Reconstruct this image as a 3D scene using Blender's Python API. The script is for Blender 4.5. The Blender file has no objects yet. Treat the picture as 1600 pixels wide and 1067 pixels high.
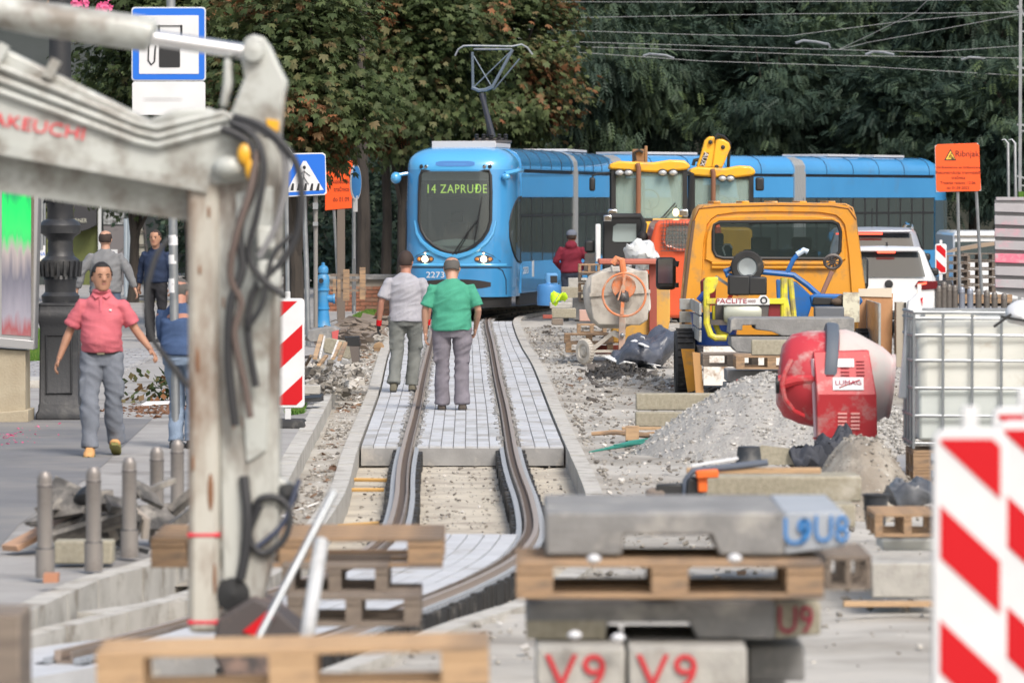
import bpy, math, random
import numpy as np
from mathutils import Vector, Matrix, Euler, noise as mnoise
R=math.radians
sc=bpy.context.scene
COL=sc.collection
# ---------------------------------------------------------------- camera, sky, sun, exposure
F=7600.0; HZ=313.0; CAMH=2.4
TH=math.atan((533.5-HZ)/F)
cd=bpy.data.cameras.new('camera'); cam=bpy.data.objects.new('camera',cd); COL.objects.link(cam)
cam.location=(0,0,CAMH); cam.rotation_euler=(math.pi/2-TH,0,0)
cd.sensor_width=36; cd.lens=F/1600*36; cd.clip_start=.5; cd.clip_end=2000
cd.dof.use_dof=True; cd.dof.focus_distance=64; cd.dof.aperture_fstop=4.6; cd.dof.aperture_blades=0
sc.camera=cam
w=bpy.data.worlds.new('World'); sc.world=w; w.use_nodes=True
nt=w.node_tree; bg=nt.nodes['Background']; sky=nt.nodes.new('ShaderNodeTexSky')
sky.sky_type='NISHITA'; sky.sun_disc=False; sky.sun_elevation=R(48); sky.sun_rotation=R(155)
sky.air_density=1.4; sky.dust_density=5; sky.ozone_density=1.0
nt.links.new(sky.outputs[0],bg.inputs[0]); bg.inputs[1].default_value=0.12
ld=bpy.data.lights.new('sun','SUN'); ld.energy=1.6; ld.angle=R(18); ld.color=(1,.975,.94)
sun=bpy.data.objects.new('sun',ld); COL.objects.link(sun)
# sky sun_rotation 155deg -> light comes from behind the camera, a little from the right
el,az=R(48),R(155)
dv=Vector((math.sin(az)*math.cos(el),math.cos(az)*math.cos(el),math.sin(el)))
sun.rotation_euler=dv.to_track_quat('Z','Y').to_euler()
sc.view_settings.view_transform='Standard'; sc.view_settings.look='None'
sc.view_settings.exposure=0.6; sc.view_settings.gamma=1; sc.view_settings.use_curve_mapping=False
sc.render.engine='CYCLES'
sc.cycles.max_bounces=6; sc.cycles.diffuse_bounces=3; sc.cycles.glossy_bounces=3
sc.cycles.transmission_bounces=4; sc.cycles.transparent_max_bounces=8
# ---------------------------------------------------------------- helpers
def _dir(x,y):
    dx=(x-800)/F; dz=(533.5-y)/F
    return Vector((dx,math.cos(TH)+dz*math.sin(TH),-math.sin(TH)+dz*math.cos(TH)))
def P(x,y,s):
    "world point seen at photo pixel x,y, at the distance where one metre spans s pixels"
    d=_dir(x,y); return Vector((0,0,CAMH))+d*((F/s)/d.y)
def G(x,y,z=0.0):
    "point of the horizontal plane z seen at photo pixel x,y"
    d=_dir(x,y); return Vector((0,0,CAMH))+d*((z-CAMH)/d.z)
def sg(y,z=0.0): return (y-HZ)/(CAMH-z)

_mats={}
def mat(name,col,rough=.6,metal=0,col2=None,scale=4,bump=0,bscale=30,dirt=None,dscale=3,damt=.5,em=None,spec=.5,stretch=None,coat=0,trans=0,detail=6):
    if name in _mats: return _mats[name]
    m=bpy.data.materials.new(name); m.use_nodes=True; n=m.node_tree.nodes; l=m.node_tree.links
    b=n['Principled BSDF']; b.inputs['Base Color'].default_value=(*col,1)
    b.inputs['Roughness'].default_value=rough; b.inputs['Metallic'].default_value=metal
    b.inputs['Specular IOR Level'].default_value=spec; b.inputs['Coat Weight'].default_value=coat
    b.inputs['Transmission Weight'].default_value=trans
    tc=n.new('ShaderNodeTexCoord'); mp=n.new('ShaderNodeMapping'); l.new(tc.outputs['Object'],mp.inputs[0])
    if stretch: mp.inputs['Scale'].default_value=stretch
    last=None
    if col2:
        nz=n.new('ShaderNodeTexNoise'); nz.inputs['Scale'].default_value=scale; nz.inputs['Detail'].default_value=detail
        l.new(mp.outputs[0],nz.inputs[0])
        cr=n.new('ShaderNodeValToRGB'); cr.color_ramp.elements[0].position=.35; cr.color_ramp.elements[1].position=.65
        cr.color_ramp.elements[0].color=(*col,1); cr.color_ramp.elements[1].color=(*col2,1)
        l.new(nz.outputs[0],cr.inputs[0]); last=cr.outputs[0]
    if dirt:
        nz=n.new('ShaderNodeTexNoise'); nz.inputs['Scale'].default_value=dscale; nz.inputs['Detail'].default_value=8; nz.inputs['Roughness'].default_value=.65
        l.new(mp.outputs[0],nz.inputs[0])
        cr=n.new('ShaderNodeValToRGB'); cr.color_ramp.elements[0].position=.62-damt*.3; cr.color_ramp.elements[1].position=.75-damt*.2
        l.new(nz.outputs[0],cr.inputs[0])
        mx=n.new('ShaderNodeMix'); mx.data_type='RGBA'
        if last: l.new(last,mx.inputs[6])
        else: mx.inputs[6].default_value=(*col,1)
        mx.inputs[7].default_value=(*dirt,1); l.new(cr.outputs[0],mx.inputs[0]); last=mx.outputs[2]
    if last: l.new(last,b.inputs['Base Color'])
    if bump:
        nz=n.new('ShaderNodeTexNoise'); nz.inputs['Scale'].default_value=bscale; nz.inputs['Detail'].default_value=5
        l.new(mp.outputs[0],nz.inputs[0]); bp=n.new('ShaderNodeBump'); bp.inputs['Strength'].default_value=bump; bp.inputs['Distance'].default_value=.02
        l.new(nz.outputs[0],bp.inputs['Height']); l.new(bp.outputs[0],b.inputs['Normal'])
    if em:
        b.inputs['Emission Color'].default_value=(*em[0],1); b.inputs['Emission Strength'].default_value=em[1]
    _mats[name]=m; return m
def glass(name,tint,rough=.03,alpha=.5,through=(.55,.62,.62)):
    "tinted window glass: a glossy coat over a partly see-through dark tint"
    if name in _mats: return _mats[name]
    m=bpy.data.materials.new(name); m.use_nodes=True; n=m.node_tree.nodes; l=m.node_tree.links
    b=n['Principled BSDF']; out=n['Material Output']
    b.inputs['Base Color'].default_value=(*tint,1); b.inputs['Roughness'].default_value=rough; b.inputs['Specular IOR Level'].default_value=.7
    t=n.new('ShaderNodeBsdfTransparent'); t.inputs[0].default_value=(*through,1)
    mx=n.new('ShaderNodeMixShader'); mx.inputs[0].default_value=alpha
    l.new(t.outputs[0],mx.inputs[1]); l.new(b.outputs[0],mx.inputs[2]); l.new(mx.outputs[0],out.inputs[0])
    _mats[name]=m; return m
def rampmat(name,attr,stops,rough=.6,transl=.25,bump=0):
    m=bpy.data.materials.new(name); m.use_nodes=True; n=m.node_tree.nodes; l=m.node_tree.links
    b=n['Principled BSDF']; b.inputs['Roughness'].default_value=rough; b.inputs['Specular IOR Level'].default_value=.3
    if attr=='island':
        a=n.new('ShaderNodeNewGeometry'); o=a.outputs['Random Per Island']
    else:
        a=n.new('ShaderNodeAttribute'); a.attribute_name=attr; o=a.outputs['Fac']
    cr=n.new('ShaderNodeValToRGB'); e=cr.color_ramp.elements
    while len(e)<len(stops): e.new(.5)
    for i,(p,c) in enumerate(stops): e[i].position=p; e[i].color=(*c,1)
    l.new(o,cr.inputs[0]); l.new(cr.outputs[0],b.inputs['Base Color'])
    if transl:
        t=n.new('ShaderNodeBsdfTranslucent'); l.new(cr.outputs[0],t.inputs[0])
        mx=n.new('ShaderNodeMixShader'); mx.inputs[0].default_value=transl
        l.new(b.outputs[0],mx.inputs[1]); l.new(t.outputs[0],mx.inputs[2]); l.new(mx.outputs[0],n['Material Output'].inputs[0])
    return m

def rot(e):
    if e is None: return None
    if isinstance(e,Matrix): return e
    return Euler([R(a) for a in e]).to_matrix()
class MB:
    def __init__(s): s.v=[]; s.f=[]; s.m=[]
    def add(s,vs,fs,mi=0):
        o=len(s.v); s.v+= [tuple(v) for v in vs]; s.f+=[tuple(i+o for i in f) for f in fs]; s.m+=[mi]*len(fs); return s
    def box(s,c,d,mi=0,r=None,taper=1):
        hx,hy,hz=d[0]/2,d[1]/2,d[2]/2; vs=[]
        for z in (-hz,hz):
            k=taper if z>0 else 1
            for x,y in ((-hx,-hy),(hx,-hy),(hx,hy),(-hx,hy)): vs.append(Vector((x*k,y*k,z)))
        M=rot(r)
        if M: vs=[M@v for v in vs]
        c=Vector(c); return s.add([v+c for v in vs],[(3,2,1,0),(4,5,6,7),(0,1,5,4),(1,2,6,5),(2,3,7,6),(3,0,4,7)],mi)
    def bx(s,x0,x1,y0,y1,z0,z1,mi=0): return s.box(((x0+x1)/2,(y0+y1)/2,(z0+z1)/2),(abs(x1-x0),abs(y1-y0),abs(z1-z0)),mi)
    def bar(s,a,b,w,h=None,mi=0):
        a=Vector(a);b=Vector(b);h=h or w;d=b-a;L=d.length
        if L<1e-6: return s
        M=d.to_track_quat('Z','Y').to_matrix(); return s.box((a+b)/2,(w,h,L),mi,M)
    def tube(s,pts,r,n=8,mi=0,caps=True,closed=False,ry=None):
        pts=[Vector(p) for p in pts]; k=len(pts); rs=r if isinstance(r,(list,tuple)) else [r]*k
        o=len(s.v); prev=None
        for i,p in enumerate(pts):
            if closed: t=pts[(i+1)%k]-pts[i-1]
            else: t=pts[min(i+1,k-1)]-pts[max(i-1,0)]
            t=t.normalized() if t.length>1e-9 else Vector((0,0,1))
            if prev is None:
                u=t.orthogonal().normalized()
            else:
                u=(prev-t*prev.dot(t)); u=u.normalized() if u.length>1e-6 else t.orthogonal().normalized()
            prev=u; v=t.cross(u)
            for j in range(n):
                a=2*math.pi*j/n; s.v.append(tuple(p+(u*math.cos(a)+v*math.sin(a))*rs[i]))
        K=k if closed else k-1
        for i in range(K):
            for j in range(n):
                a=o+i*n+j; b=o+i*n+(j+1)%n; i2=(i+1)%k; c=o+i2*n+(j+1)%n; d=o+i2*n+j
                s.f.append((a,b,c,d)); s.m.append(mi)
        if caps and not closed:
            s.f.append(tuple(o+j for j in range(n))[::-1]); s.m.append(mi)
            s.f.append(tuple(o+(k-1)*n+j for j in range(n))); s.m.append(mi)
        return s
    def cyl(s,a,b,r,r2=None,n=16,mi=0): return s.tube([a,b],[r,r if r2 is None else r2],n,mi)
    def ring(s,c,R_,r,axis='Y',n=24,m=6,mi=0,sx=1,sz=1,rr=None):
        M=rot(rr) if rr else Matrix.Identity(3); pts=[]
        for i in range(n):
            a=2*math.pi*i/n; p=(math.cos(a)*R_*sx,math.sin(a)*R_*sz)
            q={'Y':(p[0],0,p[1]),'Z':(p[0],p[1],0),'X':(0,p[0],p[1])}[axis]; pts.append(Vector(c)+M@Vector(q))
        return s.tube(pts,r,m,mi,closed=True)
    def prism(s,poly,y0,y1,mi=0,mi_side=None):
        "poly: (x,z) outline, extruded along y"
        n=len(poly); vs=[(x,y0,z) for x,z in poly]+[(x,y1,z) for x,z in poly]
        area=sum(poly[i][0]*poly[(i+1)%n][1]-poly[(i+1)%n][0]*poly[i][1] for i in range(n))
        f=[tuple(range(n)),tuple(range(2*n-1,n-1,-1))]+[((i+1)%n,i,n+i,n+(i+1)%n) for i in range(n)]
        if (area<0)!=(y0>y1): f=[t[::-1] for t in f]
        o=len(s.f); s.add(vs,f,mi)
        if mi_side is not None:
            for i in range(o+2,len(s.f)): s.m[i]=mi_side
        return s
    def lathe(s,prof,c=(0,0,0),n=20,mi=0,axis='Z',r=None,sx=1,sy=1,caps=True):
        "prof: (radius,height) along the axis"
        c=Vector(c); M=rot(r) or Matrix.Identity(3); rings=[]
        for rad,h in prof:
            ring=[]
            for j in range(n):
                a=2*math.pi*j/n; q=(math.cos(a)*rad*sx,math.sin(a)*rad*sy,h)
                if axis=='Y': q=(q[0],q[2],q[1])
                if axis=='X': q=(q[2],q[0],q[1])
                ring.append(c+M@Vector(q))
            rings.append(ring)
        return s.loft(rings,mi,caps)
    def loft(s,rings,mi=0,caps=True):
        n=len(rings[0]); o=len(s.v)
        for r in rings: s.v+=[tuple(p) for p in r]
        for i in range(len(rings)-1):
            for j in range(n):
                s.f.append((o+i*n+j,o+i*n+(j+1)%n,o+(i+1)*n+(j+1)%n,o+(i+1)*n+j)); s.m.append(mi)
        if caps:
            s.f.append(tuple(o+j for j in range(n))[::-1]); s.m.append(mi)
            k=len(rings)-1; s.f.append(tuple(o+k*n+j for j in range(n))); s.m.append(mi)
        return s
    def grid(s,rows,mi=0):
        o=len(s.v); n=len(rows[0])
        for r in rows: s.v+=[tuple(p) for p in r]
        for i in range(len(rows)-1):
            for j in range(n-1): s.f.append((o+i*n+j,o+i*n+j+1,o+(i+1)*n+j+1,o+(i+1)*n+j)); s.m.append(mi)
        return s
    def ball(s,c,r,n=12,m=8,mi=0,rr=None):
        rx,ry,rz=r if isinstance(r,(tuple,list)) else (r,r,r); c=Vector(c); M=rot(rr) or Matrix.Identity(3); rings=[]
        for i in range(m+1):
            t=math.pi*i/m; t=min(max(t,.08),math.pi-.08)
            rings.append([c+M@Vector((rx*math.sin(t)*math.cos(2*math.pi*j/n),ry*math.sin(t)*math.sin(2*math.pi*j/n),-rz*math.cos(t))) for j in range(n)])
        return s.loft(rings,mi)
    def jitter(s,a,seed=0,f=3.):
        s.v=[tuple(Vector(v)+mnoise.noise_vector(Vector(v)*f+Vector((seed,seed*2,0)))*a) for v in s.v]; return s
def mkmesh(name,mb,mats):
    me=bpy.data.meshes.new(name); me.from_pydata(mb.v,[],mb.f)
    for m in mats: me.materials.append(m)
    if len(mats)>1: me.polygons.foreach_set('material_index',mb.m)
    return me
def obj(name,mb,mats,parent=None,label=None,cat=None,group=None,kind=None,sm=35,bev=0,loc=None,rz=0,fix=True):
    if not isinstance(mats,(list,tuple)): mats=[mats]
    me=mb if isinstance(mb,bpy.types.Mesh) else mkmesh(name,mb,mats)
    if sm and me.users==0:
        me.polygons.foreach_set('use_smooth',[True]*len(me.polygons)); me.set_sharp_from_angle(angle=R(sm))
    o=bpy.data.objects.new(name,me); COL.objects.link(o)
    if parent is not None: o.parent=parent
    if loc is not None: o.location=loc
    if rz: o.rotation_euler=(0,0,R(rz))
    if label: o['label']=label
    if cat: o['category']=cat
    if group: o['group']=group
    if kind: o['kind']=kind
    if bev:
        b=o.modifiers.new('bevel','BEVEL'); b.width=bev; b.segments=2; b.limit_method='ANGLE'; b.angle_limit=R(40)
    return o
def thing(name,label,cat,loc,rz=0,group=None):
    o=bpy.data.objects.new(name,None); COL.objects.link(o); o.empty_display_size=.2
    o.location=loc; o.rotation_euler=(0,0,R(rz)); o['label']=label; o['category']=cat
    if group: o['group']=group
    return o
def dup(o,loc=None,rz=None,label=None,parent=None):
    c=o.copy(); COL.objects.link(c)
    if parent is not None: c.parent=parent
    if loc is not None: c.location=loc
    if rz is not None: c.rotation_euler=(c.rotation_euler[0],c.rotation_euler[1],R(rz))
    if label: c['label']=label
    for ch in list(o.children): dup(ch,parent=c)
    return c
class T:
    "a thing drafted from the photograph: an Empty plus pixel-to-metre conversion in its own plane"
    def __init__(s,name,label,cat,x,y,sc_,group=None,rz=0,loc=None):
        s.x,s.y,s.s=x,y,sc_; s.e=thing(name,label,cat,loc if loc is not None else P(x,y,sc_),rz,group)
    def q(s,x,y): return ((x-s.x)/s.s,(s.y-y)/s.s)
    def pl(s,pts): return [s.q(*p) for p in pts]
    def p3(s,x,y,d=0): a=s.q(x,y); return (a[0],d,a[1])
    def o(s,name,mb,mats,**k): return obj(name,mb,mats,parent=k.pop('parent',s.e),**k)
def text(name,body,size,mats,parent,loc,rx=90,rz=0,ry=0,depth=.0015,align='CENTER',sx=1,spacing=1,**k):
    cu=bpy.data.curves.new(name,'FONT'); cu.body=body; cu.size=size; cu.align_x=align; cu.align_y='CENTER'; cu.extrude=depth; cu.resolution_u=3; cu.space_character=spacing
    t=bpy.data.objects.new('tmp',cu); COL.objects.link(t)
    dg=bpy.context.evaluated_depsgraph_get(); me=bpy.data.meshes.new_from_object(t.evaluated_get(dg)); bpy.data.objects.remove(t); bpy.data.curves.remove(cu)
    me.materials.clear(); me.materials.append(mats)
    M=Euler((R(rx),R(ry),R(rz))).to_matrix().to_4x4()@Matrix.Diagonal((sx,1,1,1)); me.transform(M)
    return obj(name,me,[mats],parent=parent,loc=loc,sm=0,**k)
rnd=random.Random(7)
# ---------------------------------------------------------------- materials
M={}
M['concrete']=mat('concrete',(.42,.41,.38),.9,col2=(.33,.32,.30),scale=9,bump=.3,bscale=60,dirt=(.2,.18,.15),dscale=5,damt=.25)
M['concrete_d']=mat('dark_concrete',(.25,.25,.25),.9,col2=(.19,.19,.19),scale=7,bump=.3,bscale=50,dirt=(.36,.35,.33),dscale=4,damt=.3)
M['concrete_b']=mat('beige_concrete',(.36,.33,.26),.95,col2=(.28,.26,.20),scale=30,bump=.4,bscale=90,dirt=(.45,.42,.36),dscale=4,damt=.3)
M['kerb']=mat('kerb_concrete',(.50,.485,.45),.85,col2=(.41,.395,.365),scale=5,bump=.2,bscale=60,dirt=(.26,.235,.20),dscale=3.5,damt=.35)
M['paver']=mat('paver_concrete',(.50,.515,.54),.8,col2=(.44,.45,.47),scale=2.5,bump=.2,bscale=80,dirt=(.31,.29,.265),dscale=2,damt=.35)
M['paver2']=mat('paver_concrete_warm',(.42,.43,.445),.8,col2=(.36,.365,.37),scale=2.5,bump=.2,bscale=80,dirt=(.29,.27,.24),dscale=2,damt=.4)
M['paver3']=mat('paver_concrete_pale',(.51,.525,.55),.75,col2=(.45,.46,.48),scale=3.5,bump=.15,bscale=80)
M['sand']=mat('dusty_subgrade',(.36,.33,.28),.95,col2=(.27,.245,.21),scale=1.3,bump=.9,bscale=12,dirt=(.46,.44,.4),dscale=.9,damt=.6)
M['rubble']=mat('rubble_ground',(.31,.29,.255),.95,col2=(.205,.188,.165),scale=.9,bump=1,bscale=9,dirt=(.43,.41,.375),dscale=.55,damt=.85,stretch=(.5,1.6,1))
M['asphalt']=mat('asphalt',(.13,.13,.135),.9,col2=(.16,.16,.165),scale=3,bump=.3,bscale=80,dirt=(.27,.26,.25),dscale=.8,damt=.35)
M['walk']=mat('walk_slabs',(.34,.33,.32),.9,col2=(.29,.28,.27),scale=3,bump=.2,bscale=60,dirt=(.2,.19,.18),dscale=1,damt=.4)
M['wood']=mat('pallet_wood',(.38,.25,.15),.85,col2=(.27,.18,.11),scale=3,stretch=(1,1,9),bump=.3,bscale=30,dirt=(.16,.125,.10),dscale=3,damt=.5)
M['wood_g']=mat('grey_wood',(.23,.19,.155),.9,col2=(.16,.13,.11),scale=3,stretch=(1,1,9),bump=.3,bscale=30)
M['wood_l']=mat('fresh_wood',(.50,.34,.20),.8,col2=(.40,.26,.15),scale=3,stretch=(1,1,9),bump=.3,bscale=30,dirt=(.24,.18,.13),dscale=3,damt=.35)
M['steel']=mat('galvanised_steel',(.36,.38,.40),.45,.7,col2=(.28,.3,.32),scale=6)
M['steel_d']=mat('dark_steel',(.09,.09,.095),.5,.5,col2=(.14,.12,.11),scale=8)
M['rail']=mat('rail_steel',(.36,.31,.27),.5,.5,col2=(.26,.2,.16),scale=3)
M['railtop']=mat('rail_running_surface',(.50,.40,.33),.4,.5)
M['rubber']=mat('black_rubber',(.02,.02,.022),.8,col2=(.035,.035,.035),scale=8,dirt=(.15,.14,.13),dscale=5,damt=.2)
M['black']=mat('black_plastic',(.018,.019,.021),.5)
M['blk2']=mat('cast_iron_black',(.035,.037,.042),.45,.2,bump=.15,bscale=30,dirt=(.08,.08,.08),dscale=3,damt=.3)
M['white']=mat('white_paint',(.68,.69,.71),.5,col2=(.62,.63,.65),scale=4)
M['whitedirty']=mat('chipped_white_paint',(.72,.70,.66),.6,dirt=(.3,.2,.13),dscale=7,damt=.35)
M['red']=mat('red_film',(.52,.008,.014),.7,spec=.25)
M['redpaint']=mat('red_paint',(.50,.035,.045),.45,col2=(.44,.03,.04),scale=3,dirt=(.42,.26,.25),dscale=4,damt=.35)
M['blue']=mat('sign_blue',(.01,.14,.62),.4)
M['orange']=mat('sign_orange',(.85,.10,.015),.45)
M['yellow']=mat('machine_yellow',(.80,.42,.025),.4,coat=.3,dirt=(.5,.3,.1),dscale=5,damt=.2)
M['vanorange']=mat('van_orange',(.70,.315,.03),.42,coat=.3,col2=(.64,.275,.025),scale=1.2,dirt=(.36,.22,.10),dscale=3.5,damt=.38)
M['tramblue']=mat('tram_blue',(.058,.285,.59),.25,coat=.7,col2=(.05,.26,.55),scale=.8,dirt=(.07,.24,.47),dscale=1.5,damt=.25)
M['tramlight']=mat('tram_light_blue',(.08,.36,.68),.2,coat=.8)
M['trambell']=mat('tram_joint_grey',(.22,.23,.24),.6)
M['winglass']=glass('dark_window_glass',(.10,.125,.125),.05,.55)
M['cabglass']=glass('cab_glass_reflect_tint',(.50,.64,.62),.05,.36,(.85,.95,.93))  # pale mint base colour stands in for bright sky reflected in the panes
M['shieldglass']=glass('windscreen_glass',(.13,.15,.155),.03,.5)
M['grass']=rampmat('grass_blades','island',[(0,(.05,.13,.02)),(.6,(.10,.22,.03)),(1,(.2,.26,.06))],.7,.3)
M['led']=mat('led_yellow_green',(.5,.7,.1),.5,em=((.7,1,.15),1.1))
M['lamp']=mat('lit_headlight',(1,.9,.7),.3,em=((1,.82,.5),14))
M['brake']=mat('lit_brake_light',(.8,.05,.03),.3,em=((1,.08,.04),2.2))
M['darkred']=mat('tail_lens',(.12,.005,.01),.2)
M['chrome']=mat('chrome',(.7,.7,.7),.12,1)
M['pinkflower']=rampmat('petunia_petal','island',[(0,(.7,.06,.2)),(1,(.85,.2,.4))],.6,.3)
M['tarp']=mat('dark_blue_tarp',(.055,.065,.09),.35,col2=(.09,.10,.13),scale=6,bump=.6,bscale=14)
M['paper']=mat('white_paper',(.72,.72,.72),.8)
M['brick']=mat('brick_red',(.34,.15,.09),.9,col2=(.25,.11,.07),scale=9,bump=.3,bscale=50)
M['navy']=mat('navy_paint',(.02,.06,.25),.4,col2=(.015,.045,.2),scale=3)
M['sprayred']=mat('red_spray_paint',(.5,.03,.04),.8)
M['sprayblue']=mat('blue_spray_paint',(.04,.2,.5),.8)
# ================================================================ GROUND
def Gp(l,z=0): return [G(x,y,z) for x,y in l]
def resample(pl,step):
    pl=[Vector((p.x,p.y)) for p in pl]; out=[pl[0]]
    # Catmull-Rom through the picked points, then even spacing
    dense=[]
    n=len(pl)
    for i in range(n-1):
        p0=pl[max(i-1,0)];p1=pl[i];p2=pl[i+1];p3=pl[min(i+2,n-1)]
        for k in range(24):
            t=k/24; dense.append(.5*((2*p1)+(-p0+p2)*t+(2*p0-5*p1+4*p2-p3)*t*t+(-p0+3*p1-3*p2+p3)*t**3))
    dense.append(pl[-1]); acc=0
    for a,b in zip(dense,dense[1:]):
        L=(b-a).length
        while acc+L>=step:
            t=(step-acc)/L; a=a.lerp(b,t); out.append(a.copy()); L=(b-a).length; acc=0
        acc+=L
    out.append(dense[-1]); return out
def offset(pl,d):
    out=[]
    for i,p in enumerate(pl):
        t=(pl[min(i+1,len(pl)-1)]-pl[max(i-1,0)]).normalized(); out.append(p+Vector((t.y,-t.x))*d)
    return out
RRp=Gp([(380,1030),(540,985),(656,940),(725,912),(785,881),(815,855),(829,825),(822,780),(808,740),(799,705),(788,640),(777,590),(768,540),(761,508),(764,498),(790,491),(856,484.5),(960,478),(1100,474)])
RR=resample(RRp,.5)
LR=offset(RR,-1.0)
CL=offset(RR,-.5)
RKi=resample(Gp([(420,1080),(600,1012),(700,974),(790,945),(860,910),(905,872),(924,830),(920,790),(905,745),(884,697),(860,640),(834,574),(816,543),(805,517),(803,500),(822,491),(880,484.5),(1000,478),(1150,473)]),.5)
LKi=resample(Gp([(150,960),(320,935),(420,905),(470,872),(508,820),(541,767),(560,700),(591,615),(600,577),(607,550),(618,522),(630,502),(650,492),(690,486),(800,480),(900,474)]),.5)
LKo=offset(LKi,-.14); RKo=offset(RKi,.14)
base=MB(); base.box((0,150,-.26),(500,420,.04))
obj('ground',base,M['rubble'],kind='structure')
def band(A,B,z,thick,mi=0,mb=None):
    "solid band between two polylines (left, right)"
    mb=mb or MB(); n=max(len(A),len(B))
    def at(pl,t):
        f=t*(len(pl)-1); i=min(int(f),len(pl)-2); return pl[i].lerp(pl[i+1],f-i)
    rings=[]
    for k in range(n):
        t=k/(n-1); a=at(A,t); b=at(B,t)
        rings.append([(a.x,a.y,z),(a.x,a.y,z-thick),(b.x,b.y,z-thick),(b.x,b.y,z)])
    mb.loft(rings,mi); return mb
# bumpy open earth beside and between
def terrain(name,poly_fn,x0,x1,y0,y1,nx,ny,zf,m,seed):
    mb=MB(); rows=[]
    for j in range(ny+1):
        y=y0+(y1-y0)*(j/ny)**1.0; row=[]
        for i in range(nx+1):
            x=poly_fn(y,x0,x1,i/nx)
            z=zf(x,y); row.append((x,y,z))
        rows.append(row)
    mb.grid(rows); return obj(name,mb,m,kind='structure',sm=80)
def xat(pl,y):
    best=None
    for a,b in zip(pl,pl[1:]):
        if (a.y-y)*(b.y-y)<=0 and abs(a.y-b.y)>1e-6:
            return a.x+(b.x-a.x)*(y-a.y)/(b.y-a.y)
    return pl[0].x if y<pl[0].y else pl[-1].x
def zn(x,y,a,f,s=0): return mnoise.noise(Vector((x*f+s,y*f,s)))*a
YB=24.0; YT=98.0
terrain('bare_ground',lambda y,a,b,t: a+(b-a)*t, -1.2,60,10,24.02,60,40,lambda x,y:-.03+zn(x,y,.03,1.2,3)+zn(x,y,.02,4,9),M['rubble'],1)
terrain('rubble_ground',lambda y,a,b,t: xat(RKo,y)+(t**1.8)*(60-xat(RKo,y)), 0,0,YB,YT,90,330,lambda x,y:-.03+zn(x,y,.045,1.1,3)+zn(x,y,.03,3.7,9)+zn(x,y,.012,9,5),M['rubble'],1)
terrain('back_road',lambda y,a,b,t: a+(b-a)*t,-60,80,98,160,40,20,lambda x,y:-.06,M['asphalt'],1)
# asphalt road on the far right where the cars queue
rd=MB(); a=[G(1395,760),G(1420,600),G(1395,520),G(1330,470)]; b=[Vector((30,p.y,0)) for p in a]
rd.grid([[(p.x,p.y,.035) for p in (u,v)] for u,v in zip(a,b)]); obj('road',rd,mat('dusty_asphalt',(.27,.27,.28),.9,col2=(.22,.22,.23),scale=2,bump=.2,bscale=50,dirt=(.35,.34,.32),dscale=1,damt=.5),kind='structure')
# corridor floor (excavated trench)
fl=MB(); rows=[]
for k in range(200):
    y=20+k*.2
    # floor only matters where slabs are missing
    xl=xat(LKi,y)-.02 if y>LKi[0].y else -4; xr=xat(RKi,y)+.02 if y>RKi[0].y else 2
    rows.append([(xl+(xr-xl)*i/16,y,-.205+zn(xl+(xr-xl)*i/16,y,.018,2.2,1)+zn(i*.3,y,.01,6,2)) for i in range(17)])
fl.grid(rows); obj('trench_floor',fl,mat('pale_sandy_subgrade',(.55,.50,.41),.95,col2=(.45,.41,.34),scale=1.4,bump=.8,bscale=8,stretch=(1,1.2,1),dirt=(.33,.29,.24),dscale=1.6,damt=.45),kind='structure',sm=80)
# kerbs: each stone an object
def stones(name,inner,outer,z0,z1,m,label,step=2,n0=0,n1=None,gap=.012):
    par=obj(name,MB().bx(0,.01,0,.01,-.3,-.29),m,kind='structure') if False else None
    root=MB(); band([p.lerp(q,.05) for p,q in zip(inner,outer)],[p.lerp(q,.95) for p,q in zip(inner,outer)],z1-.02,z1-.02-z0,mb=root)
    par=obj(name,root,M['concrete'],kind='structure')
    i=n0; n1=n1 or len(inner)-1; r2=random.Random(3)
    while i+step<=n1:
        A=inner[i:i+step+1]; B=outer[i:i+step+1]; dz=r2.uniform(-.004,.004)
        def sh(pl):
            t=(pl[-1]-pl[0]).normalized()*gap; return [pl[0]+t]+pl[1:-1]+[pl[-1]-t]
        A=sh(A);B=sh(B); mb=MB(); band(A,B,z1+dz,z1-z0,mb=mb); obj('kerb_stone',mb,m,parent=par,sm=30); i+=step
    return par
stones('track_kerb_left',LKo,LKi,-.22,.012,M['kerb'],'')
stones('track_kerb_right',RKi,RKo,-.22,.012,M['kerb'],'')
# slab body + pavers
YS=G(700,697).y   # where the finished paving begins
def clip(pl,y0,y1):
    out=[]
    for a,b in zip(pl,pl[1:]):
        if y0<=a.y<=y1: out.append(a)
    return out
def rowx(y): return xat(LKi,y),xat(LR,y),xat(RR,y),xat(RKi,y)
slab=MB()
def slabstrip(ya,yb,fa,fb,step=.5,z=-.02,th=.17):
    rings=[]; y=ya
    while y<=yb+1e-6:
        r=rowx(y); a=fa(r); b=fb(r); rings.append([(a,y,z),(a,y,z-th),(b,y,z-th),(b,y,z)]); y+=step
    if len(rings)>1: slab.loft(rings)
STR=[(lambda r:r[0]+.02,lambda r:r[1]-.10,3),(lambda r:r[1]+.085,lambda r:r[2]-.085,7),(lambda r:r[2]+.10,lambda r:r[3]-.02,3)]
for fa,fb,n in STR: slabstrip(YS,97,fa,fb)
Y2b=G(700,836).y
slabstrip(26,Y2b,*STR[1][:2])
ts=obj('track_slab',slab,mat('slab_concrete',(.30,.30,.30),.9,col2=(.24,.24,.24),scale=5,bump=.2,dirt=(.4,.38,.35),dscale=3,damt=.3),kind='structure')
pm=[M['paver'],M['paver2'],M['paver3']]
near=[];far=MB(); cnt=0
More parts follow.
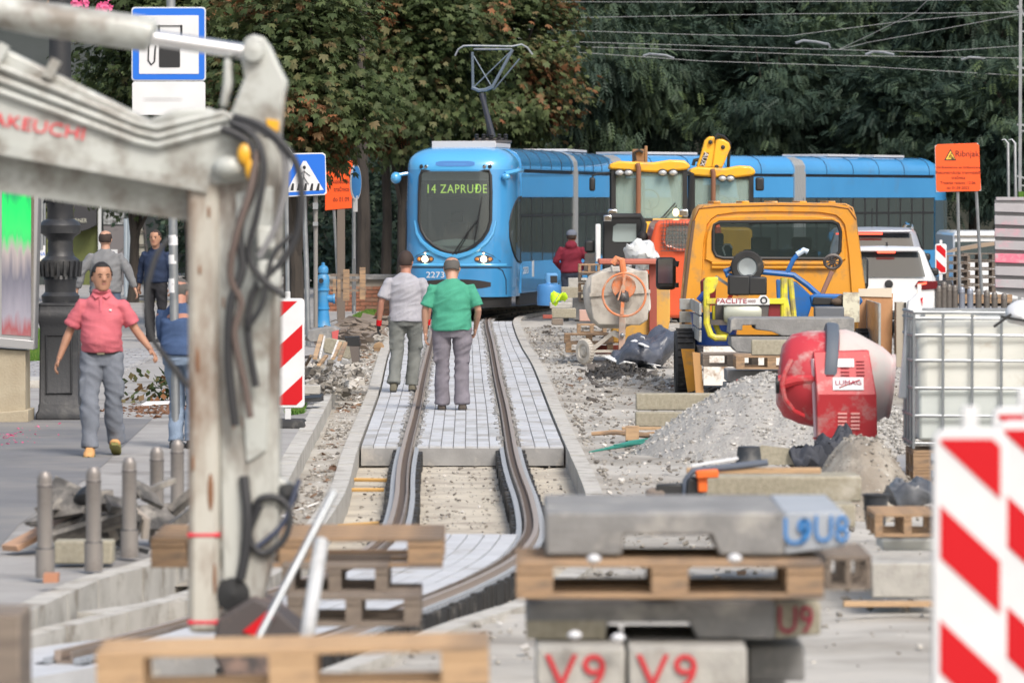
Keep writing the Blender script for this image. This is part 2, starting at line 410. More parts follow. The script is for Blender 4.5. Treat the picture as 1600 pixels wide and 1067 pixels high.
def tile(mb,ya,yb,fa,fb,u0,u1,mi=0):
    ra,rb=rowx(ya),rowx(yb); g=.0045
    p=[(fa(ra)+(fb(ra)-fa(ra))*u0+g,ya+g),(fa(ra)+(fb(ra)-fa(ra))*u1-g,ya+g),(fa(rb)+(fb(rb)-fa(rb))*u1-g,yb-g),(fa(rb)+(fb(rb)-fa(rb))*u0+g,yb-g)]
    dz=rnd.uniform(-.003,.002); vs=[(x,y,-.03) for x,y in p]+[(x,y,dz) for x,y in p]
    mb.add(vs,[(4,5,6,7),(0,1,5,4),(1,2,6,5),(2,3,7,6),(3,0,4,7)],mi)
y=YS; row=0
while y<96:
    L=.5
    for fa,fb,n in STR:
        for i in range(n):
            mi=rnd.choice([0,0,1,2]) 
            if row<20:
                mb=MB(); tile(mb,y,y+L,fa,fb,i/n,(i+1)/n); obj('paver',mb,pm[mi],parent=ts,sm=0)
            else: tile(far,y,y+L,fa,fb,i/n,(i+1)/n,mi)
    y+=L; row+=1
y=26.0
while y<Y2b-.3:
    fa,fb,n=STR[1]
    for i in range(n): tile(far,y,y+.5,fa,fb,i/n,(i+1)/n,rnd.choice([0,2,2]))
    y+=.5
obj('paver_field',far,pm,parent=ts,kind='stuff',sm=0)
# rails
def rail(pl,label):
    e=thing('tram_rail',label,'rail',(0,0,0),group='tram rails')
    hd=MB(); top=MB(); grv=MB(); web=MB()
    def strip(mb,o0,o1,z0,z1):
        A=offset(pl,o0);B=offset(pl,o1)
        mb.loft([[(a.x,a.y,z0),(b.x,b.y,z0),(b.x,b.y,z1),(a.x,a.y,z1)] for a,b in zip(A,B)])
    return e,strip,(hd,top,grv,web)
for pl,lab,sgn in ((LR,'left grooved tram rail with bright running edge beside the dry trench',1),(RR,'right grooved tram rail curving left towards the pallets in front',-1)):
    e,strip,(hd,top,grv,web)=rail(pl,lab)
    a,b=(-.06,-.022) if sgn>0 else (.022,.06)
    strip(hd,a,b,-.03,.022); obj('rail_head',hd,M['railtop'],parent=e,sm=40)
    a,b=(-.022,.03) if sgn>0 else (-.03,.022)
    strip(grv,a,b,-.03,-.012); obj('rail_groove',grv,mat('groove_rust',(.10,.075,.06),.8),parent=e,sm=40)
    a,b=(.03,.045) if sgn>0 else (-.045,-.03)
    strip(top,a,b,-.03,.018); obj('guard_lip',top,M['rail'],parent=e,sm=40)
    strip(web,-.05,.05,-.2,-.03); obj('rail_web',web,M['rail'],parent=e,sm=40)
    # rubber chamber blocks clipped to both flanks where the trench is open
    rb=MB(); gr=MB()
    for i in range(len(pl)-1):
        p=pl[i]
        if not(24<p.y<YS-.05) : continue
        for k in range(3):
            q=pl[i].lerp(pl[i+1],k/3); t=(pl[i+1]-pl[i]).normalized(); nrm=Vector((t.y,-t.x)); ang=math.degrees(math.atan2(t.y,t.x))
            for sd in (-1,1):
                c=q+nrm*sd*(.105+rnd.uniform(-.01,.012))
                (rb).box((c.x,c.y,-.115),(.12,.06,.15+rnd.uniform(-.03,.02)),0,(0,0,ang+rnd.uniform(-7,7)))
    obj('rubber_block',rb,M['rubber'],parent=e,kind='stuff',sm=0)
    for i in range(len(pl)-1):
        p=pl[i]
        if p.y<YS: 
            for k in range(4):
                q=pl[i].lerp(pl[i+1],k/4); t=(pl[i+1]-pl[i]).normalized(); nrm=Vector((t.y,-t.x)); ang=math.degrees(math.atan2(t.y,t.x))
                for sd in (-1,1):
                    c=q+nrm*sd*.085; gr.box((c.x,c.y,-.03),(.09,.04,.03),0,(0,0,ang))
    obj('blue_grey_strip',gr,mat('blue_grey_liner',(.32,.345,.38),.75),parent=e,kind='stuff',sm=0)
    # mortar and stones along the rail in the finished paving
    gm=MB()
    for i in range(len(pl)-1):
        if pl[i].y<YS: continue
        for k in range(5):
            q=pl[i].lerp(pl[i+1],rnd.random()); t=(pl[i+1]-pl[i]).normalized(); nrm=Vector((t.y,-t.x))
            c=q+nrm*rnd.choice([-1,1])*rnd.uniform(.075,.12); r_=rnd.uniform(.01,.022); gm.box((c.x,c.y,-.008),(r_*2,r_*2,r_*1.6),0,(rnd.random()*90,0,rnd.random()*90))
    obj('joint_gravel',gm,M['concrete_d'],parent=e,kind='stuff',sm=0)
# joint beds beside rails in finished part
jb=MB(); 
for pl in (LR,RR):
    pp=[p for p in pl if p.y>=YS]; band(offset(pp,-.10),offset(pp,-.06),-.018,.15,mb=jb); band(offset(pp,.045),offset(pp,.10),-.018,.15,mb=jb)
obj('rail_joint_bed',jb,mat('joint_mortar',(.22,.205,.19),.95,col2=(.30,.285,.26),scale=14,bump=.5,bscale=40),kind='structure')
# orange cross ties (gauge rods) in the trench
for (xa,ya,xb,yb) in ((541,749,618,750),(540,765,600,765),(520,822,598,817)):
    p=G(xa,ya,-.15);q=G(xb,yb,-.15); obj('gauge_rod',MB().tube([p,q],.018,6),mat('ochre_rod',(.5,.3,.1),.7),label={749:'ochre rod across the left trench, farthest of the three',765:'ochre rod across the left trench, middle one of the three',822:'ochre rod across the left trench, nearest of the three'}[ya],cat='rod',group='ochre rods across the trench')
# sidewalk at left
SZ=.12
SWK=resample(Gp([(0,975),(70,945),(160,905),(250,880),(330,845),(400,800),(447,755),(473,705),(510,635),(536,580),(562,527),(584,487),(588,470)],SZ),.5)
sw=MB(); rows=[]
for p in SWK: rows.append([(-45,p.y+(p.x+45)*0,SZ),(p.x-.15,p.y,SZ)])
sw.grid(rows); sw.grid([[(-45,-5,SZ),(SWK[0].x,-5,SZ)],[(-45,SWK[0].y,SZ),(SWK[0].x-.15,SWK[0].y,SZ)]])
sw.grid([[(-45,SWK[-1].y,SZ),(SWK[-1].x-.15,SWK[-1].y,SZ)],[(-45,170,SZ),(SWK[-1].x+.5,170,SZ)]])
obj('sidewalk',sw,M['walk'],kind='structure')
stones('sidewalk_kerb',offset(SWK,-.15),offset(SWK,.0),-.22,SZ+.006,M['kerb'],'')
# second, lower kerb in front at left, then a white slab
K2=resample(Gp([(-60,1030),(60,990),(160,965),(297,930),(380,900)],0.02),.5)
stones('lower_kerb',offset(K2,-.12),K2,-.2,.02,M['kerb'],'')
ws=MB(); pz=.0; q=[G(30,1062,-.05),G(265,1020,-.05),G(262,985,-.05),G(45,1012,-.05)]
ws.add([(p.x,p.y,-.2) for p in q]+[(p.x,p.y,-.05) for p in q],[(4,5,6,7),(0,1,5,4),(1,2,6,5),(2,3,7,6),(3,0,4,7)]); obj('white_paving_strip',ws,M['paver3'],kind='structure')
# strip between sidewalk kerb and track kerb
def lf(y,a,b,t):
    l=xat(SWK,y)+.0; r=xat(LKo,y); return l+(r-l)*t
terrain('dusty_verge',lf,0,0,31,94,24,260,lambda x,y:-.05+zn(x,y,.03,1.4,7)+zn(x,y,.014,5,2),M['sand'],3)
# asphalt part of the sidewalk
ap=MB(); q=[G(-40,900,SZ),G(30,820,SZ),G(150,738,SZ),G(238,655,SZ),G(60,650,SZ),G(-40,655,SZ)]
ap.add([(p.x,p.y,SZ+.004) for p in q],[tuple(range(6))]); obj('footpath_asphalt',ap,mat('footpath_asphalt',(.15,.15,.157),.85,col2=(.18,.18,.187),scale=1.5,bump=.2,bscale=60,dirt=(.23,.22,.21),dscale=.7,damt=.5),kind='structure')
# cobbled setts behind the lamp post
stt=MB()
for j in range(34):
    yy=G(200,600,SZ).y+j*.42
    for i in range(14):
        xx=-8.9+i*.27+(j%2)*.12
        stt.box((xx,yy,SZ+.006),(.24,.38,.02),0,(0,0,rnd.uniform(-6,6)))
obj('cobbled_setts',stt,mat('granite_setts',(.36,.36,.37),.85,col2=(.26,.26,.27),scale=2,bump=.2,bscale=30),kind='structure',sm=0)
pk=MB(); q=G(0,610,SZ); pk.bx(-9,-5.4,G(0,600,SZ).y-1.2,G(0,600,SZ).y,SZ,SZ+.09); obj('stone_edging',pk,M['kerb'],kind='structure')

# scattered litter, stones and dead leaves ---------------------------------
def scatter(name,m,n,fn,size,seed,flat=.5,cat=None,label=None,parent=None):
    r=random.Random(seed); mb=MB()
    for _ in range(n):
        x,y,z=fn(r); s_=size[0]+(size[1]-size[0])*r.random()**2.5
        M_=Euler((r.uniform(-.5,.5),r.uniform(-.5,.5),r.uniform(0,6.3))).to_matrix()
        vs=[M_@Vector((a*s_*r.uniform(.6,1.2),b*s_*r.uniform(.6,1.2),c*s_*flat*r.uniform(.6,1.2))) for a in(-.5,.5) for b in(-.5,.5) for c in(-.5,.5)]
        c=Vector((x,y,z)); mb.add([v+c for v in vs],[(0,1,3,2),(4,6,7,5),(0,4,5,1),(2,3,7,6),(0,2,6,4),(1,5,7,3)])
    return obj(name,mb,m,kind='stuff',sm=0,label=label,cat=cat,parent=parent)
def fr(r):
    y=25+r.random()**.9*67; x0=xat(RKo,y)+.05; return (x0+r.random()**1.5*6.5,y,-.0)
def fl_(r):
    y=33+r.random()*60; a=xat(SWK,y)+.05;b=xat(LKo,y)-.05; return (a+(b-a)*r.random(),y,-.045)
stone_m=rampmat('stone_chips','island',[(0,(.12,.11,.10)),(.5,(.27,.25,.22)),(.85,(.42,.40,.37)),(1,(.6,.58,.55))],.9,0)
scatter('stone_chips',stone_m,9000,fr,(.008,.045),1,.5,'stones','grey stone chips strewn over the ground right of the track')
scatter('pale_chips',stone_m,2600,fl_,(.01,.035),2,.5,'stones','small pale stone chips on the strip left of the track')
leafm=rampmat('dead_leaf','island',[(0,(.12,.07,.045)),(.5,(.19,.11,.07)),(1,(.3,.2,.12))],.8,.1)
scatter('dead_leaves',leafm,260,lambda r:fl_(r) if r.random()<.7 else fr(r),(.03,.09),4,.12,'leaves','brown dead leaves strewn over the dusty strip beside the kerb')
scatter('paper_scraps',M['paper'],60,lambda r:fl_(r) if r.random()<.35 else fr(r),(.03,.14),5,.15,'litter','white paper scraps littering the bare ground')
def ftr(r):
    y=31+r.random()*(YS-31.2); a,l,rr,b=rowx(y); return (a+.1+(b-a-.2)*r.random(),y,-.19)
scatter('trench_grit',stone_m,1300,ftr,(.008,.03),6,.5,'grit','fine grit on the floor of the open rail trench')
def clods(r):
    y=48+r.random()*45; x0=xat(RKo,y)+.4; return (x0+r.random()*3.2,y,-.01)
scatter('dark_clods',mat('dark_clod',(.07,.06,.055),.95,col2=(.12,.11,.1),scale=6),170,clods,(.04,.22),8,.3,'soil clods','dark clods of broken asphalt lying right of the track')
# ================================================================ TREES
def leafmesh(name,n,centre,rad,kind,size,seed,mat_,nclump=46,tintfn=None,clr=.42):
    rg=np.random.default_rng(seed)
    d=rg.normal(size=(nclump,3)); d/=np.linalg.norm(d,axis=1)[:,None]
    rr_=(.35+.65*rg.random(nclump)**.6)[:,None]
    cc=d*rr_*np.array(rad)
    idx=rg.integers(0,nclump,n); o=rg.normal(size=(n,3))*np.array([clr,clr,clr*.55])
    c=cc[idx]+o
    out=c/np.array(rad); out/=np.linalg.norm(out,axis=1)[:,None]+1e-6
    # leaf axis points outward and droops; normal points up/outward
    ax=out*.8+rg.normal(size=(n,3))*.5; ax[:,2]-=.55; ax/=np.linalg.norm(ax,axis=1)[:,None]
    up=np.array([0,0,1.])+rg.normal(size=(n,3))*.35+out*.4
    sd=np.cross(ax,up); sd/=np.linalg.norm(sd,axis=1)[:,None]; nm=np.cross(sd,ax)
    s=size*(.7+.6*rg.random(n)); quads=[]
    if kind=='palmate':
        for a,l in ((-1.25,.6),(-.62,.85),(0,1),(.62,.85),(1.25,.6)):
            dr=ax*math.cos(a)+sd*math.sin(a); pr=-ax*math.sin(a)+sd*math.cos(a); L=(s*l)[:,None]
            b=c; t=c+dr*L-nm*L*.18; m_=c+dr*L*.62
            quads.append(np.stack([b,m_-pr*L*.19,t,m_+pr*L*.19],1))
    elif kind=='pinnate':
        for k in range(5):
            f=(k+.6)/5
            for sg_ in (-1,1):
                L=(s*.42*(1-.45*abs(f-.45)))[:,None]; b=c+ax*s[:,None]*f-nm*s[:,None]*f*f*.25
                dr=sd*sg_*.9+ax*.45; t=b+dr*L-nm*L*.2; m_=b+dr*L*.5; w_=ax*L*.24
                quads.append(np.stack([b,m_-w_,t,m_+w_],1))
    else:
        L=s[:,None]; quads.append(np.stack([c,c+ax*L*.5-sd*L*.35,c+ax*L,c+ax*L*.5+sd*L*.35],1))
    V=np.stack(quads,1); nq=V.shape[1]; V=V.reshape(-1,3)+np.array(centre)
    me=bpy.data.meshes.new(name); nv=len(V); nf=nv//4
    me.vertices.add(nv); me.vertices.foreach_set('co',V.astype(np.float32).ravel())
    me.loops.add(nv); me.loops.foreach_set('vertex_index',np.arange(nv,dtype=np.int32))
    me.polygons.add(nf); me.polygons.foreach_set('loop_start',np.arange(0,nv,4,dtype=np.int32)); me.polygons.foreach_set('loop_total',np.full(nf,4,dtype=np.int32))
    t=rg.random(nclump)[idx]*.6+rg.random(n)*.4
    if tintfn is not None: t=tintfn(c,t,rg)
    a=me.attributes.new('tint','FLOAT','POINT'); a.data.foreach_set('value',np.repeat(t,nq*4).astype(np.float32))
    me.update(); me.materials.append(mat_); return me
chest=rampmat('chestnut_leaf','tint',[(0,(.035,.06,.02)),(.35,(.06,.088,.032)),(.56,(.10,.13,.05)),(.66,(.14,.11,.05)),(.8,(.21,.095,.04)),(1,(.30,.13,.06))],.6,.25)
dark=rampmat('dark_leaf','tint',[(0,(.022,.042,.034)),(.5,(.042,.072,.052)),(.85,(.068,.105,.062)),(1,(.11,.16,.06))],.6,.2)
bark=mat('bark',(.06,.05,.042),.95,col2=(.035,.03,.026),scale=6,bump=.8,bscale=20,stretch=(1,1,.3))
def trunk(height,r,crown_c,rad,seed,lean=0):
    r_=random.Random(seed); mb=MB(); top=Vector((lean,0,height)); pts=[Vector((lean*t*t+r_.uniform(-.05,.05),0,height*t)) for t in (0,.2,.4,.6,.8,1)]
    mb.tube(pts,[r*1.25,r,r*.92,r*.85,r*.7,r*.5],10)
    for k in range(8):
        a=r_.uniform(0,6.3); st=pts[r_.choice([2,3,4,4,5])]; en=Vector(crown_c)+Vector((math.cos(a)*rad[0]*.75,math.sin(a)*rad[1]*.75,r_.uniform(-.3,.7)*rad[2]))
        md=st.lerp(en,.5)+Vector((0,0,.35)); mb.tube([st,md,en],[r*.42,r*.26,r*.07],6)
    return mb
def tree(x,s,yc,rad,kind,label,seed,n,size,m,group,hw=.15,trunkh=None,brown=None,lean=0,nclump=46,clr=.42):
    b=P(x,HZ,s); b.z=0; zc=CAMH+(HZ-yc)/s
    e=thing('chestnut_tree' if kind=='palmate' else 'broadleaf_tree',label,'tree',b,0,group)
    obj('trunk',trunk(trunkh or zc,hw,(0,0,zc),rad,seed,lean),bark,parent=e)
    if kind=='palmate': obj('crown',leafmesh('crown',n,(lean*.5,0,zc),rad,kind,size,seed,m,nclump,brown,clr),[m],parent=e,sm=0)
    else:
        k=seed%3
        if k not in _cr: _cr[k]=leafmesh('crown',n,(0,0,0),(2.3,2.1,2.6),kind,size,seed,m,nclump,brown,clr)
        o=obj('crown',_cr[k],[m],parent=e,sm=0,loc=(0,0,zc),rz=seed*77%360); o.scale=(rad[0]/2.3,rad[1]/2.1,rad[2]/2.6)
    return e
_cr={}
def br(x0,amt):
    def f(c,t,rg):
        k=np.sin(c[:,0]*1.7+x0)+np.sin(c[:,2]*2.3+x0*2)+np.sin(c[:,1]*1.1)*.5
        return np.clip(t*.72+np.where(k>1.0-amt,.38,0)*rg.random(len(t))+0,0,1)
    return f
gc='horse chestnuts behind the signs'
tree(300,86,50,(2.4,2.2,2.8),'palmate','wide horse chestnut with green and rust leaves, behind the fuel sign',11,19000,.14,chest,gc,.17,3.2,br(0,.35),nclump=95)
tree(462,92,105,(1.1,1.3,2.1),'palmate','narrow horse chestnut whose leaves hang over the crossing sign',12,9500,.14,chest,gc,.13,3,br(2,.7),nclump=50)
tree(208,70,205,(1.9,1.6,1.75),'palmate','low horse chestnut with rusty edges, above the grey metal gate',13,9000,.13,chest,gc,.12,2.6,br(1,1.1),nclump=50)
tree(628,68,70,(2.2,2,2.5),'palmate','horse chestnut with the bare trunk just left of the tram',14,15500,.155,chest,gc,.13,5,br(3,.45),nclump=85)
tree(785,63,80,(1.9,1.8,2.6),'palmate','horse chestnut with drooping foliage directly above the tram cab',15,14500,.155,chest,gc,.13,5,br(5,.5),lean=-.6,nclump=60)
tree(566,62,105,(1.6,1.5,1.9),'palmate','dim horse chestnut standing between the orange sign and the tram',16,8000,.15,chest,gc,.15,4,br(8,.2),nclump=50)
gd='dark trees behind the tram'
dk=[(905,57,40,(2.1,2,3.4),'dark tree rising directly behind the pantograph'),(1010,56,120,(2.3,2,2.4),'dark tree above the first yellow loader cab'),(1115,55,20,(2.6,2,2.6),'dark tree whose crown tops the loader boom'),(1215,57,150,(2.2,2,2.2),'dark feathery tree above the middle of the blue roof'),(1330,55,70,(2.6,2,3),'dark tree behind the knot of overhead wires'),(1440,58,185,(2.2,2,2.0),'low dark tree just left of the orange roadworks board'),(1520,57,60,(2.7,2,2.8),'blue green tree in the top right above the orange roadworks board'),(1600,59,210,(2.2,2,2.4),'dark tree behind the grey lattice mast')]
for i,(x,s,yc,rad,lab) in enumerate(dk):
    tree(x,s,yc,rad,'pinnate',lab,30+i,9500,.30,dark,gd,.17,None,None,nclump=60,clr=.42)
# branch of the near chestnut hanging over signs
# slope added behind the trees as a near-black backing that blocks the sky
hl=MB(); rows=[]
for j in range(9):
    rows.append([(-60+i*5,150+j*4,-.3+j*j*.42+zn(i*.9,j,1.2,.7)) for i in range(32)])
hl.grid(rows); obj('backing_slope',hl,mat('dark_backing',(.02,.022,.015),1,col2=(.03,.03,.02)),kind='structure',sm=80)
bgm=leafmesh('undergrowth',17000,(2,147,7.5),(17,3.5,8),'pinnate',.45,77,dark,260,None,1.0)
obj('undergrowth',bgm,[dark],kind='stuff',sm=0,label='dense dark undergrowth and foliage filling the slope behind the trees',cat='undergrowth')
bgm=leafmesh('shrubbery',9000,(-4.5,128,1.9),(6.5,1.5,1.9),'simple',.2,78,dark,120,None,.5)
obj('shrubbery',bgm,[dark],kind='stuff',sm=0,label='dark green shrubbery behind the tree trunks left of the tram',cat='shrubs')
# slender trunks seen between the signs and the tram
for x,s,w_,lab in ((566,72,.13,'slim dark trunk behind the round blue sign'),(455,80,.16,'slim brown trunk behind the crossing sign'),(602,62,.12,'thin shaded trunk between the chestnut trunk and the blue round sign')):
    b=P(x,HZ,s);b.z=0; e=thing('tree_stem',lab,'tree',b); obj('trunk',MB().tube([(0,0,0),(.05,0,2),(-.05,0,5),(.1,0,8)],[w_*1.2,w_,w_*.8,w_*.5],9),bark,parent=e)

# ================================================================ TRAM
p=[Vector((.19,99.3)),Vector((1.39,106.3)),Vector((2.4,112.6)),Vector((6.98,117.8)),Vector((11.3,124.6))]
HW=1.13
def frame(i):
    d=(p[i+1]-p[i]); L=d.length; d.normalize(); n=Vector((-d.y,d.x)); o=p[i]+n*HW; return o,math.degrees(math.atan2(-d.x,d.y)),L
o0,a0,L0=frame(0)
tram=thing('tram','long light blue articulated tram with lit headlights on route 14','tram',(o0.x,o0.y,0),a0)
Minv=(Matrix.Translation((o0.x,o0.y,0))@Euler((0,0,R(a0))).to_matrix().to_4x4()).inverted()
def place(o,i):
    of,af,L=frame(i); l=Minv@Vector((of.x,of.y,0)); o.location=l; o.rotation_euler=(0,0,R(af-a0))
B_,Lb,Dk=M['tramblue'],M['tramlight'],M['black']
gapm=mat('roof_gap_black',(.015,.015,.018),.6)
def roofprof(h=HW,dz=0):
    return [(h,3.03),(h+.005,3.12),(h-.02,3.24),(h-.10,3.36),(h-.26,3.44),(h-.45,3.47)]
def module(i,y0,y1,win):
    mb=MB()
    for sgx in (-1,1):
        mb.bx(sgx*(HW-.06),sgx*HW,y0,y1,.5,1.14,0); mb.bx(sgx*(HW-.06),sgx*HW,y0,y1,2.46,2.96,0)
        mb.bx(sgx*(HW-.12),sgx*(HW-.05),y0,y1,2.955,3.035,1); mb.bx(sgx*(HW-.12),sgx*(HW-.03),y0,y1,.26,.505,1)
    mb.bx(-HW+.07,HW-.07,y0,y1,.52,.6,1); mb.bx(-HW+.13,HW-.13,y0,y1,2.72,2.8,3)
    rp=roofprof(); pr=rp+[(-x,z) for x,z in rp[::-1]]; mb.prism(pr,y0,y1,2)
    b=obj('car_body',mb,[B_,Dk,M['tramblue'],mat('ceiling_pale',(.5,.5,.5),.8)],parent=tram,bev=.008); place(b,i)
    # roof seams
    y=y0+1.1
    while y<y1-.3:
        obj('panel_seam',MB().tube([(x*1.003,y,z+.004) for x,z in rp],.008,4),gapm,parent=b,sm=0); y+=1.35
    # window band: panes between pillars
    n=max(1,round((y1-y0)/win)); w_=(y1-y0)/n
    for sgx in (-1,1):
        for k in range(n):
            a=y0+k*w_; obj('window_pane',MB().bx(sgx*(HW-.035),sgx*(HW-.015),a+.04,a+w_-.04,1.14,2.46),M['winglass'],parent=b)
            obj('transom',MB().bx(sgx*(HW-.04),sgx*(HW-.01),a+.04,a+w_-.04,2.06,2.11),Dk,parent=b)
            obj('window_pillar',MB().bx(sgx*(HW-.06),sgx*(HW-.012),a-.04,a+.04,1.14,2.46),Dk,parent=b)
    # seats and handrails inside
    st=MB(); y=y0+.5
    while y<y1-.4:
        for sx_ in (-.8,.8): st.box((sx_,y,1.15),(.42,.1,.75)); st.box((sx_,y-.2,.85),(.42,.4,.1))
        y+=.85
    obj('seat',st,mat('seat_blue',(.04,.08,.2),.8),parent=b,kind='stuff')
    hr=MB(); y=y0+.8
    while y<y1-.3:
        hr.tube([(.45,y,.6),(.45,y,2.75)],.025,6); hr.tube([(-.45,y,.6),(-.45,y,2.75)],.025,6); y+=1.3
    obj('handrail',hr,mat('yellow_orange_rail',(.75,.33,.03),.4),parent=b,kind='stuff')
    # white ticket box / blinds
    return b
LL=[frame(i)[2] for i in range(4)]
b0=module(0,.0,LL[0]-.25,1.25); b1=module(1,.25,LL[1]-.25,1.5); b2=module(2,.25,LL[2]-.22,.62); b3=module(3,.22,LL[3]-1.0,.62)
# joints
for i in (1,2,3):
    oa,aa,La=frame(i-1); ob,ab,_=frame(i)
    fa=Euler((0,0,R(aa))).to_matrix().to_4x4(); fa.translation=(oa.x,oa.y,0)
    fb=Euler((0,0,R(ab))).to_matrix().to_4x4(); fb.translation=(ob.x,ob.y,0)
    h=HW-.0; prof=[(h,.4),(h,1.6),(h,3.0),(h-.02,3.24),(h-.10,3.36),(h-.3,3.45)]; prof=prof+[(-x,z) for x,z in prof[::-1]]
    rings=[]
    N=8
    for k in range(N+1):
        t=k/N; ins=.985 if k%2 else 1.015
        r=[]
        for x,z in prof:
            A=fa@Vector((x*ins,La-.27,z)); Bv=fb@Vector((x*ins,.27 if i<3 else .24,z)); r.append(Minv@A.lerp(Bv,t))
        rings.append(r)
    obj('joint_bellows',MB().loft(rings),M['trambell'],parent=tram,sm=20)
# nose ----------------------------------------------------------------
E=.50; NL=1.45
def hwz(z): 
    w_=HW-.035*((z-1.9)/1.5)**2
    if z>3.12: w_-=.5*(1-math.sqrt(max(0,1-((z-3.12)/.36)**2)))
    return w_
def nlz(z):
    l=NL-.06*max(0,z-1.5)**1.3-.05*max(0,1.0-z)
    if z>3.05: l-=.75*(1-math.sqrt(max(0,1-((z-3.05)/.43)**2)))
    return l
def nf(x,z,off=0):
    h=hwz(z); u=min(abs(x)/h,.9999); return Vector((x,-(nlz(z))*(1-u**(2/E))**(E/2)-off,z))
TS=77.5; TCX=716.
def zz(y): return CAMH-(y-HZ)/TS
wso=[(54,267.5),(56,275),(57,300),(57,345),(53,360),(45,373),(33,383.5),(20,391),(9,394.5),(1,396)]
def wsw(z):
    y=HZ+(CAMH-z)*TS
    for (a,b),(c,d) in zip(wso,wso[1:]):
        if b<=y<=d: return (a+(c-a)*(y-b)/(d-b))/TS
    return -1
# shell as a grid over angle and height, leaving the windscreen open
zs=[.45]+[.5+i*.0525 for i in range(57)]; zs=[z for z in zs if z<3.47]+[3.475]
NT=120; rows=[]
for z in zs:
    r=[]
    for j in range(NT+1):
        t=-math.pi/2+math.pi*j/NT; x=hwz(z)*math.copysign(abs(math.sin(t))**E,math.sin(t)); r.append(Vector((x,-nlz(z)*abs(math.cos(t))**E,z)))
    rows.append(r)
nb=MB()
for r in rows: nb.v+=[tuple(v) for v in r]
CX=(TCX-TCX)/TS
for i in range(len(rows)-1):
    for j in range(NT):
        c=(rows[i][j]+rows[i+1][j+1])/2; w_=wsw(c.z)
        if w_>0 and abs(c.x)<w_-.01 and c.y<-.5: continue
        # side window opening in the nose
        if abs(c.x)>.9*HW and c.y>-1.02 and ((c.y+.0)/1.02)**2+((c.z-1.80)/.66)**2<1 : continue
        lower=c.z<1.13
        mi=1 if (2.98<c.z<3.03 and c.y>-.35) else (2 if c.z>3.03 or (c.z<1.32 and c.z>1.06 and abs(c.x)<.62) else 0)  # lighter blue on the crown is sky reflection put into the colour
        nb.f.append((i*(NT+1)+j,i*(NT+1)+j+1,(i+1)*(NT+1)+j+1,(i+1)*(NT+1)+j)); nb.m.append(mi)
o=len(nb.v); top=rows[-1]; nb.f.append(tuple((len(rows)-1)*(NT+1)+j for j in range(NT+1))); nb.m.append(2)
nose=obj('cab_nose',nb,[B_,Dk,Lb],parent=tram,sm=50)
# black skirt below
sk=MB(); sk.loft([[nf(x,z)+Vector((0,.06,0)) for x in [hwz(z)*math.sin(R(a))*.97 for a in range(-90,91,10)]]+[Vector((.9,0,z)),Vector((-.9,0,z))] for z in (.24,.47)]); obj('skirt',sk,Dk,parent=nose)
# windscreen glass, gasket
def outl(off,k=1):
    pts=[]
    full=[(-a,b) for a,b in wso]+[(a,b) for a,b in wso[::-1]]
    for a,y in full: pts.append(nf(a/TS,zz(y),off))
    return pts
rows=[]
ys_=[267.5+i*(396-267.5)/40 for i in range(41)]
for y in ys_:
    w_=max(wsw(zz(y)),.005); rows.append([nf(w_*(-1+2*k/16),zz(y),.004) for k in range(17)])
ws_=obj('windscreen',MB().grid(rows),M['shieldglass'],parent=nose,sm=80)
gk=MB(); gk.tube(outl(.008),.034,6,closed=True); obj('gasket',gk,Dk,parent=nose)
# pale blue lip sweeping under the glass
lp=MB(); arc=[(a*1.10+2,y+(5 if y>350 else 0)) for a,y in wso if y>=345]; pts=[(-a,y) for a,y in arc]+[(a,y) for a,y in arc[::-1]]
lp.tube([nf(a/TS,zz(y),.0) for a,y in pts],[.02+.05*math.sin(math.pi*i/(len(pts)-1)) for i in range(len(pts))],6); obj('lip_trim',lp,Lb,parent=nose)
# cab interior
ci=MB(); ci.box((0,-.75,1.32),(1.6,1.0,.12),0); ci.prism([(-.62,1.5),(.62,1.5),(.45,1.22),(.2,1.12),(-.2,1.12),(-.45,1.22)],-1.25,-1.2,0); ci.ball((0,-.95,1.48),(.62,.35,.14),16,6)
obj('dashboard',ci,mat('pale_mint_plastic',(.42,.52,.48),.6),parent=nose)
cb=MB(); cb.bx(-1,1,.0,.06,.6,2.95); obj('cab_bulkhead',cb,mat('cab_dark_grey',(.13,.14,.145),.8),parent=nose)
st=MB(); st.box((-.15,-.35,1.55),(.5,.14,.8)); st.box((-.15,-.33,2.05),(.26,.1,.22)); st.box((-.1,-.5,1.35),(.5,.45,.12)); obj('driver_seat',st,mat('seat_black',(.03,.03,.035),.8),parent=nose,bev=.03)
sb=MB(); sb.bx(-.62,.62,-1.16,-1.05,2.45,2.8); obj('destination_box',sb,mat('display_black',(.02,.025,.02),.5),parent=nose)
tx=text('destination_lettering','14 ZAPRU\u0110E',.25,M['led'],nose,(0,-1.175,2.62),sx=.82,spacing=1.12)
vs=MB(); vs.bx(-.72,.72,-1.22,-1.2,2.8,2.95); obj('sun_visor',vs,mat('visor_grey',(.3,.31,.32),.5),parent=nose)
# wipers
wp=MB(); wp.tube([nf(-.02,1.30,.05),nf(.28,1.75,.05),nf(.52,2.05,.05)],.014,6); wp.tube([nf(.04,1.28,.05),nf(.3,1.72,.05)],.011,5)
wp.tube([nf(.42,1.52,.05),nf(.5,2.0,.055),nf(.57,2.5,.05)],[.01,.016,.006],6); obj('wiper',wp,Dk,parent=nose)
wb=MB(); wb.prism([(-.13,1.36),(.13,1.36),(.05,1.17),(-.05,1.17)],nf(0,1.3,.03).y,nf(0,1.3).y); obj('wiper_base',wb,Dk,parent=nose)
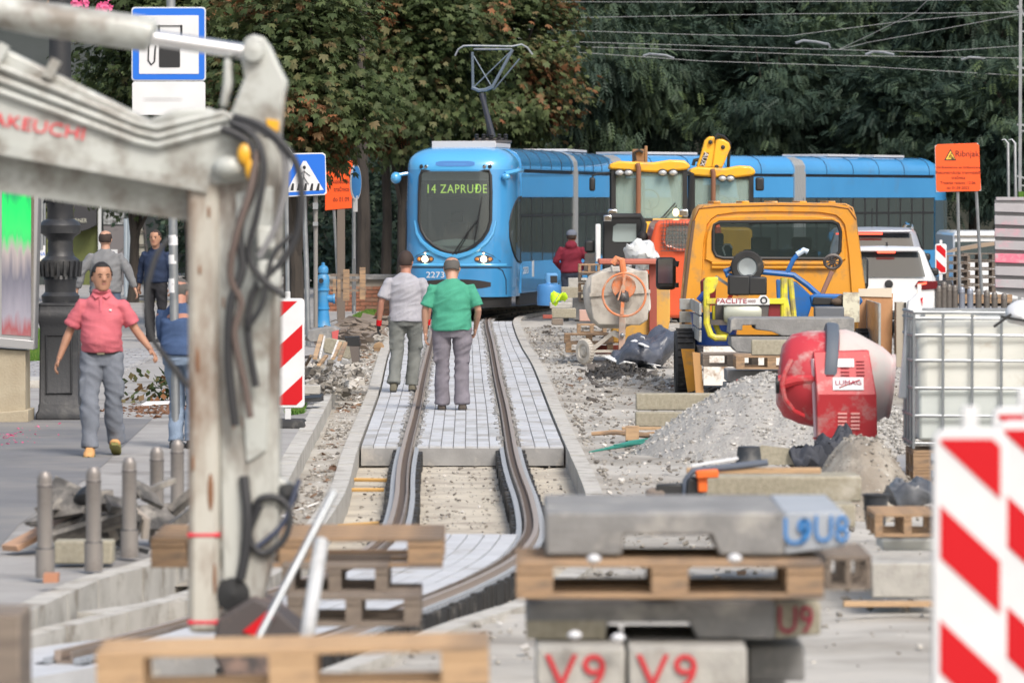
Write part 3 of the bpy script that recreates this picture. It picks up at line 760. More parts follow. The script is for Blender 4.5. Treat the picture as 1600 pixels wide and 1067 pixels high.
# headlights
for sgx in (-1,1):
    ex=MB(); c=.6*sgx; pts=[nf(c+math.cos(a)*.19,zz(405)+math.sin(a)*.085,.006) for a in [R(k*20) for k in range(18)]]
    ex.v=[tuple(q) for q in pts]+[tuple(nf(c,zz(405),.014))]; ex.f=[(k,(k+1)%18,18) for k in range(18)]; ex.m=[0]*18
    hl_=obj('headlight_housing',ex,mat('headlight_chrome_dark',(.10,.12,.16),.2,.6),parent=nose,sm=60)
    q=nf(c-.0,zz(405),.0); obj('headlight',MB().lathe([(.0,-.05),(.05,-.045),(.062,-.0)],tuple(q),14,0,'Y'),M['lamp'],parent=hl_)
    q=nf(c,zz(396),.0); obj('marker_lamp',MB().lathe([(.0,-.03),(.014,-.025),(.02,0)],(q.x,q.y,q.z),10,0,'Y'),mat('marker_lit',(1,.7,.4),.3,em=((1,.6,.3),1.5)),parent=hl_)
    for dx in (-.13,.13):
        q=nf(c+dx,zz(405),.0); obj('indicator_lamp',MB().lathe([(.0,-.035),(.03,-.03),(.04,0.01)],tuple(q),10,0,'Y'),mat('amber_lens',(.55,.22,.06),.2),parent=hl_)
    for k,dx in enumerate((.60,.70)):
        q=nf(dx*sgx,zz(260.5),.0); obj('roof_lamp',MB().lathe([(.0,-.03),(.035,-.025),(.045,0.01)],tuple(q),10,0,'Y'),[M['chrome'],M['black']][k],parent=nose)
    # black intake slots
    sl=MB(); rows=[]
    for k in range(9):
        t=k/8; x=(.12+t*.62)*sgx; hgt=.10*(1-.55*t**3); rows.append([nf(x,zz(444)-.0+hgt*(1-.2*t),.008),nf(x,zz(444)-hgt,.008)])
    sl.grid(rows); obj('bumper_slot',sl,mat('slot_black',(.03,.025,.025),.6),parent=nose,sm=60)
bp=MB(); rows=[[nf(x,z,.012+.02*math.sin((z-1.06)/.06*3.14)) for x in [-1.02+2.04*k/30 for k in range(31)]] for z in (1.06,1.08,1.1,1.12)]
bp.grid(rows); obj('bumper_lip',bp,Lb,parent=nose,sm=60)
sl=MB(); sl.tube([nf(x,1.045,.002) for x in [-1.08+2.16*k/30 for k in range(31)]],.012,4)
sl.tube([nf(a*sgx2,b,.002) for sgx2,a,b in [(1,.86,1.04),(1,.95,.98),(1,1.0,.8),(1,1.0,.5)]],.012,4)
arcs=[(abs(a),b) for a,b in [(.38,1.4),(.6,1.36),(.78,1.28),(.92,1.16)]]
for s_ in (-1,1): sl.tube([nf(a*s_,b,.002) for a,b in arcs],.008,4)
obj('panel_seam',sl,gapm,parent=nose,sm=0,kind='stuff')
pill=MB(); rows=[]
for k in range(13):
    a=-.40+.8*k/12; h_=.055*math.sqrt(max(.02,1-(abs(a)/.42)**6)); rows.append([nf(a,zz(256)+h_,.006),nf(a,zz(256)-h_,.006)])
obj('roof_slot',pill.grid(rows),mat('slot_blue',(.04,.16,.42),.5),parent=nose,sm=60)
q=nf(-.62+.24,zz(430)); text('fleet_number','2273',.17,M['white'],nose,(q.x,q.y-.015,q.z),sx=1.15)
q=Vector((HW+.004,.55,zz(425))); text('fleet_number','2273',.20,M['white'],tram,(q.x,q.y,q.z),rz=90,sx=1.6)
# small emblem next to the side number
em_=MB(); em_.bx(HW,HW+.006,1.35,1.55,.82,1.15); obj('emblem',em_,M['white'],parent=tram)
# mirror ball on the left, hook mirror on the right
mr=MB(); mr.ball((-1.27,-1.05,zz(278)),(.11,.13,.12),14,10); mr.tube([(-1.27,-1.05,zz(274)),(-1.05,-.95,zz(271))],.035,8); obj('mirror',mr,Lb,parent=nose)
mr=MB(); mr.tube([nf(.98,2.93,.02),(1.15,-.9,2.98),(1.2,-.75,3.0),(1.2,-.3,3.0)],.045,8); mr.ball((1.02,-1.2,2.87),(.09,.06,.07)); obj('mirror',mr,Lb,parent=nose)
# oval side window of the cab
for sgx in (-1,1):
    rows=[]
    for k in range(15):
        y=-1.0+1.0*k/14; hh=.66*math.sqrt(max(.0,1-(abs(y)/1.02)**2.6)); x=HW-.02
        zc=1.80; r=[]
        for j in range(7):
            z=zc-hh+2*hh*j/6; u=min(abs(y)/nlz(z),1); xx=hwz(z)*(1-u**(2/E))**(E/2)-.012; r.append((xx*sgx,y,z))
        rows.append(r)
    obj('cab_side_window',MB().grid(rows),M['winglass'],parent=nose,sm=80)
    fr_=MB(); a_=[]
    for k in range(15):
        y=-1.0+1.0*k/14; hh=.66*math.sqrt(max(.0,1-(abs(y)/1.02)**2.6))
        for sz_ in (1,):
            z=1.80+hh; u=min(abs(y)/nlz(z),1); a_.append((hwz(z)*(1-u**(2/E))**(E/2)*sgx,y,z))
    b_=[]
    for k in range(15):
        y=-1.0+1.0*k/14; hh=.66*math.sqrt(max(.0,1-(abs(y)/1.02)**2.6)); z=1.80-hh; u=min(abs(y)/nlz(z),1); b_.append((hwz(z)*(1-u**(2/E))**(E/2)*sgx,y,z))
    fr_.tube(b_[::-1]+a_,.025,6); obj('window_gasket',fr_,Dk,parent=nose)
# rear end: simple mirrored taper
re=MB(); rings=[]
_,_,L3=frame(3)
for k,(dy,kx,zt) in enumerate(((0,1,3.47),(.35,.985,3.42),(.7,.94,3.15),(.95,.86,2.75),(1.05,.75,2.4))):
    h=HW*kx; rings.append([(h,L3-1.0+dy,.5),(h,L3-1.0+dy,zt-.5),(h-.1,L3-1.0+dy,zt-.12),(h-.4,L3-1.0+dy,zt),(-h+.4,L3-1.0+dy,zt),(-h+.1,L3-1.0+dy,zt-.12),(-h,L3-1.0+dy,zt-.5),(-h,L3-1.0+dy,.5)])
re.loft(rings); r_=obj('rear_cab',re,B_,parent=tram,sm=40); place(r_,3)
rw=MB(); rw.bx(HW-.05,HW+.006,L3-1.0,L3-.35,1.15,2.4); o_=obj('rear_side_window',rw,M['winglass'],parent=tram); place(o_,3)
# roof gear
rg_=MB(); rg_.bx(-.62,.7,-.55,1.2,3.47,3.56); rg_.bx(-.62,.7,-.58,-.55,3.46,3.6); obj('roof_equipment_box',rg_,mat('roof_pale_grey',(.5,.5,.52),.6),parent=tram,bev=.01)
for i,y0,y1 in ((1,1,4),(2,1.2,3.4),(3,2,3.6),(3,4.4,6)):
    o_=obj('roof_unit',MB().bx(-.5,.8,y0,y1,3.47,3.53),mat('roof_pale_grey',(.5,.5,.52),.6),parent=tram,bev=.01); place(o_,i)
# pantograph, drawn in its own plane
pg=T('x','x','x',768,228,74); bpy.data.objects.remove(pg.e)
base_=Minv@P(768,228,74)
def pp(x,y,d=0): a=pg.q(x,y); return (a[0],d,a[1])
pa=obj('pantograph_base',MB().box((0.05,0,.08),(.75,1.0,.05)).tube([pp(740,222,-.3),pp(792,222,-.3)],.03,6).tube([pp(742,219),pp(790,219)],.04,6),M['steel_d'],parent=tram,loc=base_,rz=-a0)
ins=MB()
for x in (745,756,768,780,790):
    ins.lathe([(.05,0),(.05,.05),(.03,.06),(.05,.09),(.03,.11),(.05,.14),(.02,.17)],pp(x,222,-.1),8)
obj('insulator',ins,M['black'],parent=pa)
la=MB().tube([pp(770,215),pp(752,146)],[.07,.05],8).tube([pp(762,214,.1),pp(758,146,.1)],.02,6); obj('lower_arm',la,mat('arm_blueblack',(.03,.035,.05),.4),parent=pa)
ua=MB().tube([pp(739,137),pp(738,82)],.03,6).tube([pp(769,137),pp(801,78)],.035,6).tube([pp(771,141,.1),pp(812,92,.1)],.018,6).tube([pp(741,136),pp(797,82)],.014,5).tube([pp(767,134),pp(740,88)],.014,5).tube([pp(737,137),pp(748,142),pp(758,141),pp(770,136)],.04,6)
obj('upper_arm',ua,mat('arm_greyblue',(.15,.19,.24),.4,.4),parent=pa)
hd=MB().tube([pp(711,88),pp(716,78),pp(724,72.5),pp(736,72),pp(800,73),pp(815,70),pp(824,75),pp(832,86)],.020,6).tube([pp(740,77,.3),pp(800,77,.3)],.02,6); obj('collector_head',hd,M['steel'],parent=pa)

# ================================================================ OVERHEAD WIRES
def wire(pts,label,s0=60,s1=60,r=.0075,grp='overhead contact wires'):
    n=len(pts); w3=[P(x,y,s0+(s1-s0)*i/(n-1)) for i,(x,y) in enumerate(pts)]
    obj('overhead_wire',MB().tube(w3,r,5),mat('wire_grey',(.2,.21,.22),.5,.3),label=label,cat='wire',group=grp)
wire([(780,3),(1100,4),(1400,2),(1650,-2)],'topmost thin wire crossing behind the chestnut tops')
wire([(595,28),(900,28),(1250,22),(1650,20)],'straight wire crossing the picture second from the top')
wire([(595,37),(760,44),(1100,55),(1230,57),(1400,35),(1650,12)],'wire that dips then climbs towards the top right corner')
wire([(700,53),(900,66),(1200,75),(1450,82),(1650,68)],'wire passing just above the pantograph on the left')
wire([(700,67),(740,70),(1000,76),(1300,87),(1500,90),(1650,92)],'contact wire touching the pantograph head')
wire([(720,70),(900,82),(1100,96),(1350,104),(1650,122)],'lowest wire sloping down to the lattice mast')
wire([(1310,78),(1370,50),(1430,20),(1460,-10)],'steep wire rising to the top right from the wire knot')
wire([(1310,78),(1360,66),(1440,52),(1600,22)],'slanting wire leaving the wire knot to the right')
for pts,lab in (([(658,50),(668,47),(690,51),(712,57),(714,62)],'bent silver steady arm left of the pantograph'),([(805,75),(830,68),(845,67),(862,74)],'bent steady arm right of the pantograph head'),([(1243,68),(1255,64),(1275,66),(1295,70),(1297,76)],'bent silver steady arm in the middle of the dark trees'),([(1352,86),(1365,81),(1380,82),(1397,86)],'doubled steady arm right of the wire knot'),([(1502,94),(1515,90),(1530,91),(1543,94)],'small steady arm nearest the lattice mast'),([(1005,88),(1015,85),(1040,87),(1053,92)],'steady arm above the first yellow loader')):
    obj('steady_arm',MB().tube([P(x,y,59) for x,y in pts],.035,6),M['steel'],label=lab,cat='bracket',group='steady arms of the overhead line')
# ================================================================ VEHICLES AND MACHINES
def wheel(parent,loc,r,w_,rim=M['steel_d'],axis='X',name='wheel',hub=.5):
    t=MB(); t.lathe([(r*.62,-w_/2),(r*.93,-w_/2),(r,-w_*.38),(r,w_*.38),(r*.93,w_/2),(r*.62,w_/2),(r*.6,0),(r*.62,-w_/2)],(0,0,0),28,0,axis,caps=False)
    for k in range(28):
        a=2*math.pi*k/28; c={'X':(0,math.cos(a)*r,math.sin(a)*r),'Y':(math.cos(a)*r,0,math.sin(a)*r)}[axis]
        t.box(c,{'X':(w_*.8,r*.1,r*.05),'Y':(r*.1,w_*.8,r*.05)}[axis],0,(math.degrees(a),0,0) if axis=='X' else (0,-math.degrees(a),0))
    o=obj(name,t,M['rubber'],parent=parent,loc=loc)
    h=MB(); h.lathe([(.02,-w_*.3),(r*hub*.5,-w_*.42),(r*.5,-w_*.2),(r*.63,-w_*.44),(r*.63,w_*.44),(r*.5,w_*.2),(r*hub*.5,w_*.42),(.02,w_*.3)],(0,0,0),20,0,axis)
    obj('rim',h,rim,parent=o); return o
# ---- orange flatbed van seen from behind --------------------------------------
t=T('flatbed_van','orange flatbed works van seen from behind, tools piled on its bed','van',1208,313+2.4*124,124)
v=t.e; VO=M['vanorange']; q=t.q
# cab shell profile in photo pixels (rear view)
prof=[(1066,560),(1069,470),(1076,395),(1083,345),(1088,328),(1096,320),(1120,318),(1210,316),(1300,317),(1322,318),(1333,324),(1338,340),(1346,400),(1354,460),(1358,500),(1358,560)]
pp_=t.pl(prof); cx=0
def inset(pts,k,dz=0,cz=1.5): return [(x*k,cz+(z-cz)*k+dz) for x,z in pts]
cab=MB(); rings=[]
for y,k,dz in ((0,.985,0),(.05,1,0),(1.2,1.0,.0),(1.9,.985,-.02),(2.3,.93,-.1)):
    rings.append([(x,y,z) for x,z in inset(pp_,k,dz)])
cab.loft(rings,0,caps=False)
cb=obj('cab_body',cab,VO,parent=v,sm=50)
# rear wall with window opening: ring strips
win=[(1116,351),(1124,347),(1300,346),(1309,350),(1313,362),(1312,392),(1305,401),(1296,404),(1130,403),(1119,400),(1114,390),(1114,362)]
wp_=t.pl(win)
rear=MB()
def ringstrip(outer,inner,y0,y1,mb,mi=0):
    # outer/inner matched by angle resampling
    def rs(pts,n):
        c=Vector((sum(p[0] for p in pts)/len(pts),sum(p[1] for p in pts)/len(pts))); out=[]
        P_=[Vector(p) for p in pts]
        for k in range(n):
            a=2*math.pi*k/n; d=Vector((math.cos(a),math.sin(a))); best=None
            for i in range(len(P_)):
                A,B=P_[i],P_[(i+1)%len(P_)]; e=B-A; den=d.x*e.y-d.y*e.x
                if abs(den)<1e-9: continue
                w0=A-c0; tt=(w0.x*e.y-w0.y*e.x)/den; u=(w0.x*d.y-w0.y*d.x)/den
                if tt>0 and -1e-6<=u<=1+1e-6 and (best is None or tt<best): best=tt
            out.append(c0+d*best)
        return out
    c0=Vector((sum(p[0] for p in inner)/len(inner),sum(p[1] for p in inner)/len(inner)))
    n=72; O=rs(outer,n); I=rs(inner,n); o=len(mb.v)
    mb.v+=[(p.x,y0,p.y) for p in O]+[(p.x,y1,p.y) for p in I]
    for k in range(n): mb.f.append((o+k,o+(k+1)%n,o+n+(k+1)%n,o+n+k)); mb.m.append(mi)
lvl=[(inset(pp_,.985),0,-.0),]
o1=inset(pp_,.985); 
def blend(A,kx,kz,cx,cz): return [((x-cx)*kx+cx,(z-cz)*kz+cz) for x,z in A]
wc=(sum(x for x,z in wp_)/12,sum(z for x,z in wp_)/12)
press1=t.pl([(1092,560),(1094,470),(1098,380),(1104,350),(1115,336),(1150,331),(1210,330),(1280,331),(1310,336),(1321,352),(1327,400),(1332,470),(1334,560)])
press2=t.pl([(1100,412),(1102,370),(1108,350),(1118,341),(1160,338),(1210,337),(1270,338),(1305,341),(1316,352),(1321,375),(1322,412),(1210,414)])
ringstrip(o1,press1,0,-.0,rear); ringstrip(press1,inset(press1,.985,0,1.5),-.0,.035,rear)
ringstrip(inset(press1,.985,0,1.5),press2,.035,.03,rear); ringstrip(press2,blend(press2,.975,.96,*wc),.03,-.005,rear)
ringstrip(blend(press2,.975,.96,*wc),wp_,-.005,.0,rear)
rw=obj('rear_wall',rear,VO,parent=v,sm=30)
# horizontal pressed ribs under the window
for y in (412,418): obj('pressed_rib',MB().tube([t.p3(1112,y,-.0),t.p3(1308,y,-.0)],.02,6),VO,parent=rw)
g=MB(); n=len(wp_); g.v=[(x,-.004,z) for x,z in blend(wp_,.985,.97,*wc)]; g.f=[tuple(range(n))]; g.m=[0]; obj('rear_window',g,glass('van_rear_glass',(.05,.07,.07),.05,.42),parent=rw,sm=0)
obj('window_seal',MB().tube([(x,-.006,z) for x,z in wp_],.022,6,closed=True),M['black'],parent=rw)
# inside the cab: windscreen light, seats, wheel
ic=MB(); ic.box((-.72,1.1,1.45),(.5,.16,.75)); ic.box((-.72,1.1,1.88),(.28,.12,.2)); ic.box((.15,1.1,1.42),(.95,.16,.7)); ic.box((-.1,1.1,1.84),(.26,.12,.18)); ic.box((.42,1.1,1.84),(.26,.12,.18)); ic.bx(-1.05,1.05,.05,2.1,.8,.86)
obj('seat',ic,mat('seat_grey',(.05,.055,.06),.9),parent=v,bev=.03,kind='stuff')
obj('coat_hook',MB().tube([t.p3(1134,400,.25),t.p3(1130,388,.25),t.p3(1134,382,.25),t.p3(1141,382,.25),t.p3(1145,388,.25)],.012,6),M['white'],parent=v)
scn=MB(); scn.add([(-.9,2.15,1.3),(.9,2.15,1.3),(.82,1.95,2.05),(-.82,1.95,2.05)],[(0,1,2,3)]); obj('windscreen',scn,glass('van_screen_glass',(.1,.13,.13),.05,.3),parent=v)
dash=MB().bx(-1,1,1.85,2.2,.85,1.32); obj('dashboard',dash,M['black'],parent=v,bev=.05)
# dark brown strip on the cab's left side, seams, roof seam
obj('cab_left_strip',MB().prism(t.pl([(1063,562),(1067,470),(1075,395),(1082,345),(1086,345),(1079,400),(1071,470),(1068,562)]),-.01,.2),mat('side_dark_brown',(.13,.08,.05),.7),parent=v)
obj('roof_seam',MB().tube([(x,-.004,z) for x,z in t.pl([(1083,346),(1092,326),(1120,323),(1210,321),(1300,322),(1325,326),(1338,344)])],.008,5),mat('seam_brown',(.25,.09,.02),.6),parent=v)
for x in (1120,1165,1210,1255,1300): obj('roof_rib',MB().box((*q(x,317)[:1],.9,q(x,316)[1]),(.09,1.7,.03)),VO,parent=v,bev=.01)
# mirrors
for x0,x1 in ((1030,1062),(1352,1370)):
    w_=(x1-x0)/124; c=q((x0+x1)/2,430)
    m_=obj('side_mirror',MB().box((c[0],1.5,c[1]),(w_,.16,.42)),M['black'],parent=v,bev=.05)
    obj('mirror_glass',MB().box((c[0]-.01,1.415,c[1]+.03),(w_*.72,.01,.31)),mat('mirror_face',(.35,.4,.42),.05,.9),parent=m_)
    obj('mirror_arm',MB().bar((c[0],1.5,c[1]+.15),(c[0]*.88,1.45,c[1]+.12),.07).bar((c[0],1.5,c[1]-.15),(c[0]*.88,1.45,c[1]-.15),.06),M['black'],parent=m_)
# bed, side board, tail board, chassis, wheels
bd=MB(); zb=q(0,535)[1]; bd.bx(-1.02,1.1,-3.0,-.05,zb-.08,zb); obj('load_bed',bd,M['steel_d'],parent=v)
sbx=q(1092,0)[0]
for k,(y0,y1) in enumerate(((466,484),(486,504),(506,524))):
    obj('side_board_plank',MB().bx(-1.02-.03,-1.02,-3.0,-.1,q(0,y1)[1]+.005,q(0,y0)[1]),mat('board_aluminium',(.42,.44,.44),.4,.5,dirt=(.3,.28,.25),dscale=4),parent=v,bev=.005)
    obj('board_end_face',MB().bx(*[q(x,0)[0]for x in(1061,1084)],-.14,-.1,q(0,y1)[1]+.005,q(0,y0)[1]),mat('board_aluminium',(.42,.44,.44)),parent=v,bev=.005)
obj('side_board',MB().bx(1.1,1.13,-3.0,-.1,zb,q(0,466)[1]),mat('board_aluminium',(.42,.44,.44)),parent=v,bev=.005)
tb=MB(); tb.bx(q(1084,0)[0],q(1335,0)[0],-3.06,-3.02,q(0,588)[1],q(0,530)[1]); obj('tail_board',tb,M['whitedirty'],parent=v,bev=.006)
obj('mudguard',MB().prism(t.pl([(1056,538),(1076,538),(1080,600),(1066,604)]),-1.9,-1.85),VO,parent=v)
obj('mudguard_edge',MB().prism(t.pl([(1068,538),(1080,540),(1085,600),(1073,600)]),-3.0,-2.95),mat('faded_orange_flap',(.45,.25,.1),.7),parent=v)
ch=MB(); ch.bx(-.45,.6,-3,1.5,.5,.62); ch.bx(-1.0,1.05,-1.9,-1.8,.42,.55); obj('chassis',ch,M['black'],parent=v)
for x in (-1.16,1.05):
    wheel(v,(x,-1.2,.40),.40,.24); wheel(v,(x*.92,2.0,.36),.36,.22)
# ---- things on the van bed -----------------------------------------------------
S=129.5
t=T('plate_compactor','yellow framed plate compactor lettered PACLITE lying on the van bed','plate compactor',1165,500,S); q=t.q
yl=mat('compactor_yellow',(.66,.60,.04),.5,dirt=(.35,.3,.12),dscale=6)
fr_=MB(); L=[(1107,436),(1104,440),(1104,470),(1104,505),(1110,523),(1118,528),(1135,528)]
fr_.tube([t.p3(*a_,0) for a_ in L],.04,8); fr_.tube([t.p3(1118,478,.2),t.p3(1118,505,.2),t.p3(1124,520,.2),t.p3(1138,526,.2)],.035,8)
fr_.tube([t.p3(1225,434),t.p3(1225,500)],.045,8); fr_.tube([t.p3(1236,436,.15),t.p3(1242,500,.15)],.035,8); fr_.tube([t.p3(1226,460),t.p3(1234,500)],.03,8)
t.o('frame_tube',fr_,yl,kind='stuff')
fr2=MB().prism(t.pl([(1104,433),(1122,433),(1122,442),(1116,456),(1104,462)]),-.02,.04); t.o('handle_plate',fr2,yl,bev=.01)
fr3=MB().bx(*[q(x,0)[0] for x in (1104,1225)],-.05,-.02,q(0,475)[1],q(0,466)[1]); t.o('cross_plate',fr3,yl,bev=.005)
wl=t.o('name_panel',MB().prism(t.pl([(1120,476),(1120,466),(1184,466),(1188,461),(1196,461),(1202,468),(1202,476)]),-.07,-.05),M['white'])
text('name_lettering','PACLITE',.082,mat('maroon_print',(.35,.02,.04),.5),t.e,t.p3(1142,470.5,-.075),sx=1.25)
text('model_lettering','4000',.045,mat('grey_print',(.25,.12,.12),.5),t.e,t.p3(1174,470.5,-.075),sx=1.1)
t.o('round_logo',MB().ring(t.p3(1193,469,-.075),.035,.009,'Y',16,5),M['black'])
t.o('water_tank',MB().lathe([(.02,0),(.12,.01),(.14,.05),(.14,.42),(.12,.46),(.02,.47)],t.p3(1130,489,.06),16,0,'X'),mat('tank_grey_green',(.42,.44,.38),.4,.3))
t.o('engine',MB().box(t.p3(1155,446,.15),(.26,.3,.24)).box(t.p3(1184,447,.15),(.22,.3,.22)).box(t.p3(1172,436,.15),(.08,.2,.1)),M['black'],bev=.02)
t.o('engine_fins',MB().box(t.p3(1190,486,.05),(.16,.2,.2)).jitter(.02),M['steel_d'],bev=.01)
t.o('belt_guard',MB().box(t.p3(1212,487,.1),(.22,.2,.26)),mat('maroon_guard',(.2,.015,.02),.5),bev=.03)
t.o('base_plate',MB().bx(*[q(x,0)[0] for x in(1110,1240)],0,.45,q(0,508)[1],q(0,500)[1]).box(t.p3(1125,486,.2),(.1,.1,.3)),M['steel_d'])
t=T('wheelbarrow','overturned blue wheelbarrow with a black wheel pointing up on the van bed','wheelbarrow',1230,500,127.5); q=t.q
bl=mat('barrow_blue',(.015,.13,.42),.4,dirt=(.05,.12,.25),dscale=5)
t.o('tub',MB().loft([[t.p3(*a,0) for a in((1212,436),(1245,440),(1272,466),(1262,500),(1215,500))],[t.p3(*a,.5) for a in((1218,445),(1240,448),(1258,470),(1250,495),(1220,495))]]),bl,bev=.02)
w_=wheel(t.e,t.p3(1167,417,-.05),.2,.12,mat('barrow_rim',(.34,.38,.40),.4,.4),'Y',hub=1.1)
t.o('frame_tube',MB().tube([t.p3(1150,432),t.p3(1136,430),t.p3(1133,424),t.p3(1142,420),t.p3(1180,424),t.p3(1225,428),t.p3(1240,430),t.p3(1262,446),t.p3(1280,462)],.035,8).tube([t.p3(1228,430),t.p3(1240,405),t.p3(1252,392),t.p3(1260,392)],.03,8).tube([t.p3(1170,424),t.p3(1170,450)],.03,8).tube([t.p3(1150,432),t.p3(1185,440)],.03,8),bl)
t.o('grip',MB().tube([t.p3(1245,398,0),t.p3(1256,391,0),t.p3(1262,394,0)],.036,8),mat('grip_pale',(.5,.6,.7),.5))
t=T('trench_rammer','blue rammer shoe with a worn motor lying across the van bed','rammer',1300,490,128.5)
t.o('shoe',MB().prism(t.pl([(1265,462),(1275,459),(1330,460),(1344,464),(1348,470),(1342,478),(1320,481),(1268,480)]),-.1,.12),bl,bev=.02)
t.o('bellows',MB().prism(t.pl([(1270,464),(1300,465),(1300,476),(1268,476)]),-.13,-.1),M['black'],bev=.01)
t.o('motor',MB().ball(t.p3(1318,468,-.14),(.1,.08,.07),10,7).ball(t.p3(1308,471,-.16),(.09,.06,.05),10,7),mat('rusty_dark',(.10,.07,.05),.8))
t.o('label_plate',MB().prism(t.pl([(1320,474),(1330,466),(1332,476)]),-.14,-.12),M['white'])
t=T('hand_tool','rusty shaft with a slotted cast wheel leaning on the orange cab','tool',1285,470,126.5)
t.o('shaft',MB().tube([t.p3(1281,468),t.p3(1300,424)],.03,8),mat('rusty_pink_steel',(.3,.16,.12),.7))
sw_=t.o('slotted_wheel',MB().ring(t.p3(1301,409),.10,.022,'Y',24,6,rr=(35,0,0)).ring(t.p3(1301,409),.03,.012,'Y',12,5,rr=(35,0,0)),mat('wheel_taupe',(.16,.14,.13),.7))
for k in range(9):
    a=R(40*k); c=Vector(t.p3(1301,409)); d=Vector((math.cos(a)*.1,0,math.sin(a)*.1)); d=rot((35,0,0))@d
    t.o('spoke',MB().bar(c,c+d,.018),mat('wheel_taupe',(.16,.14,.13),.7),parent=sw_)
t=T('blue_bucket_tub','dark blue tub with tools standing at the left end of the van bed','tub',1118,560,126.5)
t.o('tub',MB().lathe([(.24,0),(.30,.52),(.32,.53),(.30,.50),(.22,.05)],(0,.25,.03),20),M['navy'])
t.o('tool_handle',MB().tube([t.p3(1098,470,.2),t.p3(1104,500,.2),t.p3(1112,545,.2)],.02,6).tube([t.p3(1092,500,.3),t.p3(1116,548,.1)],.018,6),mat('grey_handle',(.35,.34,.32),.6))
t.o('red_can',MB().lathe([(.09,0),(.1,.3),(.05,.34)],t.p3(1108,478,.3),12),mat('maroon_guard',(.2,.015,.02),.5))
t.o('blue_hose',MB().tube([t.p3(1092,470,.1),t.p3(1100,460,.1),t.p3(1112,452,.1),t.p3(1104,448,.1)],.04,8),M['navy'])
t=T('red_clamp','red pipe wrenches and a grey tube lying behind the yellow frame','wrench',1145,455,127)
t.o('jaw',MB().bar(t.p3(1138,470),t.p3(1152,438),.05).bar(t.p3(1150,462),t.p3(1160,440),.05).bar(t.p3(1140,456),t.p3(1158,452),.04),mat('tool_red',(.65,.06,.02),.4))
t.o('handle',MB().bar(t.p3(1118,432),t.p3(1142,448),.035),M['steel'])
t=T('plywood_sheet','upright pale brown board in the right corner of the van bed','board',1370,560,126)
t.o('board',MB().box((-.02,-.0,.40),(.42,.05,.82),0,(0,1,0)),mat('plywood_brown',(.50,.27,.13),.7,col2=(.42,.21,.10),scale=3,stretch=(3,1,1)),bev=.005)
t.o('frayed_top',MB().box((-.02,-.01,.82),(.40,.055,.1)).jitter(.02,3,6),mat('pale_fray',(.62,.55,.45),.9))
t.o('tail_edge',MB().box((.27,-.1,.3),(.10,.3,.8)),mat('weathered_side',(.38,.34,.28),.7),bev=.005)
t.o('hinge',MB().box((.33,-.26,.3),(.025,.03,.8)),M['black'])
t=T('grey_battery_box','small grey box beside the yellow white board on the van bed','box',1295,500,129)
t.o('case',MB().box(t.p3(1295,489),(.36,.2,.16)),mat('case_grey',(.12,.13,.15),.5),bev=.02)
t.o('strap',MB().box(t.p3(1330,480),(.2,.05,.36)).box(t.p3(1318,497,-.05),(.14,.05,.1)),mat('cream_paint',(.62,.6,.48),.7,dirt=(.3,.25,.2),dscale=8))
# ---- concrete slabs on a pallet behind the van --------------------------------
def block(name,label,cat,x0,x1,y0,y1,s,dep,m,notch=None,group=None,bev=.012,par=None,seedj=0):
    t=T(name,label,cat,(x0+x1)/2,y1,s,group); mb=MB()
    w_=(x1-x0)/s; h=(y1-y0)/s
    if notch:
        pl_=t.pl(notch); mb.prism(pl_,0,dep)
    else: mb.bx(-w_/2,w_/2,0,dep,0,h)
    ob=obj(name,mb,m,bev=bev,loc=t.e.location.copy()); ob['label']=label; ob['category']=cat
    if group: ob['group']=group
    bpy.data.objects.remove(t.e); return ob
CG='concrete slabs stacked behind the van'
block('concrete_slab','long grey slab with a stepped notch, on top behind the red mixer','concrete slab',1140,1335,497,525,143,.8,M['concrete_d'],[(1148,497),(1335,497),(1335,525),(1222,525),(1205,518),(1180,515),(1180,508),(1160,508),(1160,516),(1145,516),(1140,522),(1142,500)],CG)
block('concrete_slab','second grey slab under the notched one, its left end cut in','concrete slab',1142,1300,526,548,143,.8,M['concrete_d'],[(1142,526),(1300,526),(1300,552),(1172,552),(1150,550),(1142,540)],CG)
block('concrete_slab','beige slab face resting on the small pallet behind the van','concrete slab',1174,1262,531,555,147,.1,M['concrete_b'],None,CG)
block('concrete_slab','grey slab under the small pallet with red tape hanging on it','concrete slab',1136,1230,578,597,145,.8,M['concrete_d'],None,CG)
block('concrete_slab','lowest grey slab just above the gravel heap','concrete slab',1134,1215,600,628,146,.8,M['concrete_d'],None,CG)
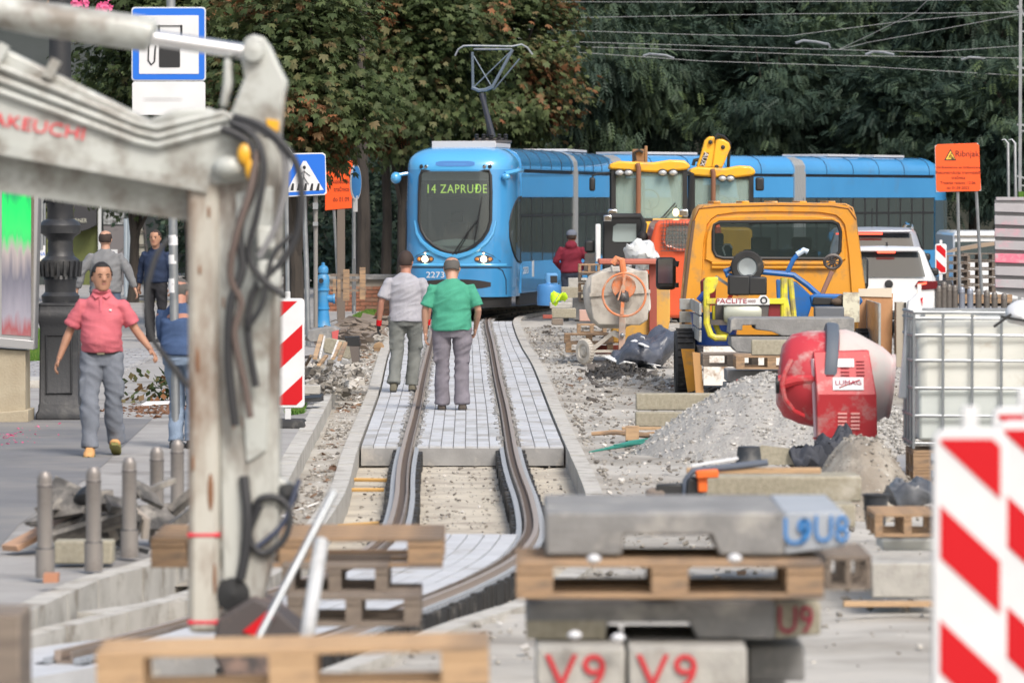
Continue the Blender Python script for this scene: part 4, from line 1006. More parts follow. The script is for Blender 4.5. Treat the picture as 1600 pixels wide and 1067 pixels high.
# ---- pallets ---------------------------------------------------------------------
def pallet_proto():
    e=thing('pallet','x','pallet',(0,0,0))
    tb=MB().bx(-.6,.6,0,.1,0,.022)
    for y in (0,.175,.35,.525,.70): obj('top_board',MB().bx(-.6,.6,0,.1,0,.02),M['wood'],parent=e,loc=(0,y,.122),bev=.003)
    for y in (0,.35,.70):
        obj('bottom_board',MB().bx(-.6,.6,0,.1,0,.02),M['wood'],parent=e,loc=(0,y,0),bev=.003)
    for x in (-.6,-.0725,.455): obj('stringer',MB().bx(0,.145,0,.8,0,.022),M['wood'],parent=e,loc=(x,0,.099))
    for x in (-.6,-.0725,.455):
        for y in (.005,.352,.70): obj('block',MB().bx(0,.145,0,.095,0,.079),M['wood'],parent=e,loc=(x,y,.02),bev=.003)
    return e
_pp=[None]
_pvariants={}
def pallet(x0,x1,ytop,s,label,group=None,rz=0,m=None,scale=1,z=None,tilt=None):
    "front-left/right pixel columns and the pixel row of its top face; s px per metre"
    wpx=(x1-x0)/s; key=m.name if m else 'w'
    if key not in _pvariants:
        e=pallet_proto(); 
        if m:
            for c in e.children:
                me=c.data.copy() ; c.data=me; me.materials.clear(); me.materials.append(m)
        _pvariants[key]=e; fresh=True
    else: fresh=False
    src=_pvariants[key]; e=src if fresh else dup(src)
    b=P((x0+x1)/2,ytop,s); k=wpx/1.2
    e.scale=(k,k if k>.8 else .9,1); e.location=(b.x,b.y,b.z-.142*1)
    if z is not None: e.location.z=z
    e.rotation_euler=(R(tilt[0]) if tilt else 0,R(tilt[1]) if tilt else 0,R(rz)); e['label']=label
    if group: e['group']=group
    elif 'group' in e: del e['group']
    return e
pallet(1150,1262,556,147,'small light pallet carrying the beige slab behind the van')
pallet(1098,1185,553,140,'weathered pallet end in front of the white tail board',m=M['wood_g'])
tp=T('barrier_tape','crumpled red and white tape hanging on the grey slab','tape',1150,612,148)
tp.o('ribbon',MB().bar(tp.p3(1140,612,-.1),tp.p3(1158,590,-.1),.05,.01).bar(tp.p3(1152,615,-.12),tp.p3(1150,592,-.12),.04,.01).bar(tp.p3(1143,600,-.1),tp.p3(1160,596,-.12),.04,.01).bar(tp.p3(1146,604,-.1),tp.p3(1140,614,-.12),.05,.01).jitter(.03,1,6),M['red'])
tp.o('ribbon_white',MB().bar(tp.p3(1136,608,-.1),tp.p3(1146,606,-.12),.04,.01).bar(tp.p3(1148,600,-.14),tp.p3(1152,596,-.14),.05,.01),M['white'])
# ---- rear view cars ------------------------------------------------------------
def car(name,label,x0,x1,ytop,ybot,s,paint,glassm,kind):
    t=T(name,label,'car',(x0+x1)/2,ybot,s); hw=(x1-x0)/2/s; H_=(ybot-ytop)/s
    belt=H_*.62; rings=[]
    def sec(y,wf,wt,ht,zb=.22):
        return [(-hw*wf,y,zb),(-hw*wf,y,belt*.75),(-hw*(wf*.985),y,belt),(-hw*wt,y,ht-.09),(-hw*(wt-.09),y,ht-.015),(0,y,ht),(hw*(wt-.09),y,ht-.015),(hw*wt,y,ht-.09),(hw*(wf*.985),y,belt),(hw*wf,y,belt*.75),(hw*wf,y,zb)]
    b=MB().loft([sec(.0,.93,.80,belt*1.02),sec(.04,.97,.80,belt*1.05),sec(.28,1,.76,H_*.95),sec(.5,1,.78,H_),sec(1.9,1,.78,H_),sec(2.7,1,.8,belt*1.08),sec(3.9,.96,.8,belt*.8),sec(4.1,.85,.7,belt*.6)])
    body=t.o('body',b,paint,sm=40)
    # rear screen
    rs=MB(); z0=belt*1.04; z1=H_*.93; rs.add([(-hw*.76,-.005,z0),(hw*.76,-.005,z0),(hw*.66,.24,z1),(-hw*.66,.24,z1)],[(0,1,2,3)]); rs.v=[(x,y-.02,z) for x,y,z in rs.v]; t.o('rear_window',rs,glassm,sm=0)
    sd=MB()
    for g in (-1,1): sd.add([(g*hw*1.0,.35,belt+.02),(g*hw*1.0,2.6,belt+.02),(g*hw*.80,1.9,H_-.1),(g*hw*.80,.55,H_-.1)],[(0,1,2,3)] if g>0 else [(3,2,1,0)])
    t.o('side_window',sd,glassm,sm=0,kind='stuff')
    sp=MB().box((0,.2,H_*.955),(hw*1.3,.22,.05)); t.o('spoiler',sp,paint,bev=.02)
    t.o('high_brake_light',MB().box((0 if kind!='suv' else -hw*.35,.085,H_*.93),(hw*(.35 if kind!='suv' else .9),.02,.03)),M['brake'])
    for g in (-1,1):
        tl=t.o('tail_light',MB().prism([(g*hw*.55,belt*.87),(g*hw*.62,belt*.97),(g*hw*.99,belt*.97),(g*hw*1.0,belt*.82),(g*hw*.66,belt*.80)],-.03,.12),M['darkred'],bev=.01)
        t.o('tail_light_glow',MB().prism([(g*hw*.6,belt*.92),(g*hw*.78,belt*.95),(g*hw*.78,belt*.91),(g*hw*.68,belt*.89)],-.04,-.03),M['brake'],parent=tl)
        wheel(t.e,(g*hw*.88,.75,.3),.3,.2); wheel(t.e,(g*hw*.88,3.3,.3),.3,.2)
        t.o('side_mirror',MB().box((g*(hw+.1),2.1,belt+.1),(.2,.12,.14)),M['black'],bev=.04)
    t.o('bumper',MB().box((0,-.02,.48),(hw*1.86,.1,.28)),paint,bev=.05)
    t.o('bumper_diffuser',MB().box((0,-.045,.30),(hw*1.6,.1,.2)),M['black'],bev=.03)
    t.o('bumper_strip',MB().box((0,-.08,.24),(hw*1.2,.03,.05)),paint,bev=.01)
    return t,hw,belt,H_
cargl=glass('car_dark_glass',(.02,.025,.028),.04,.82)
silver=mat('silver_paint',(.42,.43,.46),.3,.4,coat=.5); wcar=mat('car_white',(.68,.70,.72),.3,coat=.6)
t,hw,belt,H_=car('parked_car','silver estate car with its brake light lit, behind the white hatchback',1290,1452,355,505,84,silver,cargl,'suv')
t.o('antenna',MB().tube([(-.05,.7,H_),(-.05,.68,H_+.35)],.012,5),M['black'])
t.o('roof_rail',MB().tube([(hw*.7,.4,H_-.02),(hw*.72,.8,H_+.06),(hw*.72,2,H_+.06),(hw*.7,2.3,H_-.02)],.03,6),M['chrome'])
t,hw,belt,H_=car('parked_car','white hatchback seen from behind right of the orange van',1305,1465,385,520,88,wcar,cargl,'hatch')
t.o('tailgate_emblem',MB().lathe([(.0,-.05),(.065,-.045),(.075,-.02)],(.04,0,(520-444)/88),18,0,'Y'),M['black'])
pl_=t.o('licence_plate',MB().box((.18,-.055,(520-479)/88),(.52,.02,.13)),M['white'],bev=.005)
text('plate_lettering','ZG 12-KB',.11,M['black'],pl_,(.18,-.07,(520-479)/88),sx=1.0)
t.o('fin_antenna',MB().box((.05,.6,H_+.03),(.03,.12,.07)),M['black'])
t=T('parked_van','white van with dark windows behind the stacked pallets at far right','van',1560,470,70)
t.o('body',MB().prism(t.pl([(1489,470),(1489,368),(1494,361),(1640,361),(1640,470)]),0,4.5),wcar,bev=.06); t.o('side_window',MB().prism(t.pl([(1492,378),(1640,376),(1640,402),(1492,410)]),-.02,-.0),M['winglass'])
t.o('roof_strip',MB().bx(*[t.q(x,0)[0] for x in(1491,1640)],-.03,0,*[t.q(0,y)[1] for y in(371,368)]),M['chrome'])
# ---- backhoe loaders ------------------------------------------------------------
def roof_cab(label,xl,xr,yt,yb_,s,boom,lamps):
    t=T('backhoe_loader',label,'backhoe loader',(xl+xr)/2,yb_,s); q=t.q; W_=xr-xl
    f=lambda k:xl+W_*k
    rf=[(f(.0),yt+14),(f(.02),yt+6),(f(.12),yt+2),(f(.3),yt+3),(f(.55),yt+4),(f(.75),yt),(f(.93),yt+1),(f(1),yt+8),(f(.99),yt+14),(f(.93),yt+16),(f(.62),yt+20),(f(.3),yt+18),(f(.1),yt+16)]
    t.o('cab_roof',MB().prism(t.pl(rf),-.1,1.7),M['yellow'],bev=.04)
    cf=MB(); yb2=yt+95
    for k in (.06,.94): cf.bar(t.p3(f(k),yb2),t.p3(f(k),yt+14),.09,.1); cf.bar(t.p3(f(k),yb2,1.5),t.p3(f(k),yt+14,1.5),.1,.1)
    cf.bar(t.p3(f(.06),yb2),t.p3(f(.94),yb2),.1,.1); cf.bar(t.p3(f(.06),yt+17),t.p3(f(.94),yt+19),.06,.06)
    t.o('cab_frame',cf,M['black'],kind='stuff')
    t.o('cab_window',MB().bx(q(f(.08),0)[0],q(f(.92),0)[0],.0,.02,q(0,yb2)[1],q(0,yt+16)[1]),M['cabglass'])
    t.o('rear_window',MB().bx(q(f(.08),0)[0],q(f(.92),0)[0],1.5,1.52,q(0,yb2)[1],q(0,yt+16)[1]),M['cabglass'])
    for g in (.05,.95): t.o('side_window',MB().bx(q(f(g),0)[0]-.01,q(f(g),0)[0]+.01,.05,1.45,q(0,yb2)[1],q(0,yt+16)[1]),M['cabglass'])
    for k0,k1 in ((.16,.10),(.78,.90)): t.o('cab_pillar',MB().tube([t.p3(f(k0),yt+18,.3),t.p3(f((k0+k1)/2),yt+50,.25),t.p3(f(k1),yb2,.2)],[.10,.12,.14],8),M['black'])
    st=MB().box(t.p3(f(.3),yt+60,.6),(.5,.2,.8)).box(t.p3(f(.3),yt+85,.4),(.5,.5,.2)); st.tube([t.p3(f(.55),yt+90,.3),t.p3(f(.5),yt+62,.25)],.03,6).ring(t.p3(f(.5),yt+62,.25),.2,.02,'Y',16,5); t.o('seat',st,M['black'],bev=.04)
    t.o('exhaust_pipe',MB().tube([t.p3(f(.36),yb2,-.15),t.p3(f(.365),yt+12,-.15),t.p3(f(.35),yt+6,-.13)],.05,8),mat('rust_brown',(.2,.09,.05),.7))
    t.o('wiper',MB().bar(t.p3(f(.64),yb2-3,-.02),t.p3(f(.82),yb2-28,-.02),.02).bar(t.p3(f(.68),yb2-3,-.02),t.p3(f(.84),yb2-24,-.02),.015),M['black'])
    for k in lamps:
        lb=t.o('work_lamp',MB().ball(t.p3(f(k),yt+20,-.12),(.10,.07,.075),12,7),M['black']); t.o('lamp_lens',MB().ball(t.p3(f(k),yt+20.5,-.17),(.085,.04,.055),12,7),mat('lamp_lens',(.42,.44,.45),.15,.3),parent=lb)
    t.o('engine_hood',MB().prism(t.pl([(f(.25),yb_-25),(f(.25),yb2+6),(f(.3),yb2+1),(f(.85),yb2+1),(f(.9),yb2+6),(f(.9),yb_-25)]),-1.6,0),M['yellow'],bev=.05)
    for g in (.1,.92): wheel(t.e,(q(f(g),0)[0],-1.0,.48),.48,.35,M['yellow']); wheel(t.e,(q(f(g),0)[0],1.4,.75),.75,.45,M['yellow'])
    return t,f
t,f=roof_cab('nearer yellow roofed backhoe loader left of the orange van',951,1078,250,501,78,None,(.13,.24,.66,.79))
t.o('side_mirror',MB().box(t.p3(925,288,-.2),(.12,.08,.28)),M['black'],bev=.04); t.o('mirror_arm',MB().tube([t.p3(925,276,-.2),t.p3(932,272,-.1),t.p3(955,270)],.02,6),M['black'])
for x in (957,1067):
    hlm=t.o('headlight',MB().box(t.p3(x,333,-.2),(.2,.1,.16)),M['chrome'],bev=.03); 
t.o('headlight_glow',MB().ball(t.p3(1055,332,-.22),(.06,.04,.08)),mat('warm_lamp',(.9,.85,.6),.3,em=((1,.85,.5),1.5)))
t.o('front_grille',MB().bx(*[t.q(x,0)[0] for x in(1016,1080)],-1.7,-1.66,*[t.q(0,y)[1] for y in(352,341)]),mat('hood_yellow_light',(.8,.5,.15),.5))
t.o('boom_pivot',MB().box(t.p3(1003,246,1.9),(.3,.3,.36)).box(t.p3(1013,246,1.9),(.06,.35,.5)).tube([t.p3(1003,254,1.8),t.p3(1004,236,1.8)],.05,8),mat('rusty_pivot',(.25,.14,.07),.7),bev=.02)
t.o('counter_hose',MB().tube([t.p3(996,250,1.7),t.p3(994,238,1.7),t.p3(1002,234,1.7),t.p3(1008,238,1.7)],.03,6),M['black'])
t,f=roof_cab('farther backhoe loader whose lettered yellow boom rises above the tram',1076,1180,259,501,75,None,(.5,.62))
bmp=t.pl([(1095,262),(1093,258),(1100,240),(1106,218),(1112,212),(1122,212),(1124,262)]); t.o('boom_side',MB().prism(bmp,1.8,2.1),M['yellow'],bev=.03)
t.o('boom_face',MB().prism(t.pl([(1117,262),(1124,216),(1135,216),(1145,222),(1147,230),(1134,262)]),1.75,2.15),M['yellow'],bev=.03)
bk=t.o('boom_label',MB().prism(t.pl([(1098,257),(1105,237),(1113,238),(1106,259)]),1.78,1.8),M['black'])
text('boom_lettering','AUX',.15,M['white'],bk,(t.q(1105.5,0)[0],1.77,t.q(0,248)[1]),ry=0,sx=1.0).rotation_euler=(0,R(-72+180),0)
for x,y in ((1115,221),(1135,229),(1125,260)): t.o('boom_pin',MB().lathe([(.0,-.03),(.04,-.02),(.05,.02)],t.p3(x,y,1.74),10,0,'Y'),M['black'])
t.o('boom_hose',MB().tube([t.p3(1123,214,1.7),t.p3(1126,209,1.7),t.p3(1136,212,1.8),t.p3(1146,222,1.9),t.p3(1144,262,2)],.035,6).tube([t.p3(1088,258,1.9),t.p3(1090,250,1.9),t.p3(1099,248,1.9)],.04,6),M['black'])
t.o('side_mirror',MB().box(t.p3(1186,288,-.2),(.18,.08,.28)),M['black'],bev=.04)
t.o('corner_pole',MB().tube([t.p3(1076,330,-.3),t.p3(1080,272,-.3),t.p3(1066,268,-.3)],.05,6),M['black'])
# ---- small black skid loader ----
t=T('skid_loader','small black skid steer loader with a white lift arm','skid loader',973,500,80); q=t.q
t.o('cab_shell',MB().prism(t.pl([(942,420),(942,345),(948,337),(1000,336),(1008,342),(1010,420)]),0,.12,0).box(t.p3(975,415,.7),(.8,1.2,.7)),M['black'],bev=.03)
t.o('cab_window',MB().prism(t.pl([(957,376),(958,354),(964,350),(994,350),(994,378),(960,378)]),-.02,0),mat('pale_window',(.30,.36,.36),.1))
t.o('lift_arm',MB().prism(t.pl([(930,409),(930,350),(938,350),(938,409)]),-.3,-.2),M['white'],bev=.02)
t.o('loader_arm_black',MB().tube([t.p3(1000,395,-.2),t.p3(1006,350,-.2),t.p3(1000,338,-.2),t.p3(950,338,-.2)],.06,8).tube([t.p3(944,345,-.2),t.p3(944,338,-.2)],.06,8),M['black'])
t.o('headlight',MB().box(t.p3(949,341,-.3),(.16,.1,.12)),M['chrome'],bev=.02)
t.o('side_mirror',MB().box(t.p3(921,385,-.1),(.2,.1,.24)),M['black'],bev=.04)
t.o('hydraulic_fittings',MB().box(t.p3(922,412,-.2),(.22,.3,.4)).jitter(.05,2,5),M['steel_d'])
for g in (-.45,.45): wheel(t.e,(g,.2,.42),.42,.28,M['white'])
# ---- red pickup ----
t=T('pickup_truck','orange red pickup with wire mesh over its rear window','pickup truck',1060,497,92)
rp_=mat('pickup_red',(.62,.09,.03),.35,coat=.5)
t.o('cab_body',MB().prism(t.pl([(1008,497),(1008,420),(1018,370),(1024,350),(1030,345),(1110,342),(1125,350),(1130,380),(1130,497)]),0,3.5),rp_,bev=.06)
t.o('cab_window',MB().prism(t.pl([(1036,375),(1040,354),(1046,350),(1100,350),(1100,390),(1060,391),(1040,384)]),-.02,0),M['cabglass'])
mesh_=MB()
for k in range(9): mesh_.bar(t.p3(1036+k*5,392,-.06),t.p3(1036+k*5,345,-.06),.01)
for k in range(8): mesh_.bar(t.p3(1032,350+k*6,-.06),t.p3(1090,350+k*6,-.06),.01)
t.o('wire_mesh',mesh_,M['steel_d'],kind='stuff'); t.o('window_trim',MB().tube([t.p3(*a,-.02) for a in ((1036,375),(1040,354),(1046,350),(1100,350),(1100,390),(1060,391),(1040,384))],.03,6,closed=True),rp_)
# ---- skip, post ----
t=T('yellow_skip','yellow steel skip standing behind the orange wheeled cement mixer','skip',1000,550,104)
t.o('skip_wall',MB().prism(t.pl([(958,536),(948,430),(1047,430),(1047,500),(1040,536)]),0,1.2),mat('skip_ochre',(.60,.34,.07),.6,dirt=(.35,.25,.15),dscale=3,damt=.4),bev=.02)
t.o('skip_post',MB().bx(*[t.q(x,0)[0] for x in (1014,1026)],-.12,-.01,.0,t.q(0,408)[1]),mat('oxide_red',(.30,.07,.05),.7),bev=.01)
t.o('skip_beam',MB().bx(*[t.q(x,0)[0] for x in (930,1047)],-.14,-.02,-.03,t.q(0,536)[1]-.03),mat('oxide_red',(.30,.07,.05),.7),bev=.01)
t.o('skip_top_frame',MB().bx(*[t.q(x,0)[0] for x in (935,1030)],-.3,.9,t.q(0,413)[1],t.q(0,405)[1]),mat('faded_red_box',(.42,.13,.09),.7),bev=.02)
# ---- orange wheeled cement mixer ----
t=T('cement_mixer','old grey drum cement mixer with an orange hand wheel','cement mixer',967,572,106); q=t.q
og=mat('mixer_orange',(.62,.20,.08),.65,dirt=(.45,.33,.25),dscale=6,damt=.5); dg=mat('mortar_grey',(.50,.47,.42),.85,col2=(.42,.39,.35),scale=4,dirt=(.3,.27,.23),dscale=4,damt=.4)
c=t.p3(967,465,.42)
t.o('drum',MB().lathe([(.10,-.50),(.27,-.47),(.40,-.36),(.455,-.1),(.46,.02),(.43,.2),(.33,.38),(.29,.42),(.26,.40)],c,28,0,r=(12,78,0)),dg,sm=50)
t.o('drum_rib',MB().ring(c,.465,.02,'X',28,6,rr=(12,-12,0)),dg)
t.o('outer_plate',MB().prism(t.pl([(923,432),(940,424),(1012,423),(1014,470),(1012,500),(1000,508),(935,508),(926,498),(921,465)]),.0,.06),dg,bev=.02)
t.o('plate_ridge',MB().bar(t.p3(921,461,-.02),t.p3(1016,455,-.02),.03,.05),dg)
hw_=t.o('hand_wheel',MB().ring(t.p3(974.5,460,-.25),.315,.018,'Y',32,7),og)
t.o('spoke_plate',MB().lathe([(.0,-.02),(.17,-.02),(.18,0),(.17,.02),(.0,.02)],t.p3(974,448,-.16),24,0,'Y'),og,parent=hw_)
t.o('hub',MB().ball(t.p3(973,463,-.2),(.1,.12,.09),10,7).jitter(.03,2,9),M['steel_d'],parent=hw_)
t.o('spoke',MB().bar(t.p3(975,428,-.25),t.p3(973,460,-.25),.04).bar(t.p3(973,460,-.25),t.p3(971,491,-.25),.05).bar(t.p3(965,468,-.28),t.p3(972,445,-.28),.02),og,parent=hw_)
t.o('top_bracket',MB().tube([t.p3(957,412,-.1),t.p3(963,404,-.1),t.p3(971,406,-.1),t.p3(974,425,-.1)],.05,8),og)
t.o('leg',MB().prism(t.pl([(966,565),(967,490),(977,490),(977,565)]),-.1,.02),mat('leg_pinkgrey',(.42,.29,.23),.8,dirt=(.4,.37,.33),dscale=4,damt=.6),bev=.01)
t.o('strut',MB().bar(t.p3(926,546,.1),t.p3(958,520,.05),.06).bar(t.p3(958,520,.05),t.p3(970,525,0),.08).bar(t.p3(918,549,.1),t.p3(965,549,.1),.04),dg)
t.o('pivot_bolt',MB().ball(t.p3(972,523,-.13),.035),M['steel'])
w_=wheel(t.e,t.p3(914,549,-.1),.185,.09,dg,'X',hub=.6); w_.rotation_euler=(0,0,R(35))
w_.data.materials.clear(); w_.data.materials.append(dg)
# ---- red cement mixer in front ----
t=T('cement_mixer','bright red cement mixer with a grey gear ring and motor housing','cement mixer',1310,748,182); q=t.q
rd_=M['redpaint']; c=Vector(t.p3(1300,596,.45))
drm=mat('mixer_drum_red',(.52,.04,.055),.5,col2=(.45,.035,.05),scale=2,dirt=(.5,.36,.34),dscale=4,damt=.42)
cone=mat('mortar_smeared_red',(.60,.52,.50),.75,col2=(.62,.25,.26),scale=2.2,dirt=(.50,.47,.45),dscale=3,damt=.9)
RX=(0,96,0)
t.o('drum',MB().lathe([(.08,-.44),(.26,-.43),(.36,-.36),(.405,-.22),(.43,-.02),(.435,.04)],c,32,0,r=RX),drm,sm=60)
t.o('drum_cone',MB().lathe([(.44,.04),(.45,.10),(.43,.2),(.33,.44),(.27,.52),(.285,.55),(.25,.5)],c,32,0,r=RX),cone,sm=50)
t.o('gear_ring',MB().lathe([(.44,-.05),(.49,-.045),(.50,-.02),(.50,.04),(.49,.06),(.44,.06)],c+Vector((-.03,0,.0)),40,0,r=RX),mat('gear_bluegrey',(.09,.11,.14),.6),sm=30)
hs=MB(); yf=-.12
hs.add([(*[q(1271,549)[0]],yf+.18,q(0,549)[1]),(q(1358,547)[0],yf+.18,q(0,547)[1]),(q(1368,615)[0],yf,q(0,615)[1]),(q(1275,615)[0],yf,q(0,615)[1]),(q(1370,683)[0],yf+.05,q(0,683)[1]),(q(1276,684)[0],yf+.05,q(0,684)[1]),
 (q(1271,549)[0],.3,q(0,549)[1]),(q(1358,547)[0],.3,q(0,547)[1]),(q(1370,683)[0],.3,q(0,683)[1]),(q(1276,684)[0],.3,q(0,684)[1])],[(3,2,1,0),(5,4,2,3),(0,1,7,6),(5,3,0,6,9),(1,2,4,8,7),(4,5,9,8),(6,7,8,9)])
mh=t.o('motor_housing',hs,rd_,bev=.01,sm=20)
def onf(x,y,d=-.012):
    k=(y-549)/(615-549) if y<615 else 1; yy=yf+.18*(1-k) if y<615 else yf+.05*(y-615)/69
    a=q(x,y); return Vector((a[0],yy+d,a[1]))
for x0,x1,y0,y1 in ((1303,1334,560,573),(1300,1348,589,608)):
    t.o('sticker',MB().add([onf(x0,y1),onf(x1,y1),onf(x1,y0),onf(x0,y0)],[(0,1,2,3)]),M['white'],parent=mh,sm=0)
text('sticker_lettering','LUMAG',.062,mat('sticker_print',(.35,.03,.08),.5),mh,onf(1324,597,-.022),rx=78,sx=1.1); t.o('sticker_underline',MB().bar(onf(1310,604,-.02),onf(1342,592,-.02),.012,.004),M['red'],parent=mh)
vt=[]
for y in (565,570,575,581,586):
    for x0,x1 in ((1290,1302),(1313,1326),(1337,1350)):
        if y<575 and x0==1313: continue
        vt.append((x0,x1,y))
for x0,x1,y in vt: t.o('vent_slot',MB().bar(onf(x0,y,-.003),onf(x1,y,-.003),.012,.012),mat('slot_dark_red',(.2,.01,.02),.6),parent=mh)
for y in (645,651,657,663,668.5):
    for x0,x1 in ((1308,1322),(1328,1342)): t.o('vent_slot',MB().bar(onf(x0,y,-.003),onf(x1,y,-.003),.014,.016),mat('vent_pink',(.75,.35,.33),.5),parent=mh)
t.o('yoke',MB().tube([t.p3(1222,600,.1),t.p3(1245,594,.1),t.p3(1275,592,.05)],[.055,.05,.04],10).cyl(t.p3(1216,600,.1),t.p3(1224,600,.1),.075),rd_)
t.o('yoke_cap',MB().cyl(t.p3(1213,601,.1),t.p3(1218,601,.1),.078),M['black'])
t.o('tilt_wheel',MB().tube([t.p3(1236,562,.0),t.p3(1226,580,-.05),t.p3(1221,600,-.05),t.p3(1225,622,-.05),t.p3(1240,642,0),t.p3(1256,650,.05)],.022,8),rd_)
t.o('frame_leg',kind='stuff',mb=MB().bar(t.p3(1279,684,.0),t.p3(1279,720,.0),.04).bar(t.p3(1318,684,.2),t.p3(1318,748,.2),.07).bar(t.p3(1270,684,.0),t.p3(1292,686,0),.02),mats=mat('leg_maroon',(.25,.05,.06),.6))
t.o('side_strip',MB().bar(t.p3(1271,560,.05),t.p3(1277,720,.0),.03,.03),mat('pale_pink_strip',(.6,.45,.5),.6))
t.o('stand',MB().bar(t.p3(1280,745,.1),t.p3(1370,745,.1),.06).bar(t.p3(1370,745,.1),t.p3(1360,680,.3),.06),rd_)
for x in (1262,1360): wheel(t.e,t.p3(x,726,.9),.12,.06,rd_,'Y')
# ---- IBC tank ----
t=T('water_tank','white caged water tank on pallets behind the striped beacons','tank',1540,757,188); q=t.q
for k,z in ((0,0),(1,.15)):
    pass
tk=MB().bx(-.56,.56,.05,1.05,.34,1.38); t.o('tank_bottle',tk,mat('tank_milky',(.66,.67,.63),.5,col2=(.60,.61,.57),scale=2,dirt=(.45,.4,.33),dscale=3,damt=.18),bev=.08)
wt=MB().bx(-.555,.555,.045,1.04,.36,.80); t.o('water_tint',wt,mat('tank_lower_grey',(.50,.54,.53),.5),bev=.03)
gs=M['steel']
xs=[-.6+i*.2425 for i in range(6)]; xs[-1]=.6
for x in xs: t.o('cage_bar',MB().tube([(x,0,.3),(x,0,1.42)],.013,6),gs); 
for z in (.34,.57,.80,1.03,1.24,1.38,1.43): t.o('cage_bar',MB().tube([(-.6,-.0,z),(.6,-.0,z),(.6,1.1,z),(-.6,1.1,z)],.014,6,closed=True),gs)
for y in (.3,.6,.9): 
    for x in (-.6,.6): t.o('cage_bar',MB().tube([(x,y,.3),(x,y,1.42)],.013,6),gs)
t.o('cage_rear',MB().tube([(-.4,1.1,.3),(-.4,1.1,1.42)],.012,6).tube([(.1,1.1,.3),(.1,1.1,1.42)],.012,6),gs)
t.o('sagging_sheet',MB().prism([(-.5,1.40),(-.2,1.42),(.0,1.39),(.55,1.32),(.55,1.2),(-.5,1.25)],.1,.9).jitter(.05,3,4),mat('sheet_white',(.75,.75,.70),.7))
pt=P(1540,757,188); 
for k in (0,1):
    e=pallet(1427,1653,757-26-k*27,188,('lower','upper')[k]+' worn pallet under the caged water tank'); 
t=T('white_sack','rounded white sack with a black strap on the caged tank','sack',1588,492,196)
t.o('sack',MB().ball((.09,.4,.0),(.15,.16,.10),18,12).jitter(.05,1,5),M['white']); t.o('strap',MB().bar((-.1,.22,-.02),(.14,.2,-.06),.05,.02).bar((-.16,.2,-.1),(-.02,.2,-.0),.03,.02),M['black'])
# ================================================================ FOREGROUND AND STREET THINGS
EXC=mat('excavator_pale_grey',(.50,.52,.50),.5,coat=.15,col2=(.42,.44,.42),scale=2,dirt=(.20,.18,.155),dscale=3.5,damt=.55)
ROD=mat('cylinder_chrome',(.75,.76,.78),.18,.8)
# ---- excavator arm ------------------------------------------------------------
s=352.; t=T('excavator_arm','pale grey excavator boom and stick with red lettering across the left side','excavator',360,1100,s); q=t.q
def pr(pts,a,b,name,m=EXC,bev=.015,par=None,**k): return t.o(name,MB().prism(t.pl(pts),a,b),m,bev=bev,**({'parent':par} if par else {}),**k)
boom=pr([(-80,52),(-20,60),(100,118),(238,186),(275,170),(330,168),(385,190),(410,205),(418,250),(400,278),(330,292),(240,280),(150,262),(60,245),(-80,215)],-.12,.12,'boom')
for (a,b,c,d,e_,f_) in ((-80,70,238,198,352,176),(-80,92,240,212,362,184),(-80,112,238,226,360,198)):
    t.o('boom_pipe',MB().tube([t.p3(a,b,-.14),t.p3(100,b+(d-b)*.56,-.14),t.p3(c-20,d-6,-.14),t.p3(c+12,d+1,-.14),t.p3(e_,f_,-.14),t.p3(e_+25,f_+12,-.15),t.p3(e_+45,f_+60,-.16)],.015,8),EXC,parent=boom)
t.o('boom_flange',MB().bar(t.p3(-80,216,-.13),t.p3(330,291,-.13),.02,.05).bar(t.p3(-80,232,-.0),t.p3(330,296,-.0),.02,.3),EXC,parent=boom)
for x,y in ((88,86),(8,62)): t.o('pipe_clamp',MB().box(t.p3(x,y+22,-.14),(.045,.05,.09),0,(0,28,0)),EXC,parent=boom)
tx=text('boom_lettering','TAKEUCHI',.08,mat('faded_red_print',(.70,.05,.07),.6),boom,t.p3(56,196,-.128),sx=1.25); tx.rotation_euler=(0,R(10),0)
t.o('arrow_sticker',MB().bar(t.p3(232,156,-.2),t.p3(290,156,-.2),.022,.004),M['black'],parent=boom)
# cylinder over the boom
cy=t.o('hydraulic_cylinder',MB().tube([t.p3(-80,2,-.02),t.p3(-20,12,-.02),t.p3(60,28,-.02),t.p3(226,52,-.02),t.p3(238,55,-.02),t.p3(242,57,-.02)],[.075,.077,.079,.079,.074,.05],18),EXC,sm=50)
t.o('piston_rod',MB().tube([t.p3(238,58,-.02),t.p3(396,82,-.02)],.036,14),ROD,parent=cy,sm=60)
# bell crank at the top of the stick
pr([(385,60),(400,54),(414,58),(424,70),(440,105),(452,128),(447,145),(440,215),(418,222),(372,190),(362,178),(385,120),(380,95)],-.10,.12,'stick_head')
pr([(354,90),(364,92),(366,130),(356,168),(346,166),(352,130)],-.1,.1,'crank_link')
t.o('pivot_pin',MB().lathe([(.0,-.15),(.045,-.14),(.05,-.10),(.05,.14)],t.p3(400,80,0),16,0,'Y'),EXC)
t.o('yellow_sticker',MB().prism(t.pl([(419,185),(440,188),(440,204),(424,206)]),-.112,-.1),M['yellow'])
